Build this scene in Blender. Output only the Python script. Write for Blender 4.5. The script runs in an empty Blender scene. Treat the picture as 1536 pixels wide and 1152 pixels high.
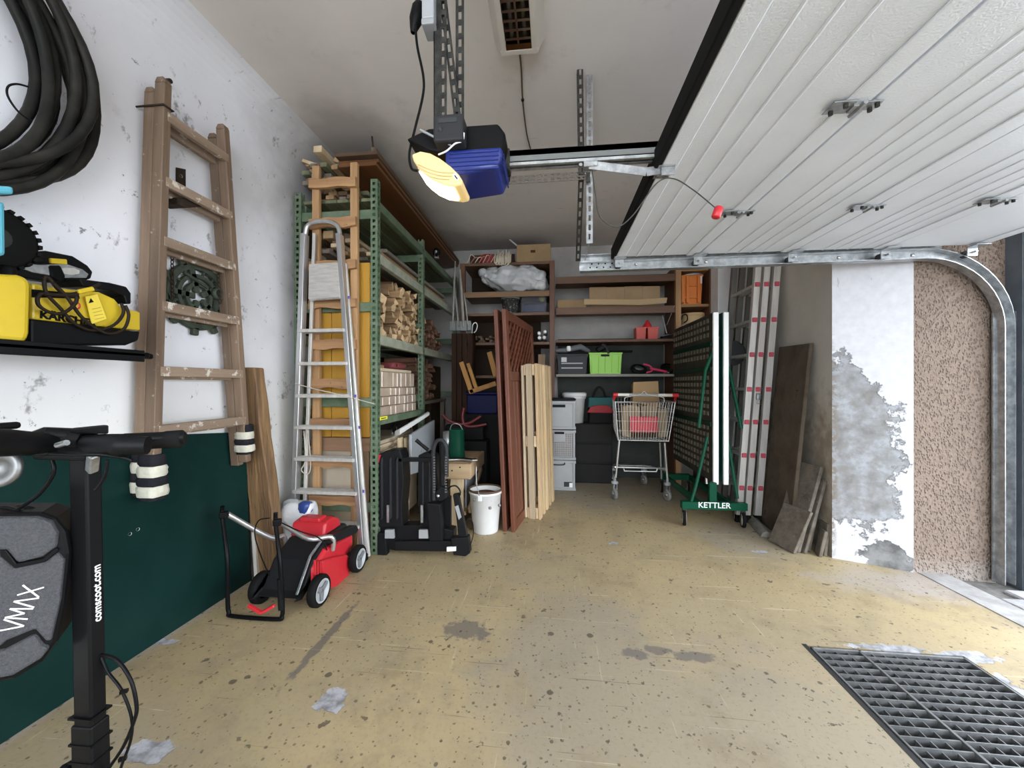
import bpy, math, random
from mathutils import Matrix, Vector
V = Vector
sc = bpy.context.scene
COL = sc.collection
# ---------------------------------------------------------------- camera, sky, exposure
F, CH = 570.0, 1.1                       # focal length in pixels of a 1536 wide frame, eye height
YAW = math.atan(60/570.0)
cam = bpy.data.cameras.new('camera'); cam.sensor_fit = 'HORIZONTAL'; cam.sensor_width = 36
cam.lens = F/1536*36; cam.clip_start = 0.02; cam.clip_end = 200
camo = bpy.data.objects.new('camera', cam); COL.objects.link(camo)
camo.location = (0, 0, CH); camo.rotation_euler = (math.pi/2, 0, YAW)
sc.camera = camo
w = bpy.data.worlds.new('overcast_sky'); sc.world = w; w.use_nodes = True
w.node_tree.nodes['Background'].inputs[0].default_value = (0.86, 0.93, 1.0, 1)
w.node_tree.nodes['Background'].inputs[1].default_value = 3.0
def portal(loc, rot, sx, sy):
    l = bpy.data.lights.new('sky_portal', 'AREA'); l.shape = 'RECTANGLE'; l.size = sx; l.size_y = sy
    l.cycles.is_portal = True
    o = bpy.data.objects.new('sky_portal', l); o.location = loc; o.rotation_euler = rot; COL.objects.link(o)
portal((2.62, 0.4, 1.0), (0, math.pi/2, 0), 2.0, 3.9)
portal((0.2, -2.46, 1.7), (-math.pi/2, 0, 0), 3.6, 2.0)  # portal for the added fill-light opening behind the camera
sc.view_settings.view_transform = 'Standard'; sc.view_settings.look = 'None'
sc.view_settings.gamma = 1.0; sc.view_settings.use_curve_mapping = False
sc.view_settings.exposure = 1.7
sc.cycles.use_denoising = True
sc.cycles.max_bounces = 14; sc.cycles.diffuse_bounces = 8; sc.cycles.glossy_bounces = 4
sc.cycles.sample_clamp_indirect = 10

# ---------------------------------------------------------------- helpers
RN = random.Random(11)
U = RN.uniform
_c, _s = math.cos(YAW), math.sin(YAW)
def P(px, py, X=None, Y=None, Z=None):
    """the point of the room where a sight line meets the plane X, Y or Z"""
    x, z = (px-768)/F, -(py-576)/F
    d = (x*_c-_s, x*_s+_c, z)
    t = X/d[0] if X is not None else Y/d[1] if Y is not None else (Z-CH)/d[2]
    return V((d[0]*t, d[1]*t, CH+d[2]*t))

MATS = {}
def mat(name, col, rough=.6, metal=0., col2=None, scale=6., lo=.4, hi=.65, stretch=(1, 1, 1), bump=0., bscale=None, vary=0.,
        detail=6., coat=0., emit=None, estr=0., trans=0., alpha=1., spots=None, spot_scale=30., spot_at=.68):
    if name in MATS: return MATS[name]
    m = bpy.data.materials.new(name); m.use_nodes = True; nt = m.node_tree; N, L = nt.nodes, nt.links
    b = N['Principled BSDF']; I = b.inputs
    I['Roughness'].default_value = rough; I['Metallic'].default_value = metal
    I['Specular IOR Level'].default_value = .5 if max(col) > .06 else .1
    I['Coat Weight'].default_value = coat
    if trans: I['Transmission Weight'].default_value = trans
    if alpha < 1: I['Alpha'].default_value = alpha
    if emit: I['Emission Color'].default_value = (*emit, 1); I['Emission Strength'].default_value = estr
    I['Base Color'].default_value = (*col, 1)
    tc = N.new('ShaderNodeTexCoord'); mp = N.new('ShaderNodeMapping'); mp.inputs['Scale'].default_value = stretch
    L.new(tc.outputs['Object'], mp.inputs[0])
    last = None
    if col2:
        no = N.new('ShaderNodeTexNoise'); no.inputs['Scale'].default_value = scale; no.inputs['Detail'].default_value = detail
        no.inputs['Roughness'].default_value = .65
        L.new(mp.outputs[0], no.inputs['Vector'])
        r = N.new('ShaderNodeValToRGB'); r.color_ramp.elements[0].position = lo; r.color_ramp.elements[1].position = hi
        r.color_ramp.elements[0].color = (*col, 1); r.color_ramp.elements[1].color = (*col2, 1)
        L.new(no.outputs['Fac'], r.inputs[0]); last = r.outputs[0]
    if spots:
        n2 = N.new('ShaderNodeTexNoise'); n2.inputs['Scale'].default_value = spot_scale; n2.inputs['Detail'].default_value = 8
        n2.inputs['Roughness'].default_value = .7
        L.new(tc.outputs['Object'], n2.inputs['Vector'])
        r2 = N.new('ShaderNodeValToRGB'); r2.color_ramp.elements[0].position = spot_at; r2.color_ramp.elements[1].position = spot_at+.05
        L.new(n2.outputs['Fac'], r2.inputs[0])
        mx = N.new('ShaderNodeMix'); mx.data_type = 'RGBA'
        L.new(r2.outputs[0], mx.inputs[0])
        if last: L.new(last, mx.inputs[6])
        else: mx.inputs[6].default_value = (*col, 1)
        mx.inputs[7].default_value = (*spots, 1); last = mx.outputs[2]
    if vary:
        oi = N.new('ShaderNodeObjectInfo'); mr = N.new('ShaderNodeMapRange')
        mr.inputs[3].default_value = 1-vary; mr.inputs[4].default_value = 1+vary
        L.new(oi.outputs['Random'], mr.inputs[0])
        hs = N.new('ShaderNodeHueSaturation'); L.new(mr.outputs[0], hs.inputs['Value'])
        if last: L.new(last, hs.inputs['Color'])
        else: hs.inputs['Color'].default_value = (*col, 1)
        last = hs.outputs[0]
    if last: L.new(last, I['Base Color'])
    if bump:
        nb = N.new('ShaderNodeTexNoise'); nb.inputs['Scale'].default_value = bscale or scale*3; nb.inputs['Detail'].default_value = 5
        L.new(mp.outputs[0], nb.inputs['Vector'])
        bp = N.new('ShaderNodeBump'); bp.inputs['Strength'].default_value = bump; bp.inputs['Distance'].default_value = .01
        L.new(nb.outputs['Fac'], bp.inputs['Height']); L.new(bp.outputs[0], I['Normal'])
    MATS[name] = m
    return m
def wood(name, c1, c2, axis='z', rough=.7, vary=.12, scale=5., bump=.25, lo=.35, hi=.68, spots=None, spot_at=.7):
    st = {'x': (.12, 2.2, 2.2), 'y': (2.2, .12, 2.2), 'z': (2.2, 2.2, .12)}[axis]
    return mat(name, c1, rough, 0, c2, scale, lo, hi, st, bump, scale*6, vary, spots=spots, spot_scale=22, spot_at=spot_at)

class MB:
    """collects shapes into one mesh"""
    def __init__(s): s.v = []; s.f = []; s.sm = []
    def add(s, vs, fs, sm=False):
        o = len(s.v); s.v += [V(p) for p in vs]; s.f += [[i+o for i in f] for f in fs]; s.sm += [sm]*len(fs); return s
    def hexa(s, p):                       # 8 corners: bottom ring then top ring
        return s.add(p, [(3, 2, 1, 0), (4, 5, 6, 7), (0, 1, 5, 4), (1, 2, 6, 5), (2, 3, 7, 6), (3, 0, 4, 7)])
    def box(s, c, d, rot=None):
        x, y, z = d[0]/2, d[1]/2, d[2]/2; c = V(c)
        ps = [V(p) for p in ((-x, -y, -z), (x, -y, -z), (x, y, -z), (-x, y, -z), (-x, -y, z), (x, -y, z), (x, y, z), (-x, y, z))]
        if rot is not None:
            if not isinstance(rot, Matrix): rot = Matrix.Rotation(rot, 3, 'Z')
            ps = [rot @ p for p in ps]
        return s.hexa([c+p for p in ps])
    def b2(s, a, b):                      # box from corner to corner
        return s.box([(a[i]+b[i])/2 for i in range(3)], [abs(b[i]-a[i]) for i in range(3)])
    def bar(s, p0, p1, w_, t, up=(0, 0, 1), w1=None, t1=None):   # w across, t along 'up'
        p0, p1 = V(p0), V(p1); d = (p1-p0).normalized(); u = V(up); u = (u-d*u.dot(d))
        if u.length < 1e-4: u = V((1, 0, 0)); u = u-d*u.dot(d)
        u.normalize(); n = d.cross(u); w1 = w_ if w1 is None else w1; t1 = t if t1 is None else t1
        ps = []
        for p, a, b in ((p0, w_/2, t/2), (p1, w1/2, t1/2)):
            ps += [p-n*a-u*b, p+n*a-u*b, p+n*a+u*b, p-n*a+u*b]
        return s.hexa(ps)
    def tube(s, pts, r, n=8, closed=False, caps=True):
        pts = [V(p) for p in pts]; m = len(pts); rs = r if isinstance(r, (list, tuple)) else [r]*m
        t0 = (pts[1]-pts[0]).normalized()
        u = t0.orthogonal().normalized(); rings = []
        for i in range(m):
            if closed: t = (pts[(i+1) % m]-pts[i-1])
            elif i == 0: t = pts[1]-pts[0]
            elif i == m-1: t = pts[-1]-pts[-2]
            else: t = (pts[i+1]-pts[i]).normalized()+(pts[i]-pts[i-1]).normalized()
            t.normalize(); u = u-t*u.dot(t)
            if u.length < 1e-5: u = t.orthogonal()
            u.normalize(); b = t.cross(u)
            rings.append([pts[i]+(u*math.cos(2*math.pi*k/n)+b*math.sin(2*math.pi*k/n))*rs[i] for k in range(n)])
        vs = [p for R_ in rings for p in R_]; fs = []
        for i in range(m if closed else m-1):
            j = (i+1) % m
            for k in range(n): fs.append((i*n+k, i*n+(k+1) % n, j*n+(k+1) % n, j*n+k))
        s.add(vs, fs, True)
        if caps and not closed:
            s.add(rings[0], [tuple(range(n-1, -1, -1))]); s.add(rings[-1], [tuple(range(n))])
        return s
    def cyl(s, p0, p1, r0, r1=None, n=16): return s.tube([p0, p1], [r0, r0 if r1 is None else r1], n)
    def lathe(s, prof, c=(0, 0, 0), axis=(0, 0, 1), n=24, sm=True):
        a = V(axis).normalized(); u = a.orthogonal().normalized(); b = a.cross(u); c = V(c); m = len(prof); vs = []
        for r, z in prof:
            for k in range(n):
                t = 2*math.pi*k/n; vs.append(c+a*z+(u*math.cos(t)+b*math.sin(t))*max(r, 1e-5))
        fs = [(i*n+k, i*n+(k+1) % n, (i+1)*n+(k+1) % n, (i+1)*n+k) for i in range(m-1) for k in range(n)]
        return s.add(vs, fs, sm)
    def prism(s, poly, o, ux, uy, ext):   # polygon in plane (ux,uy) at o, extruded by vector ext
        o, ux, uy, ext = V(o), V(ux), V(uy), V(ext); n = len(poly)
        a = [o+ux*x+uy*y for x, y in poly]; vs = a+[p+ext for p in a]
        fs = [tuple(range(n-1, -1, -1)), tuple(range(n, 2*n))]+[(i, (i+1) % n, n+(i+1) % n, n+i) for i in range(n)]
        if ux.cross(uy).dot(ext) < 0: fs = [f[::-1] for f in fs]
        return s.add(vs, fs)
    def slotted(s, p0, p1, w_, side, nrm, t=.003, pitch=.05, slot=.03):   # perforated steel strip, real slots
        p0, p1, side, nrm = V(p0), V(p1), V(side).normalized(), V(nrm).normalized()
        L_ = (p1-p0).length; d = (p1-p0)/L_; hw = w_*.2
        for q in (-1, 1):
            o = side*q*(w_/2-(w_/2-hw)/2)
            s.bar(p0+o, p1+o, (w_/2-hw), t, nrm)
        k = int(L_/pitch); br = pitch-slot
        for i in range(k+1):
            a = i*pitch; b = min(a+br, L_)
            if b > a:
                s.bar(p0+d*a, p0+d*b, hw*2, t, nrm)
                if i % 2 == 0 and False: pass
        return s
    def build(s, name, m, parent=None, bevel=0., seg=1, kind=None, label=None):
        vs = s.v
        if parent is not None: Mi = OFF.get(parent.name)
        else: Mi = None
        if Mi is not None: vs = [Mi @ p for p in vs]
        me = bpy.data.meshes.new(name); me.from_pydata([tuple(p) for p in vs], [], s.f); me.update()
        me.polygons.foreach_set('use_smooth', s.sm)
        o = bpy.data.objects.new(name, me); COL.objects.link(o)
        if m: me.materials.append(m)
        if parent is not None:
            o.parent = parent
            if Mi is not None: OFF[o.name] = Mi
        if bevel:
            md = o.modifiers.new('bevel', 'BEVEL'); md.width = bevel; md.segments = seg; md.limit_method = 'ANGLE'; md.angle_limit = .7
        if kind: o['kind'] = kind
        if label: o['label'] = label
        return o
OFF = {}
def thing(name, label, cat, loc=(0, 0, 0), rot=0., group=None, world=True):
    o = bpy.data.objects.new(name, None); o.empty_display_size = .1; COL.objects.link(o)
    M = Matrix.Translation(V(loc)) @ Matrix.Rotation(rot, 4, 'Z'); o.matrix_basis = M
    o['label'] = label; o['category'] = cat
    if group: o['group'] = group
    OFF[o.name] = M.inverted() if world else Matrix.Identity(4)
    return o
def solo(name, label, cat, mb, m, group=None, bevel=0., seg=1, kind=None):
    xs = [p.x for p in mb.v]; ys = [p.y for p in mb.v]; zs = [p.z for p in mb.v]
    c = V(((min(xs)+max(xs))/2, (min(ys)+max(ys))/2, min(zs))); mb.v = [p-c for p in mb.v]
    o = mb.build(name, m, None, bevel, seg, kind); o.location = c; o['label'] = label; o['category'] = cat
    if group: o['group'] = group
    OFF[o.name] = Matrix.Translation(-c)
    return o
def struct(name, mb, m, parent=None, bevel=0.):
    o = mb.build(name, m, parent, bevel)
    if parent is None: o['kind'] = 'structure'; OFF[o.name] = Matrix.Identity(4)
    return o
def dup(root, loc, rotz=0., label=None):
    r = root.copy(); COL.objects.link(r); r.location = loc; r.rotation_euler = (0, 0, rotz)
    if label: r['label'] = label
    for ch in root.children:
        c = ch.copy(); COL.objects.link(c); c.parent = r
        for g in ch.children:
            d = g.copy(); COL.objects.link(d); d.parent = c
    return r
def again(o, M):                          # the same piece again, sharing its mesh, moved by M (in its parent's space)
    c = o.copy(); COL.objects.link(c); c.matrix_basis = M @ o.matrix_basis; return c
def lettering(txt, size, o, xd, yd, m, parent, bold=0., name='lettering', align='CENTER', ext=.0008):
    cu = bpy.data.curves.new(name, 'FONT'); cu.body = txt; cu.size = size; cu.offset = bold; cu.extrude = ext
    cu.align_x = align; cu.align_y = 'CENTER'; cu.materials.append(m)
    tmp = bpy.data.objects.new('tmp_text', cu); COL.objects.link(tmp)
    me = bpy.data.meshes.new_from_object(tmp, depsgraph=bpy.context.evaluated_depsgraph_get())
    bpy.data.objects.remove(tmp); bpy.data.curves.remove(cu)
    me.materials.clear(); me.materials.append(m)
    x, y = V(xd).normalized(), V(yd); y = (y-x*y.dot(x)).normalized(); z = x.cross(y)
    M = Matrix((x, y, z)).transposed().to_4x4(); M.translation = V(o)
    if parent is not None: M = OFF[parent.name] @ M
    me.transform(M); ob = bpy.data.objects.new(name, me); COL.objects.link(ob); ob.parent = parent
    return ob
def smooth_path(pts, n=8):                # Catmull-Rom
    pts = [V(p) for p in pts]; out = []
    for i in range(len(pts)-1):
        a, b, c, d = pts[max(i-1, 0)], pts[i], pts[i+1], pts[min(i+2, len(pts)-1)]
        for k in range(n):
            t = k/n; out.append(.5*((2*b)+(c-a)*t+(2*a-5*b+4*c-d)*t*t+(3*b-a-3*c+d)*t**3))
    out.append(pts[-1]); return out
def crumple(c, d, seed, amp=.12, n=(18, 10), squash=1.6, fx=None):   # a soft full bag: noisy superellipsoid
    r = random.Random(seed); ph = [(r.uniform(2, 7), r.uniform(2, 7), r.uniform(0, 6), r.uniform(.3, 1)) for _ in range(9)]
    mb = MB(); vs = []; nu, nv = n
    def pw(a): return math.copysign(abs(a)**(1/squash), a)
    for j in range(nv+1):
        b = -math.pi/2+math.pi*j/nv
        for i in range(nu):
            a = 2*math.pi*i/nu
            k = 1+amp*sum(h_*math.sin(u_*a+q_)*math.cos(v_*b+q_) for u_, v_, q_, h_ in [(round(A), B, C, D) for A, B, C, D in ph])/3
            p = V((pw(math.cos(a))*pw(math.cos(b))*k, pw(math.sin(a))*pw(math.cos(b))*k, pw(math.sin(b))))
            p = V((p.x*d[0]/2, p.y*d[1]/2, (p.z+1)*d[2]/2))
            if fx: p = fx(p)
            vs.append(V(c)+p)
    fs = [(j*nu+i, j*nu+(i+1) % nu, (j+1)*nu+(i+1) % nu, (j+1)*nu+i) for j in range(nv) for i in range(nu)]
    return mb.add(vs, fs, True)

# ---------------------------------------------------------------- shared materials
galv = mat('galvanised_steel', (.3, .31, .32), .38, .8, (.5, .52, .53), 25, bump=.05)
darkgalv = mat('dull_galvanised_steel', (.03, .03, .028), .5, .4, (.065, .065, .06), 30)
alu = mat('aluminium', (.5, .5, .5), .34, .85, (.66, .66, .67), 8, stretch=(3, 3, .2))
alud = mat('weathered_aluminium', (.5, .48, .45), .5, .45, (.62, .6, .57), 6, stretch=(4, 4, .3))
black = mat('black_plastic', (.006, .006, .0065), .45, vary=.0)
blackm = mat('black_steel', (.005, .005, .0055), .32)
rubber = mat('black_rubber', (.008, .008, .008), .75)
grey = mat('grey_plastic', (.3, .31, .32), .5)
dgrey = mat('dark_grey_plastic', (.045, .047, .05), .5)
white = mat('white_plastic', (.75, .75, .74), .45)
red = mat('red_plastic', (.55, .02, .03), .4)
green = mat('green_enamel', (.01, .11, .06), .35)
chrome = mat('bright_metal', (.7, .7, .7), .22, 1.)
iron = mat('rusty_dark_iron', (.03, .025, .02), .75, .3, (.06, .04, .03), 30)
cardboard = mat('cardboard', (.42, .29, .16), .85, 0, (.36, .24, .13), 5, bump=.05)
pineZ = wood('pine_upright', (.42, .25, .12), (.28, .15, .07), 'z')
pineY = wood('pine_lengthwise', (.4, .27, .14), (.25, .15, .075), 'y')
pineX = wood('pine_across', (.52, .34, .18), (.36, .21, .1), 'x')
oldX = wood('weathered_wood_across', (.3, .2, .12), (.16, .1, .055), 'x')
oldY = wood('weathered_wood_lengthwise', (.2, .13, .075), (.09, .055, .03), 'y')
oldZ = wood('weathered_wood_upright', (.26, .17, .1), (.13, .08, .045), 'z')
paleZ = wood('pale_raw_wood', (.66, .52, .33), (.5, .36, .2), 'z', vary=.1)
# ================================================================ the room
CE, BK = 2.75, 4.62
class NT:                                  # little node helper for the big surfaces
    def __init__(s, name, rough=.8):
        s.m = bpy.data.materials.new(name); s.m.use_nodes = True; s.N = s.m.node_tree.nodes; s.L = s.m.node_tree.links
        s.b = s.N['Principled BSDF']; s.b.inputs['Roughness'].default_value = rough
        s.tc = s.N.new('ShaderNodeTexCoord').outputs['Object']
    def mapped(s, sc_=(1, 1, 1), rot=(0, 0, 0)):
        n = s.N.new('ShaderNodeMapping'); n.inputs['Scale'].default_value = sc_; n.inputs['Rotation'].default_value = rot
        s.L.new(s.tc, n.inputs[0]); return n.outputs[0]
    def noise(s, scale, detail=6, vec=None, rough=.6):
        n = s.N.new('ShaderNodeTexNoise'); n.inputs['Scale'].default_value = scale; n.inputs['Detail'].default_value = detail
        n.inputs['Roughness'].default_value = rough; s.L.new(vec or s.tc, n.inputs['Vector']); return n.outputs['Fac']
    def ramp(s, x, a, b):
        n = s.N.new('ShaderNodeMapRange'); n.inputs[1].default_value = a; n.inputs[2].default_value = b; n.clamp = True
        s.L.new(x, n.inputs[0]); return n.outputs[0]
    def math(s, op, a, b=None, clamp=False):
        n = s.N.new('ShaderNodeMath'); n.operation = op; n.use_clamp = clamp
        for i, q in enumerate((a, b)):
            if q is None: continue
            if isinstance(q, (int, float)): n.inputs[i].default_value = q
            else: s.L.new(q, n.inputs[i])
        return n.outputs[0]
    def mix(s, f, a, b):
        n = s.N.new('ShaderNodeMix'); n.data_type = 'RGBA'
        for i, q in ((0, f), (6, a), (7, b)):
            if isinstance(q, (int, float)): n.inputs[i].default_value = q
            elif isinstance(q, tuple): n.inputs[i].default_value = (*q, 1)
            else: s.L.new(q, n.inputs[i])
        return n.outputs[2]
    def axis(s, i):
        n = s.N.new('ShaderNodeSeparateXYZ'); s.L.new(s.tc, n.inputs[0]); return n.outputs[i]
    def blob(s, c, r, wob, soft=.15, vec=None):   # ragged stain: 1 inside
        a = s.N.new('ShaderNodeVectorMath'); a.operation = 'SUBTRACT'; s.L.new(s.tc, a.inputs[0]); a.inputs[1].default_value = c
        d = s.N.new('ShaderNodeVectorMath'); d.operation = 'MULTIPLY'; s.L.new(a.outputs[0], d.inputs[0]); d.inputs[1].default_value = tuple(1/q if q else 0 for q in r)
        e = s.N.new('ShaderNodeVectorMath'); e.operation = 'LENGTH'; s.L.new(d.outputs[0], e.inputs[0])
        x = s.math('ADD', e.outputs['Value'], s.math('MULTIPLY', s.math('SUBTRACT', wob, .5), 2.2))
        return s.ramp(x, 1+soft/2, 1-soft/2)
    def col(s, c): s.L.new(c, s.b.inputs['Base Color'])
    def bump(s, h_, k=.3, d=.01):
        n = s.N.new('ShaderNodeBump'); n.inputs['Strength'].default_value = k; n.inputs['Distance'].default_value = d
        s.L.new(h_, n.inputs['Height']); s.L.new(n.outputs[0], s.b.inputs['Normal'])

# ---- floor: yellowed painted concrete with stains, scratches and bare patches
t = NT('yellowed_floor_paint', .62)
n1 = t.noise(1.3, 6); n2 = t.noise(5, 8); n3 = t.noise(22, 6)
c = t.mix(t.ramp(n1, .35, .7), (.42, .33, .185), (.35, .27, .15))
c = t.mix(t.math('MULTIPLY', t.ramp(n2, .5, .7), .6), c, (.27, .225, .15))
wear = t.math('ADD', t.ramp(t.noise(.8, 5), .5, .66), t.blob((.85, .9, 0), (.8, .85, 0), n2, 1.2))
wear = t.math('ADD', wear, t.blob((1.3, 2.85, 0), (.26, .3, 0), n1, .6))
wear = t.math('ADD', wear, t.blob((.45, 4.3, 0), (1.6, .75, 0), n1, .8))
wear = t.math('ADD', wear, t.blob((.1, 1.5, 0), (.3, .4, 0), n2, .9), True)
c = t.mix(t.math('MULTIPLY', wear, .58), c, (.25, .225, .19))
edge = t.math('ADD', t.blob((-1.72, 1.3, 0), (.07, 9, 0), n2, .8), t.blob((2.1, 2.3, 0), (.5, .16, 0), n2, .8), True)
c = t.mix(t.math('MULTIPLY', edge, .8), c, (.36, .32, .3))
sp = t.ramp(t.noise(17, 3), .655, .69)
c = t.mix(t.math('MULTIPLY', sp, .8), c, (.075, .06, .04))
c = t.mix(t.math('MULTIPLY', t.ramp(t.noise(42, 2), .665, .70), .7), c, (.06, .05, .035))
s1 = t.ramp(t.noise(1, 3, t.mapped((1.6, 55, 1), (0, 0, .5))), .66, .70)
s2 = t.ramp(t.noise(1, 3, t.mapped((70, 2.2, 1), (0, 0, .25))), .67, .71)
s3 = t.ramp(t.noise(1, 3, t.mapped((1.2, 48, 1), (0, 0, -.35))), .67, .71)
sm_ = t.math('MULTIPLY', t.math('ADD', s1, t.math('ADD', s2, s3), True), t.ramp(n1, .4, .55))
c = t.mix(t.math('MULTIPLY', sm_, .65), c, (.62, .55, .38))
s4 = t.ramp(t.noise(1, 3, t.mapped((1.3, 60, 1), (0, 0, -.9))), .68, .72)
c = t.mix(t.math('MULTIPLY', s4, .7), c, (.1, .085, .06))
dk = None
for px, py, rx, ry in ((953, 980, .05, .03), (1040, 985, .08, .03), (700, 945, .1, .07), (985, 975, .05, .025), (488, 958, .02, .26)):
    p = P(px, py, Z=0); q = t.blob((p.x, p.y, 0), (rx, ry, 0), n3, .3); dk = q if dk is None else t.math('ADD', dk, q, True)
c = t.mix(t.math('MULTIPLY', dk, .7), c, (.11, .1, .1))
lt = None
for px, py, rx, ry in ((498, 1052, .05, .05), (222, 1128, .07, .04), (240, 962, .08, .02), (920, 815, .035, .02), (1140, 828, .04, .03), (1335, 972, .16, .022), (1450, 985, .1, .035), (1520, 1040, .07, .12)):
    p = P(px, py, Z=0); q = t.blob((p.x, p.y, 0), (rx, ry, 0), n3, .15); lt = q if lt is None else t.math('ADD', lt, q, True)
def cells(scale, thr, rad):
    vo = t.N.new('ShaderNodeTexVoronoi'); vo.inputs['Scale'].default_value = scale; vo.voronoi_dimensions = '2D'; t.L.new(t.tc, vo.inputs['Vector'])
    sx = t.N.new('ShaderNodeSeparateXYZ'); t.L.new(vo.outputs['Color'], sx.inputs[0])
    r = t.math('MULTIPLY', t.ramp(sx.outputs[0], thr, 1.), rad)
    d = t.math('ADD', vo.outputs['Distance'], t.math('MULTIPLY', t.math('SUBTRACT', t.noise(scale*5, 3), .5), rad*1.1))
    return t.math('MULTIPLY', t.ramp(t.math('SUBTRACT', d, r), .012, -.012), t.ramp(sx.outputs[0], thr, thr+.02))
for sc_, th_, ra_, k_ in ((6, .72, .085, .8), (15, .66, .10, .75), (32, .6, .15, .6)):
    c = t.mix(t.math('MULTIPLY', cells(sc_, th_, ra_), k_), c, (.055, .045, .03))
c = t.mix(t.math('MULTIPLY', t.ramp(t.noise(2.6, 9, rough=.75), .53, .68), .5), c, (.2, .15, .085))
c = t.mix(t.math('MULTIPLY', t.ramp(t.noise(70, 4, rough=.7), .52, .7), .35), c, (.17, .14, .1))
c = t.mix(lt, c, t.mix(t.ramp(n3, .4, .6), (.44, .44, .47), (.2, .2, .21)))
t.col(c); t.bump(t.math('SUBTRACT', t.math('MULTIPLY', n3, .25), t.math('ADD', lt, sp)), .35, .006)
floor_m = t.m
mb = MB(); g0, g1, g2, g3 = 1.06, 1.655, .72, 1.72      # the pit under the grate
for a, b in (((-1.72, -2.4), (g0, 4.8)), ((g1, -2.4), (2.12, 4.8)), ((g0, -2.4), (g1, g2)), ((g0, g3), (g1, 4.8))):
    mb.b2((a[0], a[1], -.06), (b[0], b[1], 0))
struct('floor', mb, floor_m)
pitm = mat('wet_dark_concrete', (.05, .05, .05), .7, 0, (.09, .085, .08), 12)
mb = MB()
mb.b2((g0-.04, g2, -.5), (g0, g3, -.02)); mb.b2((g1, g2, -.5), (g1+.04, g3, -.02)); mb.b2((g0, g3, -.5), (g1, g3+.04, -.02))
mb.b2((g0, g2-.04, -.5), (g1, g2, -.02)); mb.b2((g0, g2, -.52), (g1, g3, -.46))
o = mb.build('drain_pit', pitm); o['kind'] = 'structure'

# ---- left wall with a rounded top, ceiling, back wall
t = NT('scuffed_white_plaster', .85)
n1 = t.noise(1.1, 5); n2 = t.noise(7, 8, rough=.7); n3 = t.noise(30, 6)
c = t.mix(t.ramp(n1, .35, .7), (.79, .80, .85), (.71, .71, .75))
low = t.math('MULTIPLY', t.ramp(t.axis(2), 1.35, .9), .45)
c = t.mix(low, c, (.6, .57, .48))
n4 = t.noise(1, 7, t.mapped((1, 9, 6), (.6, 0, 0)), .7)
c = t.mix(t.math('MULTIPLY', t.ramp(n4, .60, .66), t.math('MULTIPLY', t.ramp(n3, .42, .55), .75)), c, (.16, .15, .15))
c = t.mix(t.math('MULTIPLY', t.ramp(t.noise(19, 5, rough=.75), .645, .685), .8), c, (.12, .12, .12))
c = t.mix(t.math('MULTIPLY', t.ramp(n2, .6, .75), .35), c, (.5, .49, .5))
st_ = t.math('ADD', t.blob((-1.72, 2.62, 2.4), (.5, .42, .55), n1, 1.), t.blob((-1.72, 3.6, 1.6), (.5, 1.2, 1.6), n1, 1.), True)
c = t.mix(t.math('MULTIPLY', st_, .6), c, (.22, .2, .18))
t.col(c); t.bump(n2, .15, .01); plaster = t.m
mb = MB(); r_ = .16
prof = [(-1.715, -.1)]+[(-1.715+r_*(1-math.cos(q)), CE-r_+r_*math.sin(q)) for q in [i*math.pi/16 for i in range(9)]]
prof += [(-1.9, CE), (-1.9, -.1)]
mb.prism(prof, (0, -2.4, 0), (1, 0, 0), (0, 0, 1), (0, 7.2, 0))
wl = struct('wall_left', mb, plaster)
for p in wl.data.polygons: p.use_smooth = False
t = NT('greyed_ceiling_paint', .9)
n1 = t.noise(.9, 5); n2 = t.noise(6, 8, rough=.7)
c = t.mix(t.ramp(n1, .35, .7), (.74, .70, .67), (.66, .62, .59))
c = t.mix(t.math('MULTIPLY', t.ramp(n2, .58, .75), .3), c, (.36, .34, .32))
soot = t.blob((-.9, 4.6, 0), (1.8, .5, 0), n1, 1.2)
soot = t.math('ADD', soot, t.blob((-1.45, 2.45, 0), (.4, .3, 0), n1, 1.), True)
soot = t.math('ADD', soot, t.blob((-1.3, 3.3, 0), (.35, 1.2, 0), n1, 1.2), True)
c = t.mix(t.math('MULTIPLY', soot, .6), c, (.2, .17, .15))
c = t.mix(t.math('MULTIPLY', t.ramp(t.noise(1, 4, t.mapped((2, 30, 1), (0, 0, .9))), .73, .76), .8), c, (.12, .1, .09))
t.col(c); t.bump(n2, .1, .01)
mb = MB(); mb.b2((-1.6, -2.4, CE), (2.7, 4.8, CE+.12)); struct('ceiling', mb, t.m)
backm = mat('grimy_white_wall', (.38, .36, .34), .9, 0, (.28, .26, .245), 3, .35, .7, bump=.08)
mb = MB(); mb.b2((-1.75, BK, -.1), (2.3, BK+.12, CE)); struct('wall_back', mb, backm)

# ---- right side: recess wall, peeling pillar face, rough outer wall, garage opening
t = NT('damp_grey_plaster', .88)
n1 = t.noise(2.2, 7); n2 = t.noise(9, 7)
c = t.mix(t.ramp(n1, .35, .7), (.52, .49, .44), (.44, .41, .36))
damp = t.math('ADD', t.ramp(t.math('ADD', t.axis(2), t.math('MULTIPLY', n2, .9)), 1.55, 1.2), 0., True)
c = t.mix(t.math('MULTIPLY', damp, .75), c, t.mix(t.ramp(n2, .4, .62), (.22, .16, .1), (.36, .31, .25)))
t.col(c); t.bump(n2, .4, .012); dampm = t.m
A, B, C_ = V((1.76, 2.60, 0)), V((2.10, 2.452, 0)), V((2.55, 2.41, 0))
mb = MB(); mb.prism([(1.762, 2.603), (2.099, 2.456), (2.4, 4.8), (2.01, 4.8)], (0, 0, -.1), (1, 0, 0), (0, 1, 0), (0, 0, CE+.1))
struct('wall_right', mb, dampm)
t = NT('peeling_white_paint', .8)
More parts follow.
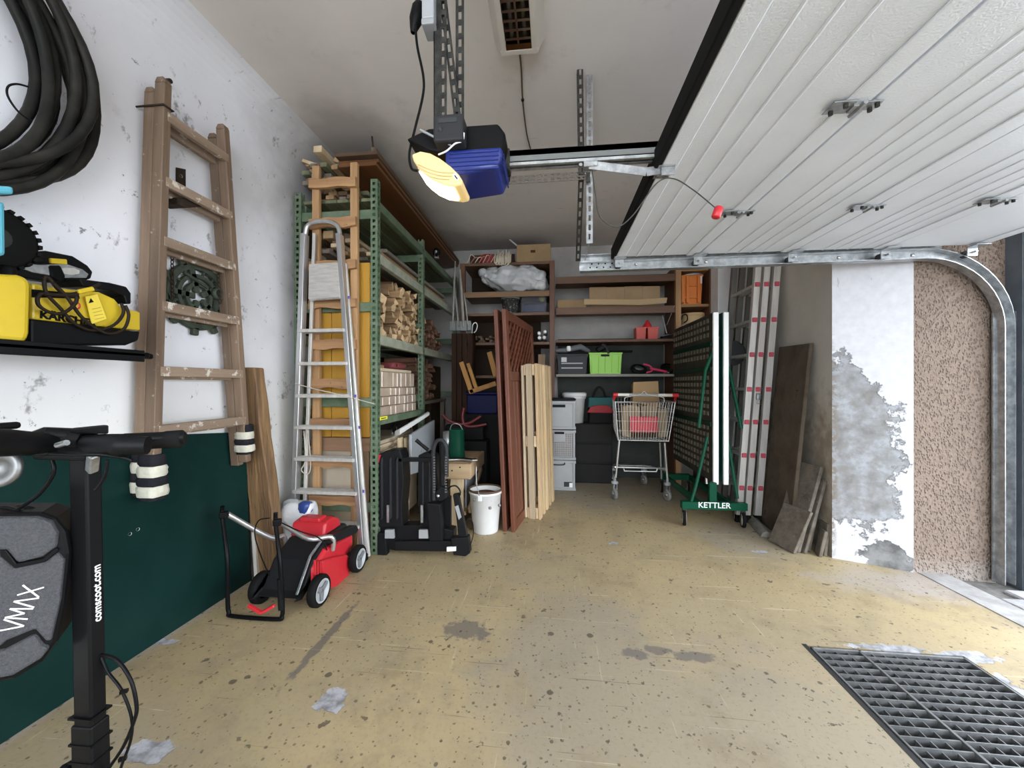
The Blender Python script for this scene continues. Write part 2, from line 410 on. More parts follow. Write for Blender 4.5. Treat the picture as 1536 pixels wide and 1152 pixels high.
n1 = t.noise(5, 8, rough=.7); n2 = t.noise(22, 7); n3 = t.noise(9, 7)
c = t.mix(t.ramp(n2, .35, .7), (.60, .60, .63), (.52, .52, .55))
peel = t.math('ADD', t.blob((.05, 0, .86), (.24, 0, .36), n1, .06), t.blob((.13, 0, .62), (.18, 0, .42), n1, .06), True)
patch = t.blob((.27, 0, .05), (.125, 0, .095), n1, .06)
bare = t.mix(t.ramp(n3, .36, .6), (.18, .176, .17), (.34, .35, .38))
bare = t.mix(t.ramp(n2, .45, .65), bare, (.22, .215, .205))
c = t.mix(peel, c, bare)
c = t.mix(patch, c, t.mix(t.ramp(n3, .4, .6), (.1, .1, .1), (.24, .24, .24)))
rim = t.blob((.0, 0, .65), (.03, 0, .7), n2, .5)
c = t.mix(t.math('MULTIPLY', rim, t.ramp(n2, .45, .55)), c, (.2, .17, .14))
c = t.mix(t.math('MULTIPLY', t.ramp(t.noise(1, 6, t.mapped((14, 1, 5))), .68, .72), .7), c, (.2, .2, .2))
t.col(c); t.bump(t.math('SUBTRACT', t.math('MULTIPLY', n2, .2), t.math('MULTIPLY', t.math('ADD', peel, patch, True), .9)), .8, .012)
def face_wall(name, p, q, m, thick=.25, z0=-.1, z1=CE):
    mb = MB(); L_ = (q-p).length; mb.b2((0, 0, z0), (L_, thick, z1)); o = struct(name, mb, m)
    o.location = p; o.rotation_euler = (0, 0, math.atan2(q.y-p.y, q.x-p.x)); return o
face_wall('wall_front', A, B, t.m, .02)
t = NT('rough_beige_render', .95)
n1 = t.noise(3, 5)
vo = t.N.new('ShaderNodeTexVoronoi'); vo.inputs['Scale'].default_value = 95; t.L.new(t.mapped((1, 1, .6)), vo.inputs['Vector'])
n2 = t.noise(60, 5); h_ = t.math('ADD', t.ramp(vo.outputs['Distance'], .1, .5), n2)
c = t.mix(t.ramp(n1, .35, .7), (.24, .18, .142), (.2, .15, .118))
c = t.mix(t.math('MULTIPLY', t.ramp(h_, .62, .42), .75), c, (.2, .14, .1))
c = t.mix(t.math('MULTIPLY', t.ramp(t.axis(2), .12, .0), t.ramp(n1, .3, .6)), c, (.36, .32, .29))
t.col(c); t.bump(h_, .9, .012)
face_wall('wall_outer', B, C_, t.m, .25)
lint = mat('lintel_paint', (.5, .48, .46), .85, 0, (.42, .4, .38), 3)
mb = MB(); mb.b2((2.56, -2.4, 2.02), (2.75, 2.6, CE)); struct('wall_lintel', mb, lint)
mb = MB(); mb.b2((-1.9, -2.52, -.1), (2.75, -2.4, .7)); mb.b2((-1.9, -2.52, 2.7), (2.75, -2.4, CE)); mb.b2((-1.9, -2.52, .7), (-1.6, -2.4, 2.7)); mb.b2((2.0, -2.52, .7), (2.75, -2.4, 2.7)); struct('wall_rear', mb, mat('rear_wall_paint', (.5, .49, .47), .9, 0, (.42, .41, .4), 2))  # unseen rear wall; its wide opening is added to let in fill light
mb = MB(); mb.b2((2.56, -2.4, -.1), (2.75, -1.55, 2.02)); struct('wall_door_side', mb, lint)
# steel frame post of the opening, with folded ribs
steelblue = mat('blue_grey_steel', (.1, .12, .145), .5, .3, (.14, .16, .18), 6)
mb = MB(); mb.b2((2.53, 2.33, -.02), (2.75, 2.43, 2.05))
for x in (2.532, 2.56, 2.60, 2.66, 2.71): mb.b2((x, 2.312, -.02), (x+.012, 2.33, 2.02))
struct('trim_1', mb, steelblue, None, .003)
mb = MB(); mb.b2((1.64, 3.97, -.05), (2.2, BK, CE)); struct('trim_3', mb, mat('white_pilaster', (.78, .77, .76), .85, 0, (.7, .69, .68), 5, spots=(.4, .38, .36), spot_scale=12))
# ---- the ground outside: pale threshold and worn setts
thr = mat('pale_concrete', (.36, .35, .345), .9, 0, (.24, .23, .225), 9, bump=.3, spots=(.2, .18, .16), spot_scale=22)
mb = MB(); mb.b2((2.12, -2.4, -.06), (2.27, 2.47, .004)); struct('trim_2', mb, thr)
dirt = mat('joint_dirt', (.12, .115, .11), .95, 0, (.2, .19, .18), 20, bump=.4)
mb = MB(); mb.b2((2.27, -8, -.12), (12, 3.2, -.022)); pave = struct('pavement', mb, dirt)
sett = mat('worn_grey_sett', (.36, .35, .36), .85, 0, (.24, .23, .24), 18, bump=.3, vary=.25)
mb = MB(); mb.b2((-.055, -.1, -.05), (.055, .1, 0)); s0 = None
for i in range(7):
    for j in range(12):
        M = Matrix.Translation((2.34+i*.122, .2+j*.212+(i % 2)*.1, .0+U(-.006, .004))) @ Matrix.Rotation(U(-.05, .05), 4, 'Z')
        if M.translation.y > 2.24 and M.translation.x > 2.3: continue
        if s0 is None:
            s0 = mb.build('sett', sett, pave, .008); s0.matrix_basis = M
        else:
            c = s0.copy(); COL.objects.link(c); c.matrix_basis = M

# ---- overhead sectional door
dwhite = mat('embossed_white_door_skin', (.69, .72, .77), .42, 0, (.64, .67, .72), 4, bump=.22, bscale=190)
dz = 1.858; dY0, dY1 = -1.25, 2.32
door = bpy.data.objects.new('door_1', None); COL.objects.link(door); door['kind'] = 'structure'; OFF['door_1'] = Matrix.Identity(4)
joints = [.37, .85, 1.368, 1.85, 2.33]
ribs = [[.498, .573, .647], [1.003, 1.066, 1.135, 1.196], [1.52, 1.585, 1.65, 1.715], []]
dpanels = []
for i in range(4):
    a, b = joints[i]+.006, joints[i+1]-.008
    mb = MB(); mb.b2((a, dY0, dz), (b, dY1, dz+.042))
    for x in ribs[i]: mb.prism([(-.006, 0), (-.002, -.0035), (.002, -.0035), (.006, 0)], (x, dY0, dz), (1, 0, 0), (0, 0, 1), (0, dY1-dY0, 0))
    if i == 0: mb.b2((.408, dY0, dz-.004), (.414, dY1, dz))
    mb.b2((b-.062, dY0, dz-.006), (b, dY1, dz))            # folded lip along the joint
    dpanels.append(mb.build('panel', dwhite, door, .003))
mb = MB(); mb.b2((.372, dY0, dz-.012), (.43, dY1, dz+.0)); mb.build('end_rail', dwhite, door, .004)
mb = MB(); mb.b2((.35, dY0, dz-.014), (.374, dY1, dz+.05)); mb.build('rubber_seal', rubber, door, .004)
def hinge_at(x, y, k=1.):
    mb = MB(); z = dz-.009
    mb.box((x-.045*k, y, z), (.06*k, .05*k, .004)); mb.box((x+.03*k, y, z), (.045*k, .035*k, .004)); mb.box((x-.005*k, y, z-.003), (.03*k, .03*k, .012))
    mb.cyl((x-.001, y-.028*k, z-.008), (x-.001, y+.028*k, z-.008), .006*k, None, 8)
    h = mb.build('hinge', galv, door, .0012)
    mb = MB()
    for dx, dy in ((-.06, .012), (-.04, -.014), (.035, .008), (.04, -.01)): mb.cyl((x+dx*k, y+dy*k, z), (x+dx*k, y+dy*k, z-.012), .006*k, None, 6)
    mb.build('bolt', darkgalv, h)
for px, py, jx in ((1275, 155, .85), (1110, 316, .85), (1295, 308, 1.368), (1500, 298, 1.85)):
    hinge_at(jx-.03, P(px, py, Z=dz).y)
for jx in (.40, .85, 1.368, 1.85, 2.28):       # end brackets with rollers in the track
    mb = MB(); mb.box((jx, 2.29, dz-.014), (.07, .05, .004)); mb.box((jx, 2.325, dz-.035), (.05, .006, .05)); mb.cyl((jx, 2.3, dz-.04), (jx, 2.385, dz-.04), .006, None, 8)
    e = mb.build('roller_bracket', galv, door, .001)
    mb = MB(); mb.cyl((jx, 2.352, dz-.04), (jx, 2.372, dz-.04), .02, None, 14); mb.build('roller', dgrey, e)
# ---- its track: C-channel that bends down beside the opening
tr = thing('door_track', 'galvanised steel door track that bends down to the ground beside the beige render', 'track', (2.49, 2.38, 0))
def sweep(mb, path, prof):                 # path in XZ at Y=0, prof = (n, y)
    vs = []; m = len(prof)
    for i, p in enumerate(path):
        a = path[max(i-1, 0)]; b = path[min(i+1, len(path)-1)]; d = (V(b)-V(a)).normalized(); n = V((-d.z, 0, d.x))
        vs += [V(p)+n*q[0]+V((0, q[1], 0)) for q in prof]
    fs = [(i*m+k, i*m+(k+1) % m, (i+1)*m+(k+1) % m, (i+1)*m+k) for i in range(len(path)-1) for k in range(m)]
    fs += [tuple(range(m)), tuple(range((len(path)-1)*m, len(path)*m))[::-1]]
    mb.add(vs, [f[::-1] for f in fs])
tz, rr = 1.818, .42
path = [V((.17, 0, tz)), V((1.1, 0, tz+.005))]+[V((2.07+rr*math.sin(q), 0, tz+.012-rr+rr*math.cos(q))) for q in [i*math.pi/24 for i in range(13)]]+[V((2.49, 0, .0))]
cprof = [(.028, 2.35), (.03, 2.395), (-.03, 2.395), (-.03, 2.345), (-.026, 2.345), (-.026, 2.391), (.026, 2.391), (.024, 2.35)]
mb = MB(); sweep(mb, path, cprof); mb.build('channel', galv, tr)
mb = MB(); mb.b2((.17, 2.4, tz+.03), (2.2, 2.404, tz+.075)); mb.b2((.17, 2.36, tz+.072), (2.2, 2.404, tz+.076)); mb.build('upper_angle', galv, tr)
mb = MB()
for i in range(9): mb.cyl((.23+.04*(i % 5)+.01*(i//5), 2.344, tz-.012+.022*(i//5)), (.23+.04*(i % 5)+.01*(i//5), 2.3425, tz-.012+.022*(i//5)), .005, None, 8)
mb.build('punched_hole', black, tr, kind='stuff')
mb = MB()
for x in (.5, .9, 1.62, 2.0): mb.lathe([(0, -.01), (.006, -.009), (.009, -.003), (.009, 0)], (x, 2.345, tz), (0, 1, 0), 10)
mb.build('bolt_head', chrome, tr, kind='stuff')
mb = MB(); mb.b2((2.45, 2.392, .0), (2.53, 2.4, 1.5)); mb.b2((2.526, 2.36, 0), (2.534, 2.4, 1.5)); mb.build('wall_angle', galv, tr)
# ================================================================ hanging from the ceiling
def angle_post(t, p0, p1, wa, na, nb, name='slotted_angle', m=None, w_=.032, pitch=.05, slot=.03):
    """perforated L-section: two slotted strips at right angles"""
    mb = MB(); na, nb = V(na), V(nb)
    mb.slotted(V(p0), V(p1), w_, na, nb, .003, pitch, slot)
    mb.slotted(V(p0)-na*w_/2+nb*w_/2, V(p1)-na*w_/2+nb*w_/2, w_, nb, na, .003, pitch, slot)
    return mb.build(name, m or darkgalv, t)
YR = 1.37
op = thing('door_opener', 'blue and black garage door opener with glowing lamp hanging on slotted steel bars', 'door opener', (-.33, YR, 1.78))
blue = mat('deep_blue_plastic', (.012, .025, .17), .35)
# body: blue ribbed shell seen from the side, black upper shell
def shell(mb, x0, x1, y0, y1, z0, z1, cut=.03):
    prof = [(x0+cut, z0), (x1-cut*.6, z0+.015), (x1, z0+.06), (x1, z1), (x0, z1), (x0, z0+cut)]
    mb.prism(prof, (0, y0, 0), (1, 0, 0), (0, 0, 1), (0, y1-y0, 0))
mb = MB(); shell(mb, -.36, -.165, 1.25, 1.44, 1.805, 1.89); mb.build('body', blue, op, .012, 3)
mb = MB()
for i in range(5): mb.b2((-.345, 1.2455, 1.815+i*.014), (-.175, 1.2515, 1.822+i*.014))
for i in range(4): mb.b2((-.1655, 1.27, 1.835+i*.012), (-.161, 1.42, 1.841+i*.012))
mb.build('cooling_rib', blue, op, .002)
mb = MB()
mb.prism([(-.5, 1.945), (-.42, 1.975), (-.18, 1.975), (-.155, 1.94), (-.165, 1.885), (-.36, 1.885), (-.42, 1.9)], (0, 1.262, 0), (1, 0, 0), (0, 0, 1), (0, .22, 0))
mb.build('upper_shell', black, op, .008, 2)
mb = MB(); mb.b2((-.385, 1.2, 1.888), (-.285, 1.262, 1.975)); cb = mb.build('control_box', mat('control_box_black', (.03, .03, .032), .5), op, .008, 2)
mb = MB(); mb.b2((-.365, 1.198, 1.945), (-.305, 1.2005, 1.96)); mb.lathe([(0, -.008), (.006, -.007), (.009, 0)], (-.36, 1.2, 1.925), (0, 1, 0), 12); mb.build('label_strip', dgrey, cb)
# lamp shade: milk plastic wedge that sweeps from top left down under the body
shade = mat('milky_lamp_plastic', (.5, .4, .22), .4, emit=(1., .66, .2), estr=.13)
hot = mat('lit_lamp_bulb', (1, .9, .7), .4, emit=(1., .86, .58), estr=2.2)
mb = MB()
def lampxz(pts): return [(P(u, v, Y=1.235).x, P(u, v, Y=1.235).z) for u, v in pts][::-1]
mb.prism(lampxz([(617, 231), (630, 226), (645, 229), (660, 237), (676, 249), (688, 261), (694, 271), (692, 277), (682, 279), (666, 277), (650, 270), (637, 261), (627, 250), (620, 241)]), (0, 1.235, 0), (1, 0, 0), (0, 0, 1), (0, .12, 0)); sh = mb.build('lamp_shade', shade, op, .02, 4)
mb = MB(); mb.prism(lampxz([(629, 252), (640, 260), (652, 267), (668, 273), (680, 274), (679, 282), (664, 281), (648, 274), (635, 264), (626, 255)]), (0, 1.243, 0), (1, 0, 0), (0, 0, 1), (0, .085, 0))
mb.build('glowing_bulb', hot, sh, .004, 2)
mb = MB()
for k in range(3):
    mb.tube(smooth_path([P(u, v+5*k, Y=1.2335) for u, v in ((627, 246-2*k), (642, 253), (660, 258), (680-3*k, 259))], 5), .0022, 6)
mb.build('shade_groove', mat('shade_groove_amber', (.7, .5, .25), .5), sh)
mb = MB(); mb.bar(P(681, 261, Y=1.2332), P(687, 270, Y=1.2332), .012, .002, (0, 1, 0)); lb = mb.build('sticker', white, sh)
mb = MB(); mb.bar(P(682, 263, Y=1.232), P(686, 268.5, Y=1.232), .004, .001, (0, 1, 0)); mb.build('print', black, sh)
mb = MB(); mb.tube(smooth_path([(-.44, 1.24, 1.955), (-.40, 1.225, 1.925), (-.36, 1.22, 1.9), (-.33, 1.225, 1.888)]), .004, 8); mb.build('grey_wire', grey, op)
mb = MB(); mb.tube(smooth_path([(-.375, 1.23, 1.862), (-.345, 1.22, 1.866), (-.315, 1.215, 1.885), (-.29, 1.215, 1.893), (-.284, 1.21, 1.915)]), .0028, 8); mb.build('white_wire', white, op)
# rail: upper dark channel and bright slide below it
mb = MB(); z0 = 1.885
mb.b2((-.17, YR-.02, z0+.028), (.98, YR+.02, z0+.05)); mb.b2((-.17, YR-.02, z0+.01), (.98, YR-.017, z0+.05)); mb.b2((-.17, YR+.017, z0+.01), (.98, YR+.02, z0+.05))
rl = mb.build('rail', mat('painted_rail_steel', (.16, .17, .165), .4, .6), op, .001)
mb = MB(); mb.b2((-.17, YR-.02, z0-.004), (.98, YR-.008, z0+.006)); mb.b2((-.17, YR+.008, z0-.004), (.98, YR+.02, z0+.006)); mb.build('rail_lip', galv, rl)
mb = MB(); mb.b2((-.17, YR-.014, z0+.006), (.98, YR+.014, z0+.028)); mb.build('drive_belt', black, rl)
mb = MB(); mb.b2((-.18, YR-.028, z0-.02), (-.15, YR+.028, z0+.055)); mb.build('rail_clamp', darkgalv, op, .003)
# carriage and push arm to the door edge
mb = MB(); mb.box((.135, YR, z0-.012), (.05, .035, .02)); mb.cyl((.1, YR-.02, z0-.015), (.1, YR+.02, z0-.015), .006); mb.cyl((.15, YR-.02, z0-.015), (.15, YR+.02, z0-.015), .006)
mb.build('carriage', galv, op, .002)
mb = MB(); mb.bar((.13, YR-.012, z0-.014), (.325, YR-.012, 1.835), .004, .03, (0, 0, 1)); mb.bar((.325, YR-.012, 1.835), (.4, YR-.012, 1.842), .004, .03); mb.build('push_arm', galv, op, .001)
mb = MB(); mb.box((.39, YR+.01, dz-.014), (.055, .085, .004)); mb.box((.395, YR-.02, dz-.028), (.045, .004, .03)); br = mb.build('door_bracket', galv, op, .001)
mb = MB()
for dx, dy in ((-.018, .03), (.016, .03), (-.018, .005), (.016, .008), (0, .018)): mb.cyl((.39+dx, YR+.01+dy-.01, dz-.014), (.39+dx, YR+dy, dz-.022), .006, None, 6)
mb.build('bolt', chrome, br)
# emergency release cord with red knob
K = P(1076, 319, Y=1.3)
mb = MB(); mb.tube(smooth_path([(.14, YR, z0-.02), P(893, 290, Y=1.33), P(900, 325, Y=1.3), P(925, 340, Y=1.3), P(950, 322, Y=1.3), P(985, 275, Y=1.33), P(1010, 268, Y=1.33), P(1040, 285, Y=1.31), K+V((-.005, 0, .015))], 8), .0021, 6)
cd = mb.build('release_cord', mat('dark_cord', (.06, .06, .055), .6), op)
mb = MB(); mb.lathe([(0, .018), (.012, .018), (.014, .014), (.014, -.014), (.012, -.017), (0, -.017)], K, (.35, 0, 1), 16); mb.build('red_knob', red, cd)
# hangers up to the ceiling: one solid channel, one slanted and one straight slotted bar
mb = MB(); x0 = P(660, 150, Y=1.34).x
mb.b2((x0-.022, 1.335, 1.93), (x0-.019, 1.375, CE)); mb.b2((x0-.022, 1.335, 1.93), (x0+.004, 1.338, CE)); mb.build('hanger_channel', darkgalv, op)
angle_post(op, (x0+.012, 1.336, 1.93), (x0+.012, 1.336, CE), 0, (1, 0, 0), (0, 1, 0), 'slotted_hanger', None, .028)
mb = MB(); mb.slotted((x0+.01, 1.345, 2.5), (x0+.075, 1.345, 1.97), .026, (1, 0, .12), (0, 1, 0), .003, .05, .03); mb.build('slanted_brace', darkgalv, op)
xb = P(690, 100, Y=1.36).x
angle_post(op, (xb, 1.36, 1.96), (xb, 1.36, CE), 0, (1, 0, 0), (0, 1, 0), 'slotted_hanger', None, .03)
mb = MB(); mb.cyl((x0-.01, 1.335, 1.95), (x0-.01, 1.327, 1.95), .011, None, 6); mb.build('bolt', galv, op)

# slotted bars carrying the end of the door track
tp = thing('track_hanger', 'pair of slotted steel angles from ceiling down to the free end of the door track', 'bracket', (.17, 2.39, 1.85))
xa, xc_ = P(873, 250, Y=2.02).x, P(884, 250, Y=2.05).x
xa = .155
angle_post(tp, (xa, 2.02, 2.2), (xa-.008, 2.02, CE), 0, (1, 0, 0), (0, 1, 0), 'slotted_angle', None, .03)
mb = MB(); mb.slotted((xa, 2.03, 2.24), (xa+.005, 2.38, 1.86), .03, (1, 0, 0), (0, 1, 1), .003); mb.build('slotted_stay', darkgalv, tp)
angle_post(tp, (.2, 2.06, 1.85), (.2, 2.06, CE), 0, (1, 0, 0), (0, 1, 0), 'slotted_angle', galv, .032)
mb = MB(); mb.slotted((.205, 2.06, 1.885), (.205, 2.4, 1.885), .03, (0, 0, 1), (1, 0, 0), .003); mb.build('slotted_foot', galv, tp)
cbm = thing('cross_brace', 'brown perforated steel strip running sideways behind the blue door opener', 'brace', (0, 2.0, 1.93))
mb = MB(); pa, pb = P(755, 274, Y=2.03), P(882, 266, Y=2.03)
mb.slotted(pa, pb, .022, (0, 0, 1), (0, 1, 0), .003, .034, .02); mb.slotted(pa+V((0, .0, .022)), pb+V((0, 0, .022)), .022, (0, 0, 1), (0, 1, 0), .003, .034, .02)
mb.build('perforated_strip', mat('brown_zinc', (.14, .12, .1), .5, .6), cbm)
mb = MB(); mb.box(pb, (.02, .01, .05)); mb.build('end_tab', darkgalv, cbm)

# socket box on the hanger and its cable to the opener
sk = thing('socket_outlet', 'grey surface socket with a black plug near the ceiling beside the hanger', 'socket', (-.47, 1.34, 2.25))
pA = P(646, 22, Y=1.34)
mb = MB(); mb.box(pA+V((0, 0, .02)), (.045, .07, .13)); mb.build('housing', mat('socket_grey', (.35, .36, .38), .5), sk, .006, 2)
mb = MB(); mb.box(pA+V((-.0, -.0, -.055)), (.047, .072, .022)); mb.build('lower_cap', grey, sk, .004, 2)
pl = P(625, 25, Y=1.34)
mb = MB(); mb.lathe([(0, .05), (.016, .048), (.024, .03), (.024, -.01), (.014, -.045), (.008, -.06)], pl, (.25, 0, 1), 14); mb.build('plug', black, sk)
mb = MB(); pts = [P(*q, Y=1.3) for q in ((623, 38), (626, 70), (635, 115), (634, 145), (622, 195), (614, 230), (617, 252), (626, 256))]
mb.tube(smooth_path(pts, 6), .0045, 8); solo('power_cable', 'black power cable drooping from the ceiling socket to the opener', 'cable', mb, black)

# louvre ceiling light (switched off) and its cable
lm = thing('ceiling_light', 'unlit louvred ceiling light in a cream metal housing', 'ceiling light', (-.16, 1.55, CE-.06))
cream = mat('cream_lamp_metal', (.6, .56, .5), .45)
x0, x1, y0, y1 = -.275, -.035, .65, 1.82
mb = MB()
mb.prism([(x0, .0), (x1, .0), (x1-.045, -.075), (x0+.045, -.075)][::-1], (0, y0, CE), (1, 0, 0), (0, 0, 1), (0, .001, 0))
mb = MB(); xi0, xi1 = x0+.06, x1-.06
mb.prism([(x0, 0), (x0+.035, -.07), (xi0, -.07), (xi0, -.064), (x0+.05, -.06), (x0+.05, 0)], (0, y0, CE), (1, 0, 0), (0, 0, 1), (0, y1-y0, 0))
mb.prism([(x1, 0), (x1-.05, 0), (x1-.05, -.06), (xi1, -.064), (xi1, -.07), (x1-.035, -.07)], (0, y0, CE), (1, 0, 0), (0, 0, 1), (0, y1-y0, 0))
mb.b2((x0+.03, y1-.03, CE-.07), (x1-.03, y1, CE)); mb.b2((x0+.03, y0, CE-.07), (x1-.03, y0+.03, CE))
mb.build('housing', cream, lm, .004)
mb = MB(); mb.b2((xi0-.02, y0+.02, CE-.012), (xi1+.02, y1-.02, CE-.006)); mb.build('reflector', mat('mirror_reflector', (.25, .23, .2), .15, 1.), lm)
mb = MB(); mb.b2((xi0, y1-.06, CE-.069), (xi1, y1-.03, CE-.04)); mb.build('end_plate', mat('tarnished_brass', (.25, .15, .07), .25, 1.), lm)
mir = mat('mirror_louvre', (.35, .33, .3), .2, 1.)
mb = MB(); mb.b2(((xi0+xi1)/2-.004, y0+.03, CE-.068), ((xi0+xi1)/2+.004, y1-.06, CE-.03)); mb.build('centre_blade', mir, lm)
mb = MB(); mb.b2((xi0, -.006, -.068), (xi1, .006, -.03))
b0 = None
for k in range(24):
    M = Matrix.Translation((0, y1-.085-k*.044, CE-(lm.location.z)))
    if b0 is None:
        mb.v = [p+V((0, 0, 0)) for p in mb.v]; b0 = MB(); b0.v = mb.v; b0.f = mb.f; b0.sm = mb.sm
        me = bpy.data.meshes.new('louvre_blade'); me.from_pydata([tuple(p) for p in mb.v], [], mb.f); me.materials.append(mir)
    o = bpy.data.objects.new('louvre_blade', me); COL.objects.link(o); o.parent = lm
    o.location = (-lm.location.x, y1-.085-k*.044-lm.location.y, CE-lm.location.z)
mb = MB(); mb.cyl((xi0+.03, y0+.04, CE-.025), (xi0+.03, y1-.08, CE-.025), .008); mb.build('fluorescent_tube', white, lm)
mb = MB(); mb.cyl((xi1-.03, y0+.04, CE-.025), (xi1-.03, y1-.08, CE-.025), .008); mb.build('fluorescent_tube', white, lm)
pts = [P(*q, Z=CE-.006) for q in ((778, 66), (782, 105), (784, 150), (790, 200), (798, 232), (800, 250))]
cc = thing('ceiling_cable', 'thin brown cable clipped along the ceiling behind the louvred light', 'cable', pts[0])
mb = MB(); mb.tube(smooth_path(pts, 6), .0045, 6); mb.build('cable_run', mat('brown_cable', (.09, .07, .05), .6), cc)
mb = MB(); mb.box(pts[2], (.016, .012, .014)); mb.build('cable_clip', black, cc, .002)
# ================================================================ left wall and the floor in front of it
def yz(pts, X): return [(P(a, b, X=X).y, P(a, b, X=X).z) for a, b in pts]
def xz(pts, Y): return [(P(a, b, Y=Y).x, P(a, b, Y=Y).z) for a, b in pts]
def slabX(mb, pts, X, d): return mb.prism(yz(pts, X), (X, 0, 0), (0, 1, 0), (0, 0, 1), (-d, 0, 0))
def slabN(mb, pts, p0, n, off, d):        # slab whose front plane passes p0+n*off, n pointing away from the viewer
    p0, n = V(p0), V(n).normalized(); q0 = p0+n*off; ux = V((n.y, -n.x, 0)); uy = V((0, 0, 1)); o_ = V((0, 0, CH)); out = []
    for a, b in pts:
        r_ = P(a, b, Y=1.)-o_; p = o_+r_*((q0-o_).dot(n)/r_.dot(n)); out.append(((p-q0).dot(ux), (p-q0).dot(uy)))
    return mb.prism(out, q0, ux, uy, n*d)
def slabY(mb, pts, Y, d): return mb.prism(xz(pts, Y), (0, Y, 0), (1, 0, 0), (0, 0, 1), (0, d, 0))
# ---- green board
gb = mat('dark_green_board', (.004, .02, .018), .34, 0, (.007, .027, .024), 3, spots=(.2, .25, .24), spot_scale=14, spot_at=.74)
t_ = thing('green_board', 'large dark green board leaning on the white wall behind the scooter', 'board', (-1.68, 1.1, 0))
mb = MB(); ya, za, yb, zb = .35, .985, 1.955, .832
mb.hexa([(-1.672, ya, .0), (-1.672, yb, .0), (-1.686, yb, .0), (-1.686, ya, .0), (-1.699, ya, za), (-1.699, yb, zb), (-1.713, yb, zb), (-1.713, ya, za)])
mb.build('board_face', gb, t_, .002)
mb = MB(); mb.bar((-1.679, yb+.004, .0), (-1.706, yb+.004, zb), .014, .008, (0, 1, 0)); mb.build('edge_strip', black, t_)
mb = MB(); mb.lathe([(0, -.004), (.006, -.003), (.007, 0)], P(195, 801, X=-1.687), (1, 0, 0), 10); mb.build('screw', white, t_)
mb = MB(); mb.lathe([(0, -.004), (.006, -.003), (.007, 0)], P(207, 794, X=-1.687), (1, 0, 0), 10); mb.build('screw', white, t_)

# ---- coiled black hose
t_ = thing('hose_coil', 'thick coil of black hose hanging high on the white wall', 'hose', (-1.64, .75, 1.6))
hm = mat('black_hose', (.013, .013, .012), .5, 0, (.03, .028, .024), 8)
rc = random.Random(4)
loops = [(.72, 2.08, .335, .40, -1.672), (.725, 2.07, .36, .42, -1.64), (.73, 2.09, .375, .41, -1.676), (.735, 2.06, .40, .43, -1.645), (.72, 2.08, .405, .455, -1.612),
         (.735, 2.07, .43, .44, -1.676), (.745, 2.05, .425, .445, -1.615), (.73, 2.06, .345, .39, -1.61), (.77, 2.08, .455, .42, -1.64), (.72, 2.1, .44, .41, -1.605)]
for yc, zc, ry, rz, x in loops:
    ph = rc.uniform(0, 6); mb = MB()
    mb.tube([(x+.012*math.sin(2*a+ph), yc+ry*math.cos(a)*(1+.02*math.sin(3*a+ph)), zc+rz*math.sin(a)*(1+.02*math.cos(2*a+ph))) for a in [2*math.pi*i/48 for i in range(48)]], .0155, 10, True)
    mb.build('hose_loop', hm, t_)
mb = MB(); mb.tube(smooth_path([P(*q, X=-1.59) for q in ((48, 182), (28, 168), (12, 145), (12, 130), (25, 126), (42, 130))], 6), .0028, 6); mb.build('tie_wire', black, t_)
mb = MB(); mb.tube([(-1.715, .73, 2.47), (-1.58, .73, 2.45), (-1.56, .73, 2.5)], .012, 8); mb.build('hook', iron, t_)

# ---- two-part painter's ladder hung on a bracket
wl1 = wood('paint_splashed_ladder_wood', (.22, .15, .1), (.11, .07, .045), 'z', spots=(.42, .38, .32), spot_at=.63)
wl2 = wood('paint_splashed_rung_wood', (.3, .22, .16), (.18, .125, .085), 'y', spots=(.55, .5, .44), spot_at=.56)
t_ = thing('wooden_ladder', 'old paint-splashed wooden double ladder hanging flat on the white wall', 'ladder', (-1.62, 1.6, .66))
def rail_line(s, z):                       # y of the rail centre at height z
    k = (z-.7)/1.65
    return (1.382+.045*k) if s == 0 else (1.852-.135*k)
for s in (0, 1):
    for x, zt in ((-1.664, 2.335), (-1.616, 2.375)):
        zb_ = .69 if x > -1.64 else .67
        y0_, y1_ = rail_line(s, zb_), rail_line(s, zt)
        mb = MB(); mb.bar((x, y0_, zb_), (x, y1_, zt-.025), .046, .034, (0, 1, 0))
        mb.bar((x, y1_, zt-.025), (x, y1_+.001, zt), .05, .034, (0, 1, 0), .028, .034)
        mb.build('rail', wl1, t_, .003)
for k, (px, py) in enumerate(((262, 188), (256, 280), (250, 366), (243, 460), (237, 557), (228, 646))):
    z = P(px, py, X=-1.62).z
    mb = MB(); mb.bar((-1.604, rail_line(0, z)+.0, z), (-1.604, rail_line(1, z), z), .024, .042, (0, 0, 1)); mb.build('rung', wl2, t_, .003)
    z -= .012
    mb = MB(); mb.bar((-1.66, rail_line(0, z), z), (-1.66, rail_line(1, z), z), .024, .042, (0, 0, 1)); mb.build('rung', wl2, t_, .003)
mb = MB(); z = 2.25; y = rail_line(0, z)
mb.tube([(-1.72, y-.02, z), (-1.588, y-.021, z), (-1.588, y+.02, z), (-1.715, y+.02, z)], .004, 6); mb.build('wire_binding', iron, t_)
padw = mat('cream_cloth_tape', (.62, .6, .5), .9, 0, (.5, .48, .4), 20, bump=.3); padb = mat('black_cloth_wrap', (.018, .018, .022), .9, bump=.4, scale=20)
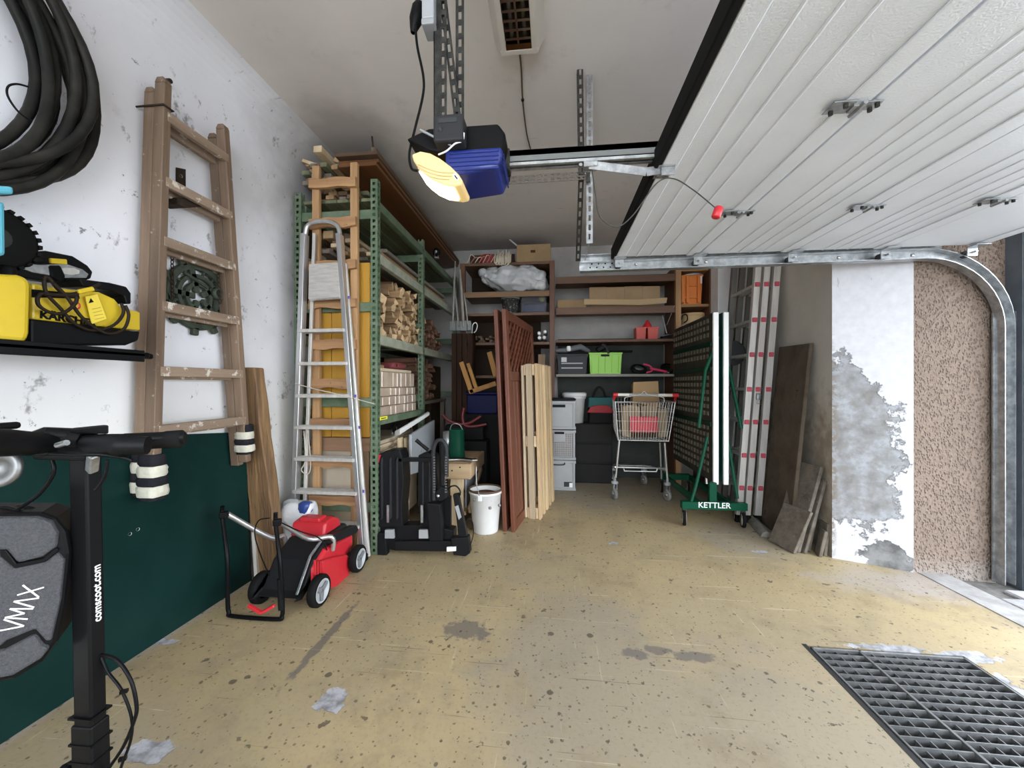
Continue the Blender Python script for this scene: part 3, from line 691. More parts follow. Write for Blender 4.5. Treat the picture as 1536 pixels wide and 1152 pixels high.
for s in (0, 1):
    for x, zo in (((-1.614, .02), (-1.662, .035)) if s == 0 else ((-1.616, .035),)):
        y = rail_line(s, .72); zz = (.665, .755) if s == 0 else (.70, .79)
        R0 = (.046 if x > -1.64 else .034) if s == 0 else .042
        def sq(mb, z0, z1, r_, sd):        # soft squarish wrap
            rr_ = random.Random(sd); pr = []
            vs = []; n = 16
            for j in range(5):
                for i in range(n):
                    a = 2*math.pi*i/n; q = max(abs(math.cos(a)), abs(math.sin(a)))**-.6
                    r2 = r_*q*(1+rr_.uniform(-.05, .05))*(1 if 0 < j < 4 else .93)
                    vs.append((x+r2*math.cos(a), y+r2*.8*math.sin(a), z0+zo+(z1-z0)*j/4))
            mb.add(vs, [(j*n+i, j*n+(i+1) % n, (j+1)*n+(i+1) % n, (j+1)*n+i) for j in range(4) for i in range(n)], True)
            mb.add(vs[:n], [tuple(range(n))[::-1]]); mb.add(vs[-n:], [tuple(range(n))])
            return mb
        b_ = zz[0]-.055 if s == 0 else zz[0]-.005
        segs = [(0, .014, .8, padb), (.014, .052, 1, padw), (.052, .085, .96, padb), (.085, .124, .93, padw), (.124, .165, .85, padb)]
        kk = 1.12 if s == 0 else .95
        wrap = None
        for q0, q1, k, m in segs:
            o = sq(MB(), b_+q0*kk, b_+q1*kk, R0*k, int(q0*1000)+s).build('foot_wrap' if m is padb else 'tape_band', m, t_)
# ---- the iron bracket it hangs on, and the pierced iron plate behind it
t_ = thing('wall_bracket', 'flat dark iron bracket screwed to the white wall between the ladder rungs', 'bracket', (-1.7, 1.6, 1.9))
mb = MB(); slabX(mb, [(265, 251), (279, 254), (279, 300), (265, 297)], -1.708, .006); mb.build('wall_plate', iron, t_, .001)
mb = MB(); slabX(mb, [(266, 296), (298, 298), (309, 303), (304, 310), (280, 312), (267, 306)], -1.625, .085); mb.build('arm', iron, t_, .002)
mb = MB(); mb.lathe([(0, -.006), (.006, -.004), (.008, 0)], P(272, 264, X=-1.705), (1, 0, 0), 8); mb.build('screw', galv, t_)
t_ = thing('iron_plate', 'green cast iron cog-edged pierced plate hanging on chains behind the wooden ladder', 'plate', (-1.67, 1.65, 1.4))
gi = mat('green_patina_iron', (.06, .075, .05), .75, .3, (.035, .045, .032), 18, bump=.3)
pc = P(298, 446, X=-1.69); pr_ = .158; X0 = -1.692
def pd(r_, a): return V((X0, pc.y+r_*math.cos(a), pc.z+r_*math.sin(a)))
mb = MB(); mb.lathe([(pr_, -.012), (pr_, .012), (pr_-.028, .012), (pr_-.028, -.012), (pr_, -.012)], (X0, pc.y, pc.z), (1, 0, 0), 36, False)
mb.build('rim', gi, t_)
tooth = None
for i in range(10):
    a = 2*math.pi*i/10+.2
    mb = MB(); mb.bar(pd(pr_-.01, a), pd(pr_+.028, a), .03, .024, (1, 0, 0)); mb.build('tooth', gi, t_, .004)
for i in range(5):
    a = 2*math.pi*i/5+.6
    mb = MB(); mb.bar(pd(.02, a), pd(pr_-.02, a), .026, .016, (1, 0, 0)); mb.build('spoke', gi, t_, .002)
for rr_, n in ((.062, 1), (.1, 1)):
    mb = MB(); mb.lathe([(rr_+.009, -.008), (rr_+.009, .008), (rr_-.009, .008), (rr_-.009, -.008), (rr_+.009, -.008)], (X0, pc.y, pc.z), (1, 0, 0), 28, False); mb.build('ring', gi, t_)
for i in range(15):
    a = 2*math.pi*i/15+.1
    mb = MB(); mb.bar(pd(.1, a), pd(pr_-.02, a), .009, .012, (1, 0, 0)); mb.build('lattice_bar', gi, t_)
q = P(322, 441, X=-1.69); mb = MB(); mb.lathe([(.02, 0), (.028, 0), (.028, .03), (.02, .03), (.016, .0)], q, (1, .0, 0), 18); mb.build('hub', gi, t_)
mb = MB(); mb.bar(P(275, 408, X=-1.68), P(312, 432, X=-1.68), .012, .008, (1, 0, 0)); mb.build('handle_bar', gi, t_)
def chain(t, a, b, n):
    mb = MB(); d = (V(b)-V(a)); u = d.normalized(); L_ = d.length/n
    for i in range(n):
        c = V(a)+d*((i+.5)/n); sd = V((1, 0, 0)) if i % 2 else V((0, 1, 0)); sd = (sd-u*u.dot(sd)).normalized()
        mb.tube([c+u*L_*.62*math.cos(k)+sd*L_*.33*math.sin(k) for k in [2*math.pi*j/8 for j in range(8)]], .0022, 5, True)
    return mb.build('chain', iron, t, kind='stuff')
chain(t_, P(258, 372, X=-1.672), P(259, 450, X=-1.672), 13); chain(t_, P(326, 392, X=-1.66), P(330, 455, X=-1.66), 10)
solo('wall_screw', 'rusty screw stub above the top of the wooden ladder', 'screw', MB().cyl(P(247, 121, X=-1.71), P(247, 121, X=-1.71)+V((.03, 0, -.004)), .008, .01, 8), iron)

# ---- wall shelf with cleaning machine, canister, chainsaw
t_ = thing('wall_shelf', 'black metal wall shelf carrying the yellow pressure washer', 'shelf', (-1.57, .8, 1.2))
sz = 1.212
mb = MB(); mb.b2((-1.705, .1, sz-.02), (-1.43, 1.22, sz)); mb.b2((-1.705, 1.22, sz-.02), (-1.47, 1.265, sz)); mb.build('board', blackm, t_, .006, 2)
mb = MB(); mb.b2((-1.436, .1, sz-.034), (-1.43, 1.2, sz+.006)); mb.build('front_lip', black, t_, .002)
yel = mat('yellow_plastic', (.62, .45, .02), .4, 0, (.55, .39, .022), 4, spots=(.5, .42, .1), spot_scale=9, spot_at=.72)
t_ = thing('canister', 'yellow rounded plastic canister at the left end of the wall shelf', 'canister', (-1.5, .75, sz))
mb = MB(); slabX(mb, [(-60, 408), (30, 412), (44, 416), (49, 428), (47, 500), (42, 514), (30, 518), (-60, 518)], -1.44, .2)
zmin = min(p.z for p in mb.v); mb.v = [V((p.x, p.y, max(p.z, sz+.001))) for p in mb.v]; mb.build('body', yel, t_, .014, 3)
q = P(12, 409, X=-1.5); mb = MB(); mb.lathe([(.016, -.012), (.016, .012), (.013, .018), (0, .018)], q, (0, 0, 1), 16); mb.build('cap', black, t_)
t_ = thing('pressure_washer', 'yellow and black pressure washer lying on the wall shelf with its cord looped over it', 'pressure washer', (-1.56, 1.05, sz))
X1 = -1.5
mb = MB(); slabX(mb, [(46, 478), (205, 497), (211, 497), (208, 511), (190, 518), (46, 518)], X1+.006, .17)
mb.v = [V((p.x, p.y, max(p.z, sz+.001))) for p in mb.v]; mb.build('base_shell', black, t_, .006, 2)
mb = MB(); slabX(mb, [(48, 424), (75, 430), (118, 436), (150, 438), (172, 448), (184, 462), (211, 468), (211, 496), (48, 479)], X1, .15); hood = mb.build('hood', yel, t_, .006, 2)
mb = MB(); slabX(mb, [(50, 434), (118, 440), (120, 448), (50, 446)], X1+.003, .02); mb.build('dark_band', black, t_)
mb = MB(); slabX(mb, [(118, 418), (165, 424), (190, 430), (197, 440), (197, 456), (190, 456), (186, 444), (168, 436), (125, 430)], X1-.03, .1); mb.build('carry_handle', black, t_, .004, 2)
mb = MB(); slabX(mb, [(128, 445), (146, 441), (160, 478), (138, 486)], X1+.012, .003); tag_ = mb.build('hang_tag', mat('yellow_tag', (.75, .58, .06), .6), t_)
mb = MB(); a_, b_, c_ = [P(*q, X=X1+.0126) for q in ((133, 455), (141, 453), (136, 447))]; mb.add([a_, b_, c_], [(0, 1, 2)]); mb.build('warning_triangle', black, tag_)
for k in range(4):
    mb = MB(); mb.bar(P(138+k*1.5, 464+k*5, X=X1+.0126), P(151+k*1.7, 461+k*5, X=X1+.0126), .001, .002); mb.build('print_line', mat('tag_print', (.4, .3, .05), .6), tag_)
lettering('KÄRCHER', .031, P(104, 479, X=X1+.0015), (0, 1, -.03), (0, .0, 1), black, t_, .0012)
mb = MB(); mb.lathe([(0, 0), (.006, 0), (.006, -.001)], P(73, 476, X=X1+.001), (1, 0, 0), 12); mb.build('round_mark', mat('mark_olive', (.3, .27, .05), .5), t_)
mb = MB(); mb.lathe([(.009, 0), (.0115, .0015), (.014, 0)], P(113, 458, X=X1+.001), (1, 0, 0), 16); mb.build('ring_mark', red, t_)
cordp = mat('black_power_cord', (.02, .014, .01), .5)
cps = [((66, 420), (70, 440), (90, 462), (112, 485), (140, 496), (170, 488), (185, 470), (182, 455)), ((80, 425), (100, 445), (125, 478), (160, 500), (185, 494), (193, 474), (188, 458)),
       ((62, 440), (56, 448), (60, 460), (80, 470), (98, 468), (113, 455), (115, 445)), ((66, 420), (72, 416), (95, 440), (125, 437), (150, 426)), ((62, 440), (80, 442), (115, 443))]
for k, c_ in enumerate(cps):
    mb = MB(); mb.tube(smooth_path([P(*q, X=X1+.022+.006*(k % 3)) for q in c_], 6), .0048, 8); mb.build('power_cord', cordp, t_)
q = P(128, 437, X=X1+.03); mb = MB(); mb.bar(P(117, 438, X=X1+.03), P(140, 433, X=X1+.03), .012, .014); mb.build('cord_clip', yel, t_, .003)
t_ = thing('chainsaw', 'black and silver guide bar of a chainsaw lying on top of the pressure washer', 'chainsaw', (-1.6, 1.0, 1.42))
mb = MB(); slabX(mb, [(-20, 388), (30, 380), (70, 376), (110, 384), (132, 398), (140, 408), (137, 418), (125, 422), (80, 424), (30, 416), (-20, 412)], -1.585, .035); mb.build('bar_cover', black, t_, .005, 2)
mb = MB(); slabX(mb, [(25, 394), (60, 397), (100, 396), (124, 404), (133, 411), (130, 417), (100, 417), (50, 409), (28, 401)], -1.581, .006); gbr = mb.build('guide_bar', galv, t_, .001)
mb = MB(); slabX(mb, [(85, 402), (112, 402), (120, 406), (119, 411), (108, 413), (84, 409)], -1.5795, .004); mb.build('bar_slot', alud, gbr, .001)
mb = MB(); slabX(mb, [(76, 387), (101, 389), (102, 397), (77, 395)], -1.577, .01); mb.build('yellow_clip', yel, t_, .002)
mb = MB(); slabX(mb, [(-40, 380), (60, 383), (74, 388), (72, 396), (-40, 394)], -1.57, .08); mb.build('housing', black, t_, .008, 2)
mb = MB(); slabX(mb, [(75, 398), (92, 398), (100, 415), (92, 424), (78, 416)], -1.574, .02); mb.build('lever', blackm, t_, .004)

# ---- light blue box with treaded wheel at the frame's edge
t_ = thing('wheeled_box', 'light blue plastic box with a black knobbly wheel above the yellow canister', 'box', (-1.5, .8, 1.43))
lb_ = mat('light_blue_plastic', (.1, .4, .52), .4)
mb = MB(); slabX(mb, [(-90, 288), (9, 303), (10, 384), (-90, 384)], -1.40, .2); mb.build('body', lb_, t_, .008, 2)
mb = MB(); slabX(mb, [(-90, 272), (21, 280), (22, 292), (-90, 286)], -1.38, .24); mb.build('lid', lb_, t_, .006, 2)
wc = P(-14, 356, X=-1.53); mb = MB(); mb.lathe([(.03, -.022), (.075, -.022), (.085, -.012), (.085, .012), (.075, .022), (.03, .022)], wc, (1, -.15, 0), 32); tyre = mb.build('tyre', rubber, t_)
lug = None; ax = V((1, -.15, 0)).normalized(); e1 = V((.15, 1, 0)).normalized(); e2 = V((0, 0, 1))
for i in range(26):
    a = 2*math.pi*i/26; r_ = e1*math.cos(a)+e2*math.sin(a); c_ = wc+r_*.086
    mb = MB(); mb.bar(c_-ax*.02, c_+ax*.02, .011, .008, r_); mb.build('tread_lug', rubber, tyre)
mb = MB(); mb.lathe([(0, .02), (.03, .024), (.032, .0)], wc, ax, 16); mb.build('wheel_hub', dgrey, t_)

# ---- weathered timber post leaning beside the ladder
bt = wood('old_beam_wood', (.34, .2, .085), (.12, .065, .03), 'z', scale=7, bump=.6, vary=0, lo=.3, hi=.62)
p0, p1 = V((-1.605, 2.05, .0)), V((-1.665, 1.955, 1.19))
mb = MB(); n = 12; prev = None; vs = []; rb = random.Random(3)
for i in range(n+1):
    p = p0.lerp(p1, i/n); wd = .15-.04*i/n
    for sx, sy in ((-1, -1), (1, -1), (1.05, .3), (.6, 1), (-1, 1)): vs.append(p+V((sx*wd/2*(1+rb.uniform(-.08, .08)), sy*.05*(1+rb.uniform(-.1, .1)), 0)))
mb.add(vs, [(i*5+k, i*5+(k+1) % 5, (i+1)*5+(k+1) % 5, (i+1)*5+k) for i in range(n) for k in range(5)]+[(4, 3, 2, 1, 0), tuple(n*5+k for k in range(5))])
solo('timber_beam', 'weathered split old timber beam leaning on the wall beside the wooden ladder', 'beam', mb, bt, bevel=.006)
p0, p1 = V((-1.66, 1.99, .0)), V((-1.7, 1.985, .6)); mb = MB(); mb.bar(p0, p1, .02, .02, (1, 0, 0)); solo('white_lath', 'thin white lath standing between the green board and the old beam', 'lath', mb, mat('aged_white', (.55, .52, .48), .7))
# ---- electric scooter in front of the camera (stem, handlebar and bag in view)
t_ = thing('electric_scooter', 'black electric scooter with a grey hard-shell handlebar bag, closest thing on the left', 'scooter', (-.9, .4, 0))
stemm = mat('satin_black_aluminium', (.006, .006, .0065), .32, 0)
def SP(px, py, Y): return P(px, py, Y=Y)
s_top, s_bot = SP(128, 680, .655), V((-.895, .655, .12))
bx = SP(137, 1150, .655)
dirv = (bx-s_top); s_bot = s_top+dirv*((.12-s_top.z)/dirv.z)
mb = MB(); mb.bar(s_bot, s_top, .040, .027, (0, 1, 0)); mb.build('stem', stemm, t_, .004, 2)
mb = MB(); p0 = s_top.lerp(s_bot, .62); p1 = s_bot; mb.bar(p0, p1, .046, .033, (0, 1, 0)); mb.build('lower_sleeve', black, t_, .004, 2)
for k in (.60, .66, .70, .79):
    p = s_top.lerp(s_bot, k); mb = MB(); mb.bar(p, p+dirv.normalized()*.004, .050, .037, (0, 1, 0)); mb.build('strap_ring', blackm, t_)
p = s_top.lerp(s_bot, .72); mb = MB(); mb.bar(p+V((-.03, -.01, 0)), p+V((-.05, -.015, -.01)), .02, .018); mb.build('hook', black, t_, .003)
lettering('comscoot.com', .0185, s_top.lerp(s_bot, (s_top.z-.69)/(s_top.z-s_bot.z))+V((.0207, 0, 0)), dirv*-1, (0, -1, 0), white, t_, .00025)
# handlebar
HB = .63
a, b, c, d = SP(-70, 668, .5), SP(60, 668, .60), SP(180, 663, .64), SP(276, 656, .70)
mb = MB(); mb.tube([a, b, c, d], .0125, 12); hb = mb.build('handlebar', stemm, t_)
mb = MB(); mb.tube([SP(182, 666, .648), SP(190, 663, .65), SP(245, 660, .682), SP(248, 660, .684), SP(273, 658, .7), SP(276, 658, .701)], [.014, .017, .0165, .018, .018, .013], 14); mb.build('grip', rubber, hb)
mb = MB(); mb.tube([SP(128, 668, .62), SP(186, 668, .60), SP(188, 668, .60), SP(222, 668, .615)], [.021, .021, .017, .0165], 14); mb.build('throttle_sleeve', black, hb)
mb = MB(); mb.tube([SP(-60, 664, .46), SP(10, 664, .52), SP(58, 666, .57), SP(90, 668, .6)], [.022, .022, .02, .016], 14); mb.build('left_sleeve', black, hb)
mb = MB(); mb.tube([SP(52, 668, .585), SP(70, 662, .6), SP(132, 664, .62)], [.024, .027, .026], 12); mb.build('stem_clamp', stemm, t_)
mb = MB(); mb.bar(SP(60, 678, .59), SP(140, 680, .61), .03, .024); mb.build('lever_perch', black, hb, .006, 2)
mb = MB(); mb.tube([SP(68, 651, .585), SP(112, 655, .61)], [.012, .014], 10); mb.build('mode_button_pod', black, hb)
# display box on top, square pod at the frame's edge
mb = MB(); mb.hexa([SP(105, 650, .6), SP(163, 651, .6), SP(160, 651, .66), SP(105, 649, .66), SP(105, 643, .6), SP(163, 637, .6), SP(158, 637, .66), SP(107, 642, .66)]); mb.build('display', black, t_, .003, 2)
mb = MB(); mb.b2(SP(-40, 649, .54), SP(27, 632, .6)); mb.build('phone_holder', black, t_, .006, 2)
mb = MB(); mb.b2(SP(-40, 675, .535), SP(15, 650, .58)); mb.build('switch_pod', dgrey, t_, .004, 2)
mb = MB(); mb.tube(smooth_path([SP(-40, 681, .54), SP(60, 681, .56), SP(75, 680, .565), SP(120, 682, .57), SP(150, 682, .58), SP(187, 687, .6), SP(198, 691, .605)], 5), .0032, 8); mb.build('brake_lever', blackm, hb)
mb = MB(); mb.bar(SP(140, 682, .6), SP(138, 706, .62), .014, .014, (0, 1, 0)); mb.build('latch', galv, t_, .002)
mb = MB(); mb.tube([SP(86, 668, .565), SP(100, 664, .565)], .005, 8); mb.build('cable_adjuster', galv, hb)
mb = MB(); c_ = SP(0, 702, .56); mb.lathe([(.012, -.012), (.024, -.006), (.033, 0), (.033, .006), (.028, .009), (.016, .004), (.012, -.004), (0, -.004)], c_, (.35, -1, .1), 24); mb.build('horn', mat('brushed_grille', (.2, .2, .2), .45, .8), t_)
for pts, r in (([(78, 690), (80, 710), (60, 740), (30, 762), (20, 768)], .0032), ([(161, 690), (158, 712), (148, 730), (143, 735)], .0026), ([(-20, 762), (10, 762), (30, 768)], .004)):
    mb = MB(); mb.tube(smooth_path([SP(*q, .6) for q in pts], 6), r, 8); mb.build('brake_cable', blackm, t_)
for pts, r in (([(151, 982), (175, 990), (196, 1020), (205, 1060), (200, 1085), (185, 1120), (165, 1150), (150, 1175)], .0032), ([(152, 986), (162, 1008), (182, 1035), (197, 1075), (196, 1110), (182, 1150), (175, 1180)], .0026)):
    mb = MB(); mb.tube(smooth_path([SP(*q, .66) for q in pts], 6), r, 8); mb.build('brake_cable', blackm, t_)
for q in ((186, 1037), (184, 1138)): mb = MB(); mb.box(SP(*q, .66), (.012, .006, .006), .5); mb.build('cable_tie', blackm, t_)
# hard-shell bag
fab = mat('grey_ballistic_shell', (.055, .056, .06), .55, 0, (.075, .076, .082), 260, .4, .6, bump=.5, bscale=500)
BP, BN = SP(50, 890, .60), V((-.66, .75, 0))
mb = MB(); slabN(mb, [(-130, 772), (60, 770), (82, 778), (98, 798), (104, 830), (96, 905), (84, 965), (62, 996), (20, 1022), (-40, 1034), (-130, 1034)][::-1], BP, BN, 0.0000, .09); bag = mb.build('bag_shell', black, t_, .012, 3)
mb = MB(); slabN(mb, [(-130, 778), (55, 776), (76, 783), (86, 800), (84, 822), (64, 836), (25, 846), (8, 826), (-130, 826)][::-1], BP, BN, -0.0080, .02); mb.build('upper_pad', fab, bag, .006, 2)
mb = MB(); slabN(mb, [(-130, 832), (3, 832), (22, 852), (66, 843), (86, 828), (96, 840), (90, 900), (76, 962), (68, 962), (52, 944), (8, 962), (0, 970), (-130, 985)][::-1], BP, BN, -0.0050, .02); mb.build('middle_pad', fab, bag, .005, 2)
mb = MB(); slabN(mb, [(-130, 992), (6, 976), (52, 952), (64, 969), (74, 972), (60, 990), (18, 1015), (-40, 1026), (-130, 1026)][::-1], BP, BN, -0.0080, .02); mb.build('lower_pad', fab, bag, .006, 2)
mb = MB(); slabN(mb, [(0, 825), (8, 825), (24, 846), (66, 838), (84, 822), (88, 826), (68, 843), (22, 853), (0, 834)][::-1], BP, BN, -0.0100, .008); mb.build('piping', blackm, bag, .001)
def bp_(px, py, off):
    o_ = V((0, 0, CH)); n = BN.normalized(); r_ = P(px, py, Y=1.)-o_; return o_+r_*(((BP+n*off)-o_).dot(n)/r_.dot(n))
lo_, hi_ = bp_(19, 947, -.0062), bp_(56, 879, -.0062)
BU = V((BN.y, -BN.x, 0)).normalized()
LU = (hi_-lo_); LP = (BU*(-LU.z)+V((0, 0, LU.dot(BU)))).normalized()
ln = lambda u, v: lo_+LU*u+LP*v
strokes = [[(0, .0), (.22, -.028), (.16, .012)][::1], [(.14, .022), (.22, -.012), (.33, .0), (.42, -.018), (.45, .02)], [(.43, .026), (.6, -.016), (.62, .016)], [(.5, .03), (.6, -.004), (.7, -.012)], [(.68, .024), (1., -.024)], [(.74, -.02), (.95, .02)]]
strokes = [[(.0, .026), (.12, -.026), (.25, .026)], [(.27, -.026), (.29, .026), (.39, -.012), (.48, .026), (.50, -.026)], [(.53, -.026), (.64, .026), (.74, -.026)], [(.78, .026), (.98, -.024)], [(.76, -.024), (1., .026)]]
for st in strokes:
    mb = MB()
    for q0, q1 in zip(st, st[1:]):
        mb.bar(ln(q0[0], q0[1]*.55+.004), ln(q1[0], q1[1]*.55+.004), .0022, .0012, BN)
    mb.build('logo_stroke', white, bag)
mb = MB(); mb.tube(smooth_path([SP(5, 772, .63), SP(22, 762, .62), SP(45, 764, .62), SP(60, 772, .63)], 5), .006, 8); mb.build('bag_handle', black, bag)
# deck, fork and wheels (below the frame)
mb = MB(); mb.b2((s_bot.x-.075, -.42, .1), (s_bot.x+.075, .36, .15)); mb.build('deck', black, t_, .012, 2)
mb = MB(); mb.bar((s_bot.x, .3, .13), (s_bot.x, .64, .25), .07, .06); mb.build('neck', stemm, t_, .008, 2)
for y in (.7, -.52):
    mb = MB(); mb.lathe([(.05, -.022), (.1, -.024), (.115, -.012), (.115, .012), (.1, .024), (.05, .022)], (s_bot.x, y, .115), (1, 0, 0), 28); w_ = mb.build('wheel', rubber, t_)
    mb = MB(); mb.lathe([(0, -.03), (.05, -.024), (.05, .024), (0, .03)], (s_bot.x, y, .115), (1, 0, 0), 20); mb.build('wheel_hub', dgrey, w_)
mb = MB(); mb.bar((s_bot.x-.035, .69, .115), (s_bot.x-.03, .66, .3), .012, .03); mb.bar((s_bot.x+.035, .69, .115), (s_bot.x+.03, .66, .3), .012, .03); mb.build('fork', stemm, t_, .003)

# ---- lawn mower
t_ = thing('lawn_mower', 'red and black electric lawn mower with folded-down handle beside the old timber beam', 'lawn mower', (-1.33, 1.98, 0))
mred = mat('mower_red', (.5, .02, .03), .38); mblk = mat('mower_black', (.014, .014, .015), .42)
mb = MB(); mb.prism([(1.80, .075), (2.06, .075), (2.18, .12), (2.18, .2), (2.05, .215), (1.9, .225), (1.80, .17)], (-1.19, 0, 0), (0, 1, 0), (0, 0, 1), (-.25, 0, 0)); mb.build('deck', mred, t_, .02, 3)
mb = MB(); slabX(mb, [(483, 842), (500, 836), (522, 832), (526, 850), (524, 868), (508, 879), (488, 886)][::-1], -1.165, .05); mb.build('side_skirt', mred, t_, .008, 2)
mb = MB()
for k in range(3): mb.bar(P(472+k*4, 840+k*1, X=-1.163), P(472+k*4, 862+k*1, X=-1.163), .006, .01, (1, 0, 0))
mb.build('vent_rib', mred, t_, .001, kind='stuff')
mb = MB(); mb.prism([(1.70, .07), (1.73, .06), (1.82, .2), (1.94, .262), (1.99, .27), (1.99, .2), (1.8, .1)], (-1.21, 0, 0), (0, 1, 0), (0, 0, 1), (-.22, 0, 0)); mb.build('rear_flap', mblk, t_, .01, 2)
mb = MB(); mb.bar((-1.225, 1.715, .082), (-1.225, 1.818, .222), .012, .008, (0, -.7, 1)); mb.bar((-1.225, 1.818, .222), (-1.225, 1.94, .276), .012, .008, (0, -.4, 1)); mb.build('silver_stripe', galv, t_, .001)
mb = MB(); mb.prism([(1.93, .24), (2.18, .2), (2.205, .215), (2.18, .25), (1.93, .285)], (-1.17, 0, 0), (0, 1, 0), (0, 0, 1), (-.05, 0, 0)); mb.build('handle_rail', mblk, t_, .006, 2)
mb = MB(); mb.b2((-1.42, 1.96, .2), (-1.21, 2.16, .275)); mb.build('upper_deck', mblk, t_, .025, 3)
mb = MB(); mb.prism([(1.95, .26), (2.13, .26), (2.11, .315), (2.05, .345), (1.97, .335)], (-1.235, 0, 0), (0, 1, 0), (0, 0, 1), (-.2, 0, 0)); mb.build('motor_cover', mred, t_, .014, 3)
mb = MB(); mb.b2((-1.4, 1.98, .33), (-1.28, 2.05, .355)); mb.build('cover_button', mred, t_, .008, 2)
mb = MB(); mb.lathe([(.05, 0), (.05, .05), (.03, .07), (0, .075)], (-1.3, 2.1, .25), (0, 0, 1), 16); mb.build('grass_cap', mblk, t_)
for x, y, ax in ((-1.15, 1.775, 1), (-1.135, 2.125, 1), (-1.455, 1.775, -1), (-1.44, 2.08, -1)):
    R0 = .076
    mb = MB(); mb.lathe([(.05, -.02*ax), (R0-.006, -.02*ax), (R0, -.012*ax), (R0, .012*ax), (R0-.006, .02*ax), (.056, .02*ax), (.05, .012*ax)], (x, y, R0), (1, 0, 0), 26); w_ = mb.build('wheel', rubber, t_)
    mb = MB(); mb.lathe([(.056, .021*ax), (.049, .023*ax), (.049, .008*ax), (0, .012*ax)], (x, y, R0), (1, 0, 0), 26); mb.build('wheel_rim', mat('wheel_grey', (.4, .42, .43), .5), w_)
    for k in range(3):
        q = .5+k*2.094; mb = MB(); mb.bar((x+.015*ax, y+.006*math.cos(q), R0+.006*math.sin(q)), (x+.015*ax, y+.052*math.cos(q), R0+.052*math.sin(q)), .03, .012, (1, 0, 0), .014)
        mb.build('wheel_spoke', mat('spoke_grey', (.16, .17, .18), .5), w_, .003)
# handle: silver lower tubes and black loop folded down to the floor
h1, h2 = P(418, 781, Y=1.70), P(339, 770, Y=1.70)
mb = MB(); mb.tube(smooth_path([V((-1.18, 1.945, .2)), V((-1.182, 1.935, .275)), P(462, 808, Y=1.86), h1], 6), .0125, 10); mb.build('lower_handle_tube', alu, t_)
mb = MB(); mb.tube(smooth_path([V((-1.45, 1.945, .2)), V((-1.455, 1.93, .27)), P(405, 806, Y=1.86), h2], 6), .0125, 10); mb.build('lower_handle_tube', alu, t_)
f1, f2 = P(424, 929, Z=.012), P(341, 924, Z=.012)
fy = (f1.y+f2.y)/2
pts = [h1+V((.0, -.02, .045)), h1+V((.003, -.022, -.01)), V((f1.x-.012, fy, .28)), V((f1.x, fy, .08)), V((f1.x-.002, fy, .03)), V((f1.x-.025, fy-.003, .014)), V((f2.x+.03, fy-.003, .014)), V((f2.x+.006, fy, .03)), V((f2.x, fy, .08)), V((f2.x-.002, fy, .28)), h2+V((0, -.02, -.01)), h2+V((0, -.02, .04))]
mb = MB(); mb.tube(smooth_path(pts, 6), .0095, 10); mb.build('folded_handle', blackm, t_)
mb = MB(); mb.tube([V((f1.x-.004, fy, .06)), V((f1.x-.01, fy, .2))], .014, 10); mb.build('foam_grip', rubber, t_)
for h_ in (h1, h2):
    mb = MB(); mb.box(h_+V((.008, -.02, .0)), (.035, .03, .03), .4); mb.build('wing_clamp', black, t_, .005, 2)
mb = MB(); mb.bar(P(373, 908, Y=fy-.02), P(392, 919, Y=fy-.03), .018, .012); mb.bar(P(392, 919, Y=fy-.03), P(412, 908, Y=fy-.02), .018, .012); mb.build('red_lever', red, t_, .002)
mb = MB(); mb.tube(smooth_path([P(404, 777, Y=1.7), P(388, 781, Y=1.72), P(382, 800, Y=1.72), P(390, 830, Y=1.74), P(405, 865, Y=1.78), P(420, 890, Y=1.8)], 6), .003, 6); mb.build('switch_cable', black, t_)
mb = MB(); mb.tube(smooth_path([P(420, 783, Y=1.69), P(450, 797, Y=1.8), P(475, 805, Y=1.87), P(488, 818, Y=1.9), P(492, 840, Y=1.93)], 6), .003, 6); mb.build('switch_cable', black, t_)
# ---- white sack in clear plastic behind it
sack = mat('white_sack_film', (.66, .67, .68), .3, 0, (.55, .57, .6), 9, bump=.35, coat=.3)
t_ = thing('sack', 'white plastic sack with dark print and a blue corner, upright behind the mower', 'sack', (-1.57, 2.13, 0))
mb = crumple((-1.575, 2.125, 0), (.2, .11, .40), 5, .1, (24, 16), 2.6, lambda p: p+V((max(p.z-.1, 0)*.3, 0, 0))); mb.build('bag', sack, t_)
mb = MB(); mb.bar(P(461, 780, Y=2.065), P(466, 806, Y=2.065), .018, .002, (0, 1, 0)); mb.build('print_block', mat('sack_print', (.08, .1, .16), .5), t_)
mb = crumple(P(458, 772, Y=2.10), (.075, .06, .08), 9, .16, (14, 10), 1.5); mb.build('blue_corner', mat('navy_film', (.02, .05, .2), .3), t_)
mb = crumple(P(438, 788, Y=2.13), (.12, .08, .16), 12, .2, (16, 10), 1.3); mb.build('clear_film', mat('clear_film', (.6, .62, .64), .15, alpha=.45), t_)
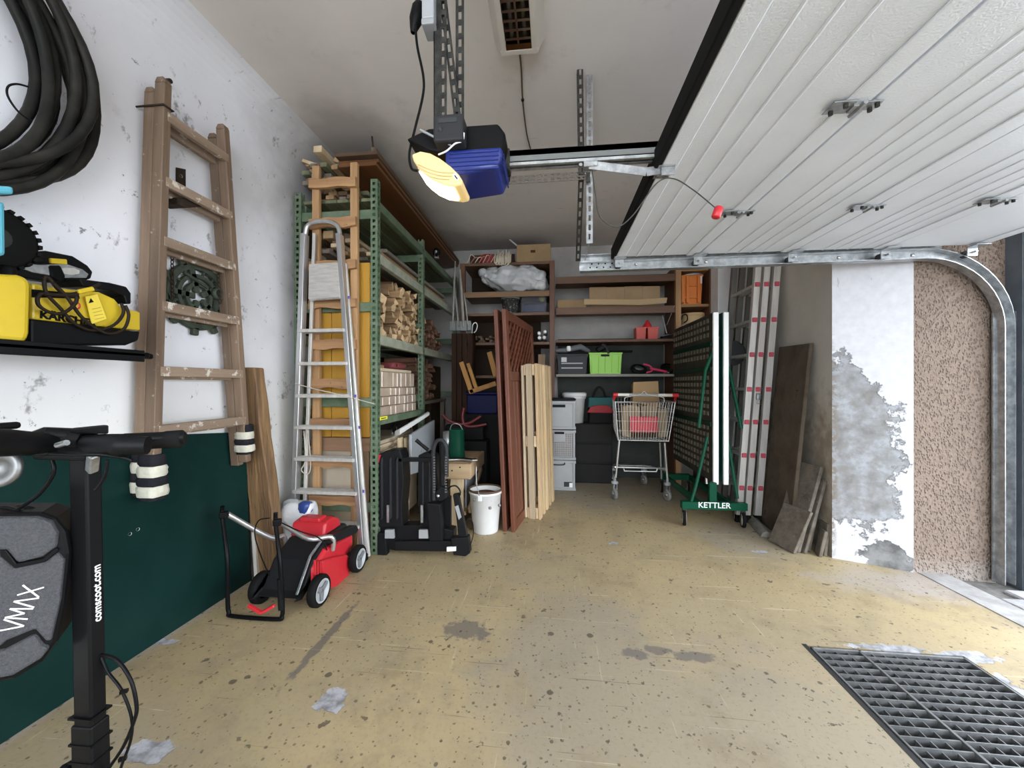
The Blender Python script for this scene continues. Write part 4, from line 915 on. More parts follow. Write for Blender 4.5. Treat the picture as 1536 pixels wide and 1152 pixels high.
# ================================================================ the rack along the left wall
RF, RB, RY = -1.14, -1.675, (2.36, 3.23, 4.38)
rk = thing('pallet_rack', 'green perforated steel rack along the left wall, full of timber and firewood', 'rack', (-1.4, 3.3, 0))
rgreen = mat('worn_green_rack_paint', (.075, .125, .068), .55, 0, (.14, .18, .12), 10, spots=(.3, .32, .26), spot_scale=18, spot_at=.66)
def upright(x, y, top, sx):
    mb = MB(); sd = V((1, 0, 0)) if sx > 0 else V((-1, 0, 0))
    mb.slotted((x, y-.02, 0), (x, y-.02, top), .045, (1, 0, 0), (0, 1, 0), .003, .04, .02)
    mb.slotted((x+.0225*sx, y+.0, 0), (x+.0225*sx, y+.0, top), .04, (0, 1, 0), (1, 0, 0), .003, .04, .02)
    mb.b2((x-.0225*sx, y-.02, 0), (x-.0225*sx+.003*sx, y+.02, top))
    mb.b2((x-.0225, y+.016, 0), (x+.0225, y+.02, top))
    return mb.build('upright', rgreen, rk)
for y, tf in zip(RY, (2.42, 2.36, 2.36)): upright(RF, y, tf, 1); upright(RB+.01, y, 2.36, 1)
for y in RY:
    for z in (.3, .98, 1.6, 2.2):
        mb = MB(); mb.b2((RB, y-.012, z-.03), (RF, y+.012, z+.03)); mb.build('cross_brace', rgreen, rk, .002)
for z, h_, rows in ((.855, .05, (0,)), (1.39, .065, (0, 1)), (1.92, .065, (0, 1)), (2.26, .06, (0, 1))):
    for k in rows:
        for x in (RF+.004, RB+.02):
            mb = MB(); mb.b2((x-.02, RY[k]+.02, z-h_/2), (x+.02, RY[k+1]-.02, z+h_/2)); mb.build('beam', rgreen if z in (.855, 2.26) else mat('pale_beam_paint', (.36, .37, .29), .6, 0, (.24, .27, .2), 12), rk, .003)
for z, k in ((.835, 0), (1.39, 0), (1.39, 1)):
    mb = MB(); mb.b2((RB+.03, RY[k]+.05, z+.012), (RF-.02, RY[k+1]-.02, z+.03)); mb.build('deck', rgreen, rk)
mb = MB(); mb.bar(P(570, 628, X=RF+.026), P(581, 626, X=RF+.026), .002, .022, (0, 0, 1)); st = mb.build('yellow_sticker', mat('sticker_yellow', (.8, .75, .05), .5), rk)
mb = MB(); mb.bar(P(572, 628, X=RF+.0275), P(579, 626.6, X=RF+.0275), .001, .006, (0, 0, 1)); mb.build('sticker_print', dgrey, st)

# ---- sheets and boards on top
shm = wood('reddish_brown_sheet', (.15, .06, .02), (.09, .036, .012), 'y', .4, .12, scale=3)
for i, (x0, x1, z, y0, dx) in enumerate(((-1.40, -1.145, 2.545, 2.38, 0), (-1.42, -1.135, 2.575, 2.40, 0), (-1.42, -1.13, 2.605, 2.36, 0))):
    mb = MB(); mb.b2((x0, y0, z-.012), (x1, 4.56, z+.012))
    lbl = ['reddish brown sheet, lowest of the three overhanging the top of the rack', 'reddish brown sheet, middle one of the three overhanging the rack', 'dark-edged sheet, topmost of the three overhanging the rack'][i]
    solo('timber_sheet', lbl, 'sheet', mb, shm if i < 2 else wood('dark_sheet', (.1, .055, .03), (.06, .035, .02), 'y'), 'sheets on the rack', .003)
mb = MB(); mb.bar((-1.16, 2.37, 2.633), (-1.15, 4.3, 2.633), .03, .03); solo('batten', 'long rough batten lying on the overhanging brown sheets', 'batten', mb, oldY, bevel=.004)
rt = random.Random(21)
bmats = [oldY, pineY, wood('green_stained_board', (.2, .2, .11), (.1, .11, .06), 'y'), wood('grey_board', (.24, .2, .16), (.13, .11, .09), 'y')]
def board(x, y0, y1, z, w_, t, m, grp, lbl, tilt=0., dx=0.):
    mb = MB(); mb.bar((x, y0, z), (x+dx, y1, z), w_, t, (tilt, 0, 1)); return solo('board', lbl, 'board', mb, m, grp, .003)
L1, G1 = 'greenish board lying lengthwise across the top of the rack', 'boards decking the top of the rack'
for i in range(6): board(-1.62+i*.083, 2.37, 4.36, 2.305, .078, .022, bmats[2], G1, L1)
L2, G2 = 'old board in the loose pile on the rack top under the ceiling', 'board pile on the rack top'
for i in range(15):
    r_, q = divmod(i, 5); board(-1.62+q*.075+rt.uniform(-.012, .012)+r_*.02, 2.41+rt.uniform(-.04, .08), 3.9+rt.uniform(-.4, .4), 2.335+.034*r_, .068*rt.uniform(.7, 1), .028, rt.choice(bmats), G2, L2)
for i, (a, b, w_, t, lbl) in enumerate((((476, 223), (520, 255), .06, .045, 'pale squared timber sticking out highest from the rack top'), ((462, 243), (500, 262), .1, .022, 'flat pale board below the projecting squared timber on the rack'),
        ((468, 246), (490, 250), .1, .02, 'wide flat board nearest the wall on the rack top'), ((505, 240), (528, 262), .05, .03, 'upright-edged board beside the projecting squared timber'))):
    p = P(*a, Y=2.40+.02*i); p.z = min(p.z, CE-.05); mb = MB(); q = p+V((.03, 1.3, -.06)); mb.bar(p, q, w_, t, (.4*(i % 2), 0, 1)); solo('plank', lbl, 'plank', mb, paleZ if i < 2 else pineY, bevel=.003)
for i in range(20):
    r_, q = divmod(i, 4); board(-1.635+q*.062+rt.uniform(-.01, .01), 2.39+rt.uniform(-.03, .1), 3.7+rt.uniform(-.4, .4), 2.445+.036*r_, .058*rt.uniform(.7, 1), .03, rt.choice(bmats), 'upper board pile on the rack top', 'dark board in the upper pile squeezed between the rack top and the ceiling')
L3, G3 = 'rough pale plank on the rack level above the firewood', 'planks above the firewood'
for i in range(16):
    r_, q = divmod(i, 5); board(-1.60+q*.1+rt.uniform(-.01, .01), 2.36+rt.uniform(-.03, .2), 4.25+rt.uniform(-.3, .05), 1.972+.032*r_, .09*rt.uniform(.7, 1), .026, rt.choice(bmats[:2]+[bmats[3], wood('pale_plank', (.5, .4, .26), (.33, .24, .15), 'y')]), G3, L3)
for i, (a, d, m) in enumerate((((497, 366), (.07, .1, .05), pineY), ((478, 372), (.07, .12, .045), oldY), ((517, 372), (.08, .1, .05), oldY), ((488, 384), (.12, .12, .03), oldY))):
    p = P(*a, Y=2.40); p.z = 2.085 if i < 3 else 2.10; mb = MB(); mb.box((p.x, 2.41+.03*i, p.z), d, .3*i); solo('wood_block', ['honey coloured wood block at the rack end behind the pine ladder', 'dark wood block nearest the wall at the rack end', 'dark wood block beside the right pine ladder rail', 'flat offcut under the blocks at the rack end'][i], 'block', mb, m, None, .003)
mb = MB(); p0 = P(558, 205, Z=CE-.003); mb.tube([p0, p0+V((.01, .0, -.1)), p0+V((.015, .02, -.21))], .006, 6); solo('ceiling_hook', 'rusty rod hanging from the ceiling above the brown sheets', 'hook', mb, iron)

# ---- firewood: every split log an object
lmat = mat('split_log_pale', (.68, .50, .3), .8, 0, (.54, .37, .2), 9, .35, .65, (.3, 3, 3), .3, 40, .16)
dmat = mat('split_log_reddish', (.34, .2, .13), .85, 0, (.2, .1, .06), 9, .35, .65, (.3, 3, 3), .3, 40, .3)
lsid = mat('split_log_side', (.40, .255, .13), .85, 0, (.22, .125, .06), 9, .35, .65, (.3, 3, 3), .3, 40, .2)
dsid = mat('split_log_red_side', (.2, .1, .06), .85, 0, (.11, .05, .03), 9, .35, .65, (.3, 3, 3), .3, 40, .25)
def log_mesh(name, r, L_, m, rnd):
    n = rnd.choice((3, 4, 4, 5)); a0 = rnd.uniform(0, 6)
    pts = [(r*(1+rnd.uniform(-.22, .18))*math.cos(a0+2*math.pi*i/n+rnd.uniform(-.3, .3)), r*(1+rnd.uniform(-.22, .18))*math.sin(a0+2*math.pi*i/n+rnd.uniform(-.3, .3))) for i in range(n)]
    mb = MB(); vs = []
    for j, x in enumerate((0, -L_*.5, -L_)):
        s_ = 1+rnd.uniform(-.1, .1)
        for y, z in pts: vs.append((x+(rnd.uniform(-.012, .012) if j != 1 else 0), y*s_+(rnd.uniform(-.004, .004) if j else 0), z*s_))
    mb.add(vs, [(j*n+i, (j+1)*n+i, (j+1)*n+(i+1) % n, j*n+(i+1) % n) for j in range(2) for i in range(n)]+[tuple(range(n)), tuple(range(2*n, 3*n))[::-1]])
    me = bpy.data.meshes.new(name); me.from_pydata([tuple(p) for p in mb.v], [], mb.f); me.materials.append(m); me.materials.append(lsid if m is lmat else dsid); me.polygons.foreach_set('material_index', [1]*(2*n)+[0, 0]); me.update(); return me
def stack(n, rows, y0, y1, z0, dz, r, L_, m, lbl, grp, seed, xface):
    rnd = random.Random(seed); ms = [log_mesh('log', r, L_, m, rnd) for _ in range(12)]
    for j in range(rows):
        k = n-(1 if j % 2 else 0)-(2 if j == rows-1 else 0)-(4 if j == rows else 0)
        for i in range(k):
            o = bpy.data.objects.new('log', rnd.choice(ms)); COL.objects.link(o)
            st_ = (y1-y0)/n
            o.location = (xface+rnd.uniform(-.06, .02), y0+st_*(i+.5+(.5 if j % 2 else 0))+rnd.uniform(-.008, .008), z0+dz*(j+.5)+rnd.uniform(-.004, .004))
            o.rotation_euler = (rnd.uniform(0, 6.28), rnd.uniform(-.03, .03), rnd.uniform(-.06, .06))
            o['label'] = lbl; o['category'] = 'log'; o['group'] = grp
stack(11, 8, 2.70, 3.40, 1.42, .056, .036, .34, lmat, 'pale split log in the firewood stack behind the green upright', 'pale firewood stack', 5, RF-.02)
stack(9, 7, 3.42, 3.95, 1.42, .042, .03, .34, dmat, 'reddish split log in the small upper stack beyond the pale firewood', 'upper reddish firewood', 6, RF-.04)
stack(9, 9, 3.30, 3.8, .96, .042, .03, .3, dmat, 'reddish split log in the lower stack under the rack shelf', 'lower reddish firewood', 8, RF-.06)
t_ = thing('rack_shelf', 'grey board shelf under the lower stack of reddish logs', 'shelf', (-1.4, 3.6, .93))
mb = MB(); mb.b2((-1.6, 3.28, .92), (-1.12, 3.95, .945)); mb.build('board', mat('dim_board', (.1, .08, .06), .8), t_)
mb = MB(); mb.b2((-1.58, 3.3, 0), (-1.54, 3.9, .92)); mb.build('side_panel', mat('dim_board', (0, 0, 0)), t_)
mb = MB(); mb.b2((-1.16, 3.86, 0), (-1.12, 3.92, .92)); mb.build('leg', mat('dim_board', (0, 0, 0)), t_)
for i, (y, ln_, z, m) in enumerate(((2.52, .42, 1.452, lmat), (2.58, .3, 1.447, lmat), (2.53, .4, 1.51, lmat), (2.56, .36, 1.57, lmat), (2.55, .3, 1.63, lmat), (2.56, .25, 1.70, lmat))):
    rnd = random.Random(40+i); me = log_mesh('log', .042, ln_, lmat, rnd); o = bpy.data.objects.new('log', me); COL.objects.link(o)
    o.location = (RF-.03, y, z); o.rotation_euler = (rnd.uniform(0, 6), 0, rnd.uniform(-.2, .2))
    o['label'] = 'long pale split log laid at the near end of the firewood, beside the upright'; o['category'] = 'log'; o['group'] = 'near end logs'

mb = MB(); mb.b2((-1.7, 2.42, 1.43), (-1.685, 4.36, 2.24)); solo('filler_sheet', 'dark brown filler sheet added against the wall behind the firewood shelf', 'sheet', mb, mat('dark_backing', (.06, .04, .028), .8, 0, (.1, .065, .04), 3))  # stands in for dark clutter: added to darken the gap behind the logs
mb = MB(); mb.b2((-1.7, 3.2, .0), (-1.685, 4.36, 1.36)); solo('filler_sheet', 'dark brown filler sheet added against the wall below the reddish firewood', 'sheet', mb, mat('dark_backing', (0, 0, 0)))  # same added dark filler, for the gap lower down
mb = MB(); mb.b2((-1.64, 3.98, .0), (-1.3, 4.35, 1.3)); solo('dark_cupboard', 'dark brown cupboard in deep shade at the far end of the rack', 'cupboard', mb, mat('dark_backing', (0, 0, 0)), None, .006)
# ---- film-wrapped stack of pale blocks
blk = mat('film_wrapped_block', (.58, .46, .36), .3, 0, (.45, .34, .26), 7, bump=.35, bscale=30, coat=.6, vary=.1)
t_ = thing('block_stack', 'stack of pale blocks wrapped in shiny film on the lower rack shelf', 'block stack', (-1.3, 2.8, .866))
rb = random.Random(9); z = .867
for h_ in (.078, .068, .062, .115):
    y = 2.43
    while y < 3.12:
        w_ = rb.choice((.07, .1, .13, .1)); w_ = min(w_, 3.16-y)
        mb = MB(); mb.b2((-1.5, y+.0025, z+.0015), (-1.165+rb.uniform(-.006, .006), y+w_-.0025, z+h_-.002)); mb.build('block', blk, t_, .005)
        y += w_
    z += h_
mb = MB(); mb.b2((-1.5, 2.43, z), (-1.18, 3.1, z+.022)); mb.build('top_board', mat('pale_board_warm', (.66, .54, .38), .6), t_, .004)
mb = MB(); mb.b2((-1.4, 2.44, z+.022), (-1.2, 2.62, z+.045)); solo('wood_offcut', 'flat wood offcut on the wrapped block stack', 'offcut', mb, pineY, None, .003)
t_ = thing('red_pouch', 'dull red folded pouch lying on the wrapped block stack', 'pouch', (-1.28, 2.93, z+.022))
mb = crumple((-1.28, 2.93, z+.024), (.16, .26, .06), 3, .12, (18, 8), 2.2); mb.build('cloth', mat('dull_red_cloth', (.2, .04, .04), .8), t_)
mb = MB(); mb.bar((-1.2, 2.86, z+.05), (-1.2, 3., z+.05), .012, .03); mb.build('flap', mat('dull_red_cloth', (.2, .04, .04), .8), t_, .003)

# ---- cabinet under the rack with two dollies on it
cb = thing('cabinet', 'low beige cabinet standing under the rack behind the step ladder', 'cabinet', (-1.4, 2.85, 0))
bei = mat('beige_board', (.48, .38, .26), .6, 0, (.42, .33, .22), 3)
mb = MB(); mb.b2((-1.655, 2.43, .06), (-1.17, 3.18, .66)); mb.build('body', bei, cb, .004)
mb = MB(); mb.b2((-1.66, 2.425, .66), (-1.15, 3.19, .685)); mb.build('top', mat('beige_edge', (.55, .44, .3), .6), cb, .006, 2)
mb = MB(); mb.b2((-1.165, 2.45, .08), (-1.15, 2.8, .64)); mb.build('door', bei, cb, .003)
mb = MB(); mb.b2((-1.165, 2.81, .08), (-1.15, 3.15, .64)); mb.build('door', bei, cb, .003)
mb = MB(); mb.b2((-1.63, 2.45, 0), (-1.2, 3.1, .06)); mb.build('plinth', oldX, cb)
def caster(t, p, r=.034, ax=(1, .2, 0)):
    p = V(p); mb = MB(); mb.lathe([(0, -.012), (r*.5, -.012), (r, -.01), (r, .01), (r*.5, .012), (0, .012)], p, ax, 18); w_ = mb.build('caster_wheel', rubber, t)
    mb = MB(); mb.lathe([(0, -.014), (r*.4, -.014), (r*.4, .014), (0, .014)], p, ax, 12); mb.build('wheel_disc', alu, w_)
    mb = MB(); mb.bar(p+V((.016, 0, 0)), p+V((.016, 0, -r*1.3)), .02, .003, (1, 0, 0)); mb.bar(p-V((.016, 0, 0)), p+V((-.016, 0, -r*1.3)), .02, .003, (1, 0, 0)); mb.bar(p+V((0, 0, -r*1.3)), p+V((0, 0, -r*1.6)), .04, .034, (0, 1, 0)); mb.build('caster_fork', galv, t, .002)
dl = thing('dolly', 'beige furniture dolly lying upside down on the cabinet, casters up', 'dolly', (-1.38, 2.75, .69))
mb = MB(); mb.b2((-1.62, 2.42, .686), (-1.16, 3.1, .712)); mb.build('board', mat('dolly_board', (.5, .41, .29), .6), dl, .006, 2)
for x, y in ((-1.185, 2.46), (-1.185, 2.77), (-1.185, 3.08)): caster(dl, (x, y, .712+.055))
d2 = thing('white_shelf_board', 'white board leaning up over the upside-down dolly', 'board', (-1.2, 2.9, .75))
mb = MB(); mb.hexa([P(592, 655, X=-1.10), P(600, 652, X=-1.03), P(644, 623, X=-1.03), P(642, 622, X=-1.10), P(592, 647, X=-1.10), P(600, 643, X=-1.03), P(644, 618, X=-1.03), P(642, 617, X=-1.10)]); mb.build('panel', white, d2, .003)
mb = MB(); mb.bar(P(600, 646, X=-1.027), P(644, 620.5, X=-1.027), .004, .012, (0, 0, 1)); mb.build('edge_band', mat('edge_white', (.8, .8, .78), .4), d2)
cs = thing('spare_caster', 'single grey caster wheel lying on the rack beam below the brown sheets', 'caster', (-1.1, 3.35, 2.3))
caster(cs, P(655, 378, X=-1.12), .04, (.5, 1, 0))
t_ = thing('metal_sheet', 'smooth grey metal panel standing beside the cabinet under the rack', 'panel', (-1.05, 3.1, .3))
mb = MB(); slabX(mb, [(617, 652), (652, 630), (652, 700), (617, 712)], -1.02, .02); mb.build('sheet', mat('light_grey_metal', (.36, .38, .4), .4, .2), t_, .003)
mb = MB(); mb.lathe([(0, .0), (.006, .003), (.008, 0)], P(631, 676, X=-1.018), (1, 0, 0), 10); mb.build('screw', chrome, t_)
for i, (px, lbl) in enumerate(((600, 'pale upright plank, left of the two beside the cabinet'), (609, 'pale upright plank, right of the two beside the cabinet'))):
    a, b = P(px, 656, X=-1.085), P(px+4, 800, X=-1.08); b.z = 0; b.y = a.y; mb = MB(); mb.bar(b, a, .05, .022, (1, 0, 0)); solo('plank', lbl, 'plank', mb, paleZ, None, .003)

# ---- aluminium step ladder, pine ladder and yellow formwork panel at the rack's end
YS = 2.245
sl = thing('step_ladder', 'folded aluminium step ladder with top platform standing at the near end of the rack', 'ladder', (-1.4, YS, 0))
def fl(px, py, Y): return P(px, py, Y=Y)
lt, lbt, rt_, rbt = fl(458, 352, YS), fl(441, 830, YS), fl(510, 352, YS), fl(545, 830, YS)
lbt = lt+(lbt-lt)*((lt.z)/(lt.z-lbt.z)); rbt = rt_+(rbt-rt_)*((rt_.z)/(rt_.z-rbt.z))
arch = smooth_path([lt, fl(461, 340, YS), fl(470, 334, YS), fl(484, 332, YS), fl(498, 334, YS), fl(507, 340, YS), rt_], 5)
mb = MB()
for a, b in zip(arch, arch[1:]): mb.bar(a, b+(b-a)*.1, .042, .02, (0, 0, 1) if abs((b-a).normalized().z) < .7 else (1, 0, 0))
mb = MB(); mb.tube(arch, .0145, 8); mb.build('top_bow', alu, sl)
def sl_at(a, b, z): return a.lerp(b, (a.z-z)/(a.z-b.z))
for a, b in ((lt, lbt), (rt_, rbt)):
    mb = MB(); mb.bar(a, b+V((0, 0, .03)), .022, .05, (0, 1, 0)); mb.bar(a+V((-.0, -.026, 0)), b+V((0, -.026, .03)), .03, .004, (0, 1, 0)); mb.build('rail', alu, sl, .003)
    mb = MB(); mb.bar(b+V((0, 0, .045)), b, .03, .06, (0, 1, 0)); mb.build('foot', black, sl, .004)
for (u, v) in (((472, 350), (456, 800)), ((518, 395), (551, 815))):
    a, b = fl(*u, YS+.03), fl(*v, YS+.03); b = a+(b-a)*(a.z/(a.z-b.z)); mb = MB(); mb.bar(a, b+V((0, 0, .02)), .02, .02, (0, 1, 0)); mb.build('rear_leg', alud, sl, .003)
for k in range(5):
    z = fl(480, 592+47*k, YS).z; a, b = sl_at(fl(475, 350, YS+.03), fl(456, 800, YS+.03), z), sl_at(fl(518, 395, YS+.03), fl(551, 815, YS+.03), z)
    if k in (0, 2): mb = MB(); mb.bar(a, b, .012, .012); mb.build('rear_stay', alud, sl)
for py in (497, 546, 594, 641, 688, 737, 786):
    z = fl(480, py, YS).z; a, b = sl_at(lt, lbt, z), sl_at(rt_, rbt, z)
    mb = MB(); mb.bar(a+V((0, 0, 0)), b, .078, .018, (0, 0, 1))
    for q in (-.03, -.018, -.006, .006, .018, .03): mb.bar(a+V((.004, q, .0105)), b+V((-.004, q, .0105)), .006, .004, (0, 0, 1))
    mb.build('tread', alud, sl, .001)
mb = MB(); slabY(mb, [(463, 396), (506, 393), (511, 446), (462, 449)], YS-.03, .02); mb.build('platform', mat('ribbed_grey_platform', (.42, .4, .37), .6, 0, (.34, .32, .3), 6, stretch=(2, 2, 14)), sl, .003)
mb = MB(); mb.bar(fl(465, 450, YS-.02), fl(511, 447, YS-.02), .02, .012); mb.build('platform_edge', alu, sl, .002)
for q in ((524, 446), (534, 594), (540, 641), (546, 737)):
    mb = MB(); mb.box(fl(q[0]-1, q[1], YS-.03), (.012, .003, .018)); mb.build('purple_sticker', mat('violet_sticker', (.1, .06, .35), .5), sl)
mb = MB(); mb.tube(smooth_path([fl(443, 575, YS-.03), fl(470, 583, YS-.04), fl(510, 592, YS-.04), fl(562, 606, YS-.03)], 5), .003, 6); mb.build('cord', mat('pale_cord', (.5, .45, .38), .8), sl)
mb = MB(); mb.tube(smooth_path([fl(456, 646, YS+.02), fl(458, 690, YS+.02), fl(452, 705, YS+.02), fl(462, 711, YS+.02), fl(466, 695, YS+.02), fl(462, 650, YS+.02)], 5), .0035, 6); mb.build('cord_loop', mat('pale_cord', (0, 0, 0)), sl)
YP = 2.325
pl_ = thing('pine_ladder', 'narrow homemade pine ladder with nailed rungs behind the step ladder', 'ladder', (-1.4, YP, 0))
pw = wood('knotty_pine', (.44, .265, .125), (.28, .145, .065), 'z', scale=6, spots=(.2, .09, .04), spot_at=.66); pwx = wood('knotty_pine_rung', (.42, .24, .11), (.22, .105, .05), 'x', scale=8, spots=(.18, .08, .03), spot_at=.62)
a1, b1, a2, b2 = fl(475, 250, YP), fl(476, 800, YP), fl(532, 245, YP), fl(533, 800, YP)
for a, b in ((a1, b1), (a2, b2)):
    b = V((b.x, YP, 0)); mb = MB(); mb.bar(b, a, .048, .03, (0, 1, 0)); mb.build('rail', pw, pl_, .003)
rp = random.Random(2)
for py in (278, 337, 400, 457, 517, 575, 634, 692, 748):
    z = fl(500, py, YP).z; n = 8; vs = []; x0, x1 = a1.x-.03, a2.x+.026
    for i in range(n+1):
        x = x0+(x1-x0)*i/n; e = .006*math.sin(i*1.3+py); hw = .03+rp.uniform(-.003, .003)
        vs += [(x, YP-.04, z-hw+e), (x, YP-.016, z-hw+e), (x, YP-.016, z+hw*.95+e*.5), (x, YP-.04, z+hw*.95+e*.5)]
    mb = MB(); mb.add(vs, [(i*4+k, i*4+(k+1) % 4, (i+1)*4+(k+1) % 4, (i+1)*4+k)[::-1] for i in range(n) for k in range(4)]+[(0, 1, 2, 3), (n*4+3, n*4+2, n*4+1, n*4)]); mb.build('rung', pwx, pl_)
yp = thing('formwork_panel', 'yellow formwork panel standing upright behind the pine ladder', 'panel', (-1.4, 2.34, 0))
yw = wood('yellow_varnished_board', (.5, .27, .03), (.4, .2, .022), 'z', .45, .08, scale=3)
xs_ = [P(468, 500, Y=2.385).x, P(498, 500, Y=2.385).x, P(527, 500, Y=2.385).x, P(556, 500, Y=2.385).x]
for x0, x1 in zip(xs_, xs_[1:]): mb = MB(); mb.b2((x0+.002, 2.378, P(500, 655, Y=2.385).z), (x1-.002, 2.398, P(500, 396, Y=2.385).z)); mb.build('board', yw, yp, .002)
mb = MB(); mb.b2((xs_[0], 2.375, P(500, 656, Y=2.385).z-.09), (xs_[-1], 2.398, P(500, 656, Y=2.385).z)); mb.build('bottom_rail', wood('rust_board', (.34, .2, .12), (.2, .11, .06), 'x'), yp, .003)
for x in (xs_[0]+.03, xs_[-1]-.03): mb = MB(); mb.b2((x-.02, 2.378, 0), (x+.02, 2.398, P(500, 656, Y=2.385).z-.09)); mb.build('leg', oldZ, yp, .002)
mb = MB(); mb.b2((-1.66, 2.402, .35), (-1.175, 2.418, .66)); solo('end_board', 'pale board leaning at the rack end below the yellow panel', 'board', mb, mat('cream_board', (.5, .43, .33), .6, 0, (.44, .37, .28), 4), None, .003)
mb = MB(); mb.b2((-1.6, 2.352, .08), (-1.2, 2.374, .22)); o = solo('kick_board', 'dark reddish board lying low across the foot of the pine ladder', 'board', mb, wood('rust_board', (0, 0, 0), (0, 0, 0)), None, .003); o.location.z = .0
# ================================================================ middle: bike carrier, bench, bucket, garden screens, pallet
t_ = thing('bike_carrier', 'folded black towbar bike carrier standing on end in front of the rack', 'bike carrier', (-.85, 2.4, 0))
YC = 2.36
bk2 = mat('carrier_black', (.011, .011, .012), .4); bk3 = mat('carrier_satin', (.03, .03, .033), .35)
def cs_(pts, name, y=0., d=.05, m=None, bev=.004, par=None):
    mb = MB(); slabY(mb, pts[::-1], YC+y, d)
    return mb.build(name, m or bk2, par or t_, bev, 2)
a = cs_([(562, 684), (580, 676), (600, 675), (604, 690), (606, 725), (603, 760), (604, 790), (562, 792), (553, 730), (554, 700)], 'wheel_tray', 0, .12, None, .008)
cs_([(563, 693), (566, 683), (571, 682), (568, 694)], 'red_lens', -.006, .02, red, .001, a)
for x in (571, 584, 594): cs_([(x, 690), (x+2.6, 686), (x+3.2, 776), (x+.6, 780)], 'tray_ridge', -.012, .02, bk3, .001, a)
b = cs_([(627, 683), (640, 678), (652, 684), (656, 730), (654, 792), (630, 792), (626, 740)], 'wheel_tray', .02, .1, None, .008)
for x in (633, 643): cs_([(x, 688), (x+2.4, 686), (x+3, 780), (x+.6, 784)], 'tray_ridge', .008, .02, bk3, .001, b)
cs_([(592, 687), (647, 687), (647, 693), (592, 693)], 'cross_arm', .0, .04)
for x in (580, 631):
    st = cs_([(x, 758), (x+3.4, 758), (x+3.4, 784), (x, 784)], 'strap', -.02, .006, galv, .0)
    cs_([(x-3, 795), (x+10, 795), (x+11, 808), (x-3, 808)], 'buckle', -.03, .02, mat('buckle_grey', (.3, .31, .32), .4), .002)
cs_([(560, 786), (600, 788), (641, 788), (680, 796), (680, 812), (641, 826), (592, 826), (560, 818)], 'base_frame', .02, .09, None, .006)
cs_([(562, 800), (578, 800), (580, 834), (566, 838), (560, 826)], 'foot', -.02, .05, None, .006)
cs_([(592, 812), (680, 812), (680, 828), (592, 826)], 'light_bar', -.01, .04, None, .004)
lb = cs_([(676, 808), (702, 806), (705, 830), (698, 835), (680, 833)], 'tail_lamp', -.03, .06, None, .005)
cs_([(670, 821), (684, 820), (684, 826.5), (670, 827.5)], 'type_plate', -.034, .01, white, .0)
mb = MB(); mb.tube(smooth_path([P(*q, Y=YC-.02) for q in ((651, 750), (650, 715), (650, 680), (653, 665), (660, 660), (667, 665), (670, 680), (670, 715))], 6), .0125, 10); mb.build('clamp_hook', bk3, t_)
mb = MB(); mb.tube([P(663, 664, Y=YC+.02), P(663, 735, Y=YC+.02)], .017, 10); mb.build('clamp_post', bk2, t_)
cs_([(653, 738), (660, 730), (668, 732), (669, 748), (660, 753), (654, 750)], 'clamp_head', -.03, .06, None, .005)
mb = MB(); mb.lathe([(0, -.006), (.01, -.004), (.011, 0)], P(657, 744, Y=YC-.031), (0, 1, 0), 10); mb.build('clamp_bolt', chrome, t_)
for x in (651.5, 669):
    mb = MB()
    for k in range(14): mb.box(P(x, 686+k*4, Y=YC-.035), (.011, .008, .008), 0.)
    mb.build('ratchet_strap', mat('strap_grey', (.1, .1, .1), .5), t_, kind='stuff')
mb = MB(); mb.tube([P(624, 660, Y=YC-.03), P(631, 666, Y=YC-.02), P(642, 675, Y=YC)], [.013, .011, .012], 10); mb.build('knob_arm', bk2, t_)
cs_([(655, 745), (676, 745), (676, 800), (655, 800)], 'inner_frame', .07, .03)
cs_([(679, 742), (687, 741), (694, 775), (702, 812), (688, 812), (684, 775)], 'fold_arm', -.01, .04, None, .005)
cs_([(682, 760), (687, 758), (692, 776), (688, 780)], 'arm_inlay', -.016, .02, mat('buckle_grey', (0, 0, 0)), .001)
mb = MB(); mb.tube(smooth_path([P(*q, Y=YC) for q in ((672, 735), (676, 730), (684, 729), (690, 736), (690, 743))], 5), .005, 8); mb.build('grab_handle', bk2, t_)
mb = MB(); mb.tube(smooth_path([P(*q, Y=YC) for q in ((700, 782), (704, 777), (709, 785), (710, 800), (706, 816), (700, 826))], 5), .003, 6); mb.build('lamp_cable', bk2, t_)
cs_([(640, 755), (660, 757), (664, 812), (644, 812)], 'hinge_block', -.03, .1, None, .006)

# ---- low workbench with watering pot and pruning tool
bp = wood('bench_pine', (.50, .36, .21), (.36, .24, .13), 'x', spots=(.15, .09, .05), spot_at=.7); bpz = wood('bench_pine_leg', (.56, .44, .28), (.42, .31, .18), 'z')
wb = thing('workbench', 'low pine workbench behind the black bike carrier', 'workbench', (-.75, 3., 0))
zb = P(690, 696, Y=2.78).z; xr = P(706, 700, Y=2.78).x; xl = P(648, 700, Y=2.78).x
mb = MB(); mb.b2((xl, 2.78, P(690, 719, Y=2.78).z), (xr, 2.81, zb)); mb.build('front_board', bp, wb, .004)
mb = MB(); mb.b2((xr-.03, 2.81, P(690, 719, Y=2.78).z), (xr, 3.35, zb)); mb.build('side_board', wood('bench_side', (.5, .36, .21), (.36, .24, .13), 'y'), wb, .004)
for k in range(4): mb = MB(); mb.b2((xl-.0, 2.812+k*.135, zb-.03), (xr-.032, 2.812+k*.135+.131, zb-.002)); mb.build('top_board', bp, wb, .003)
for y in (2.82, 3.28):
    for x in (xl+.03, P(684, 740, Y=2.8).x): mb = MB(); mb.b2((x-.05, y, 0), (x+.05, y+.035, P(690, 719, Y=2.78).z)); mb.build('leg', bpz, wb, .003)
mb = MB(); mb.b2((xl, 2.84, .1), (xr-.05, 3.3, .13)); mb.build('lower_shelf', bp, wb, .003)
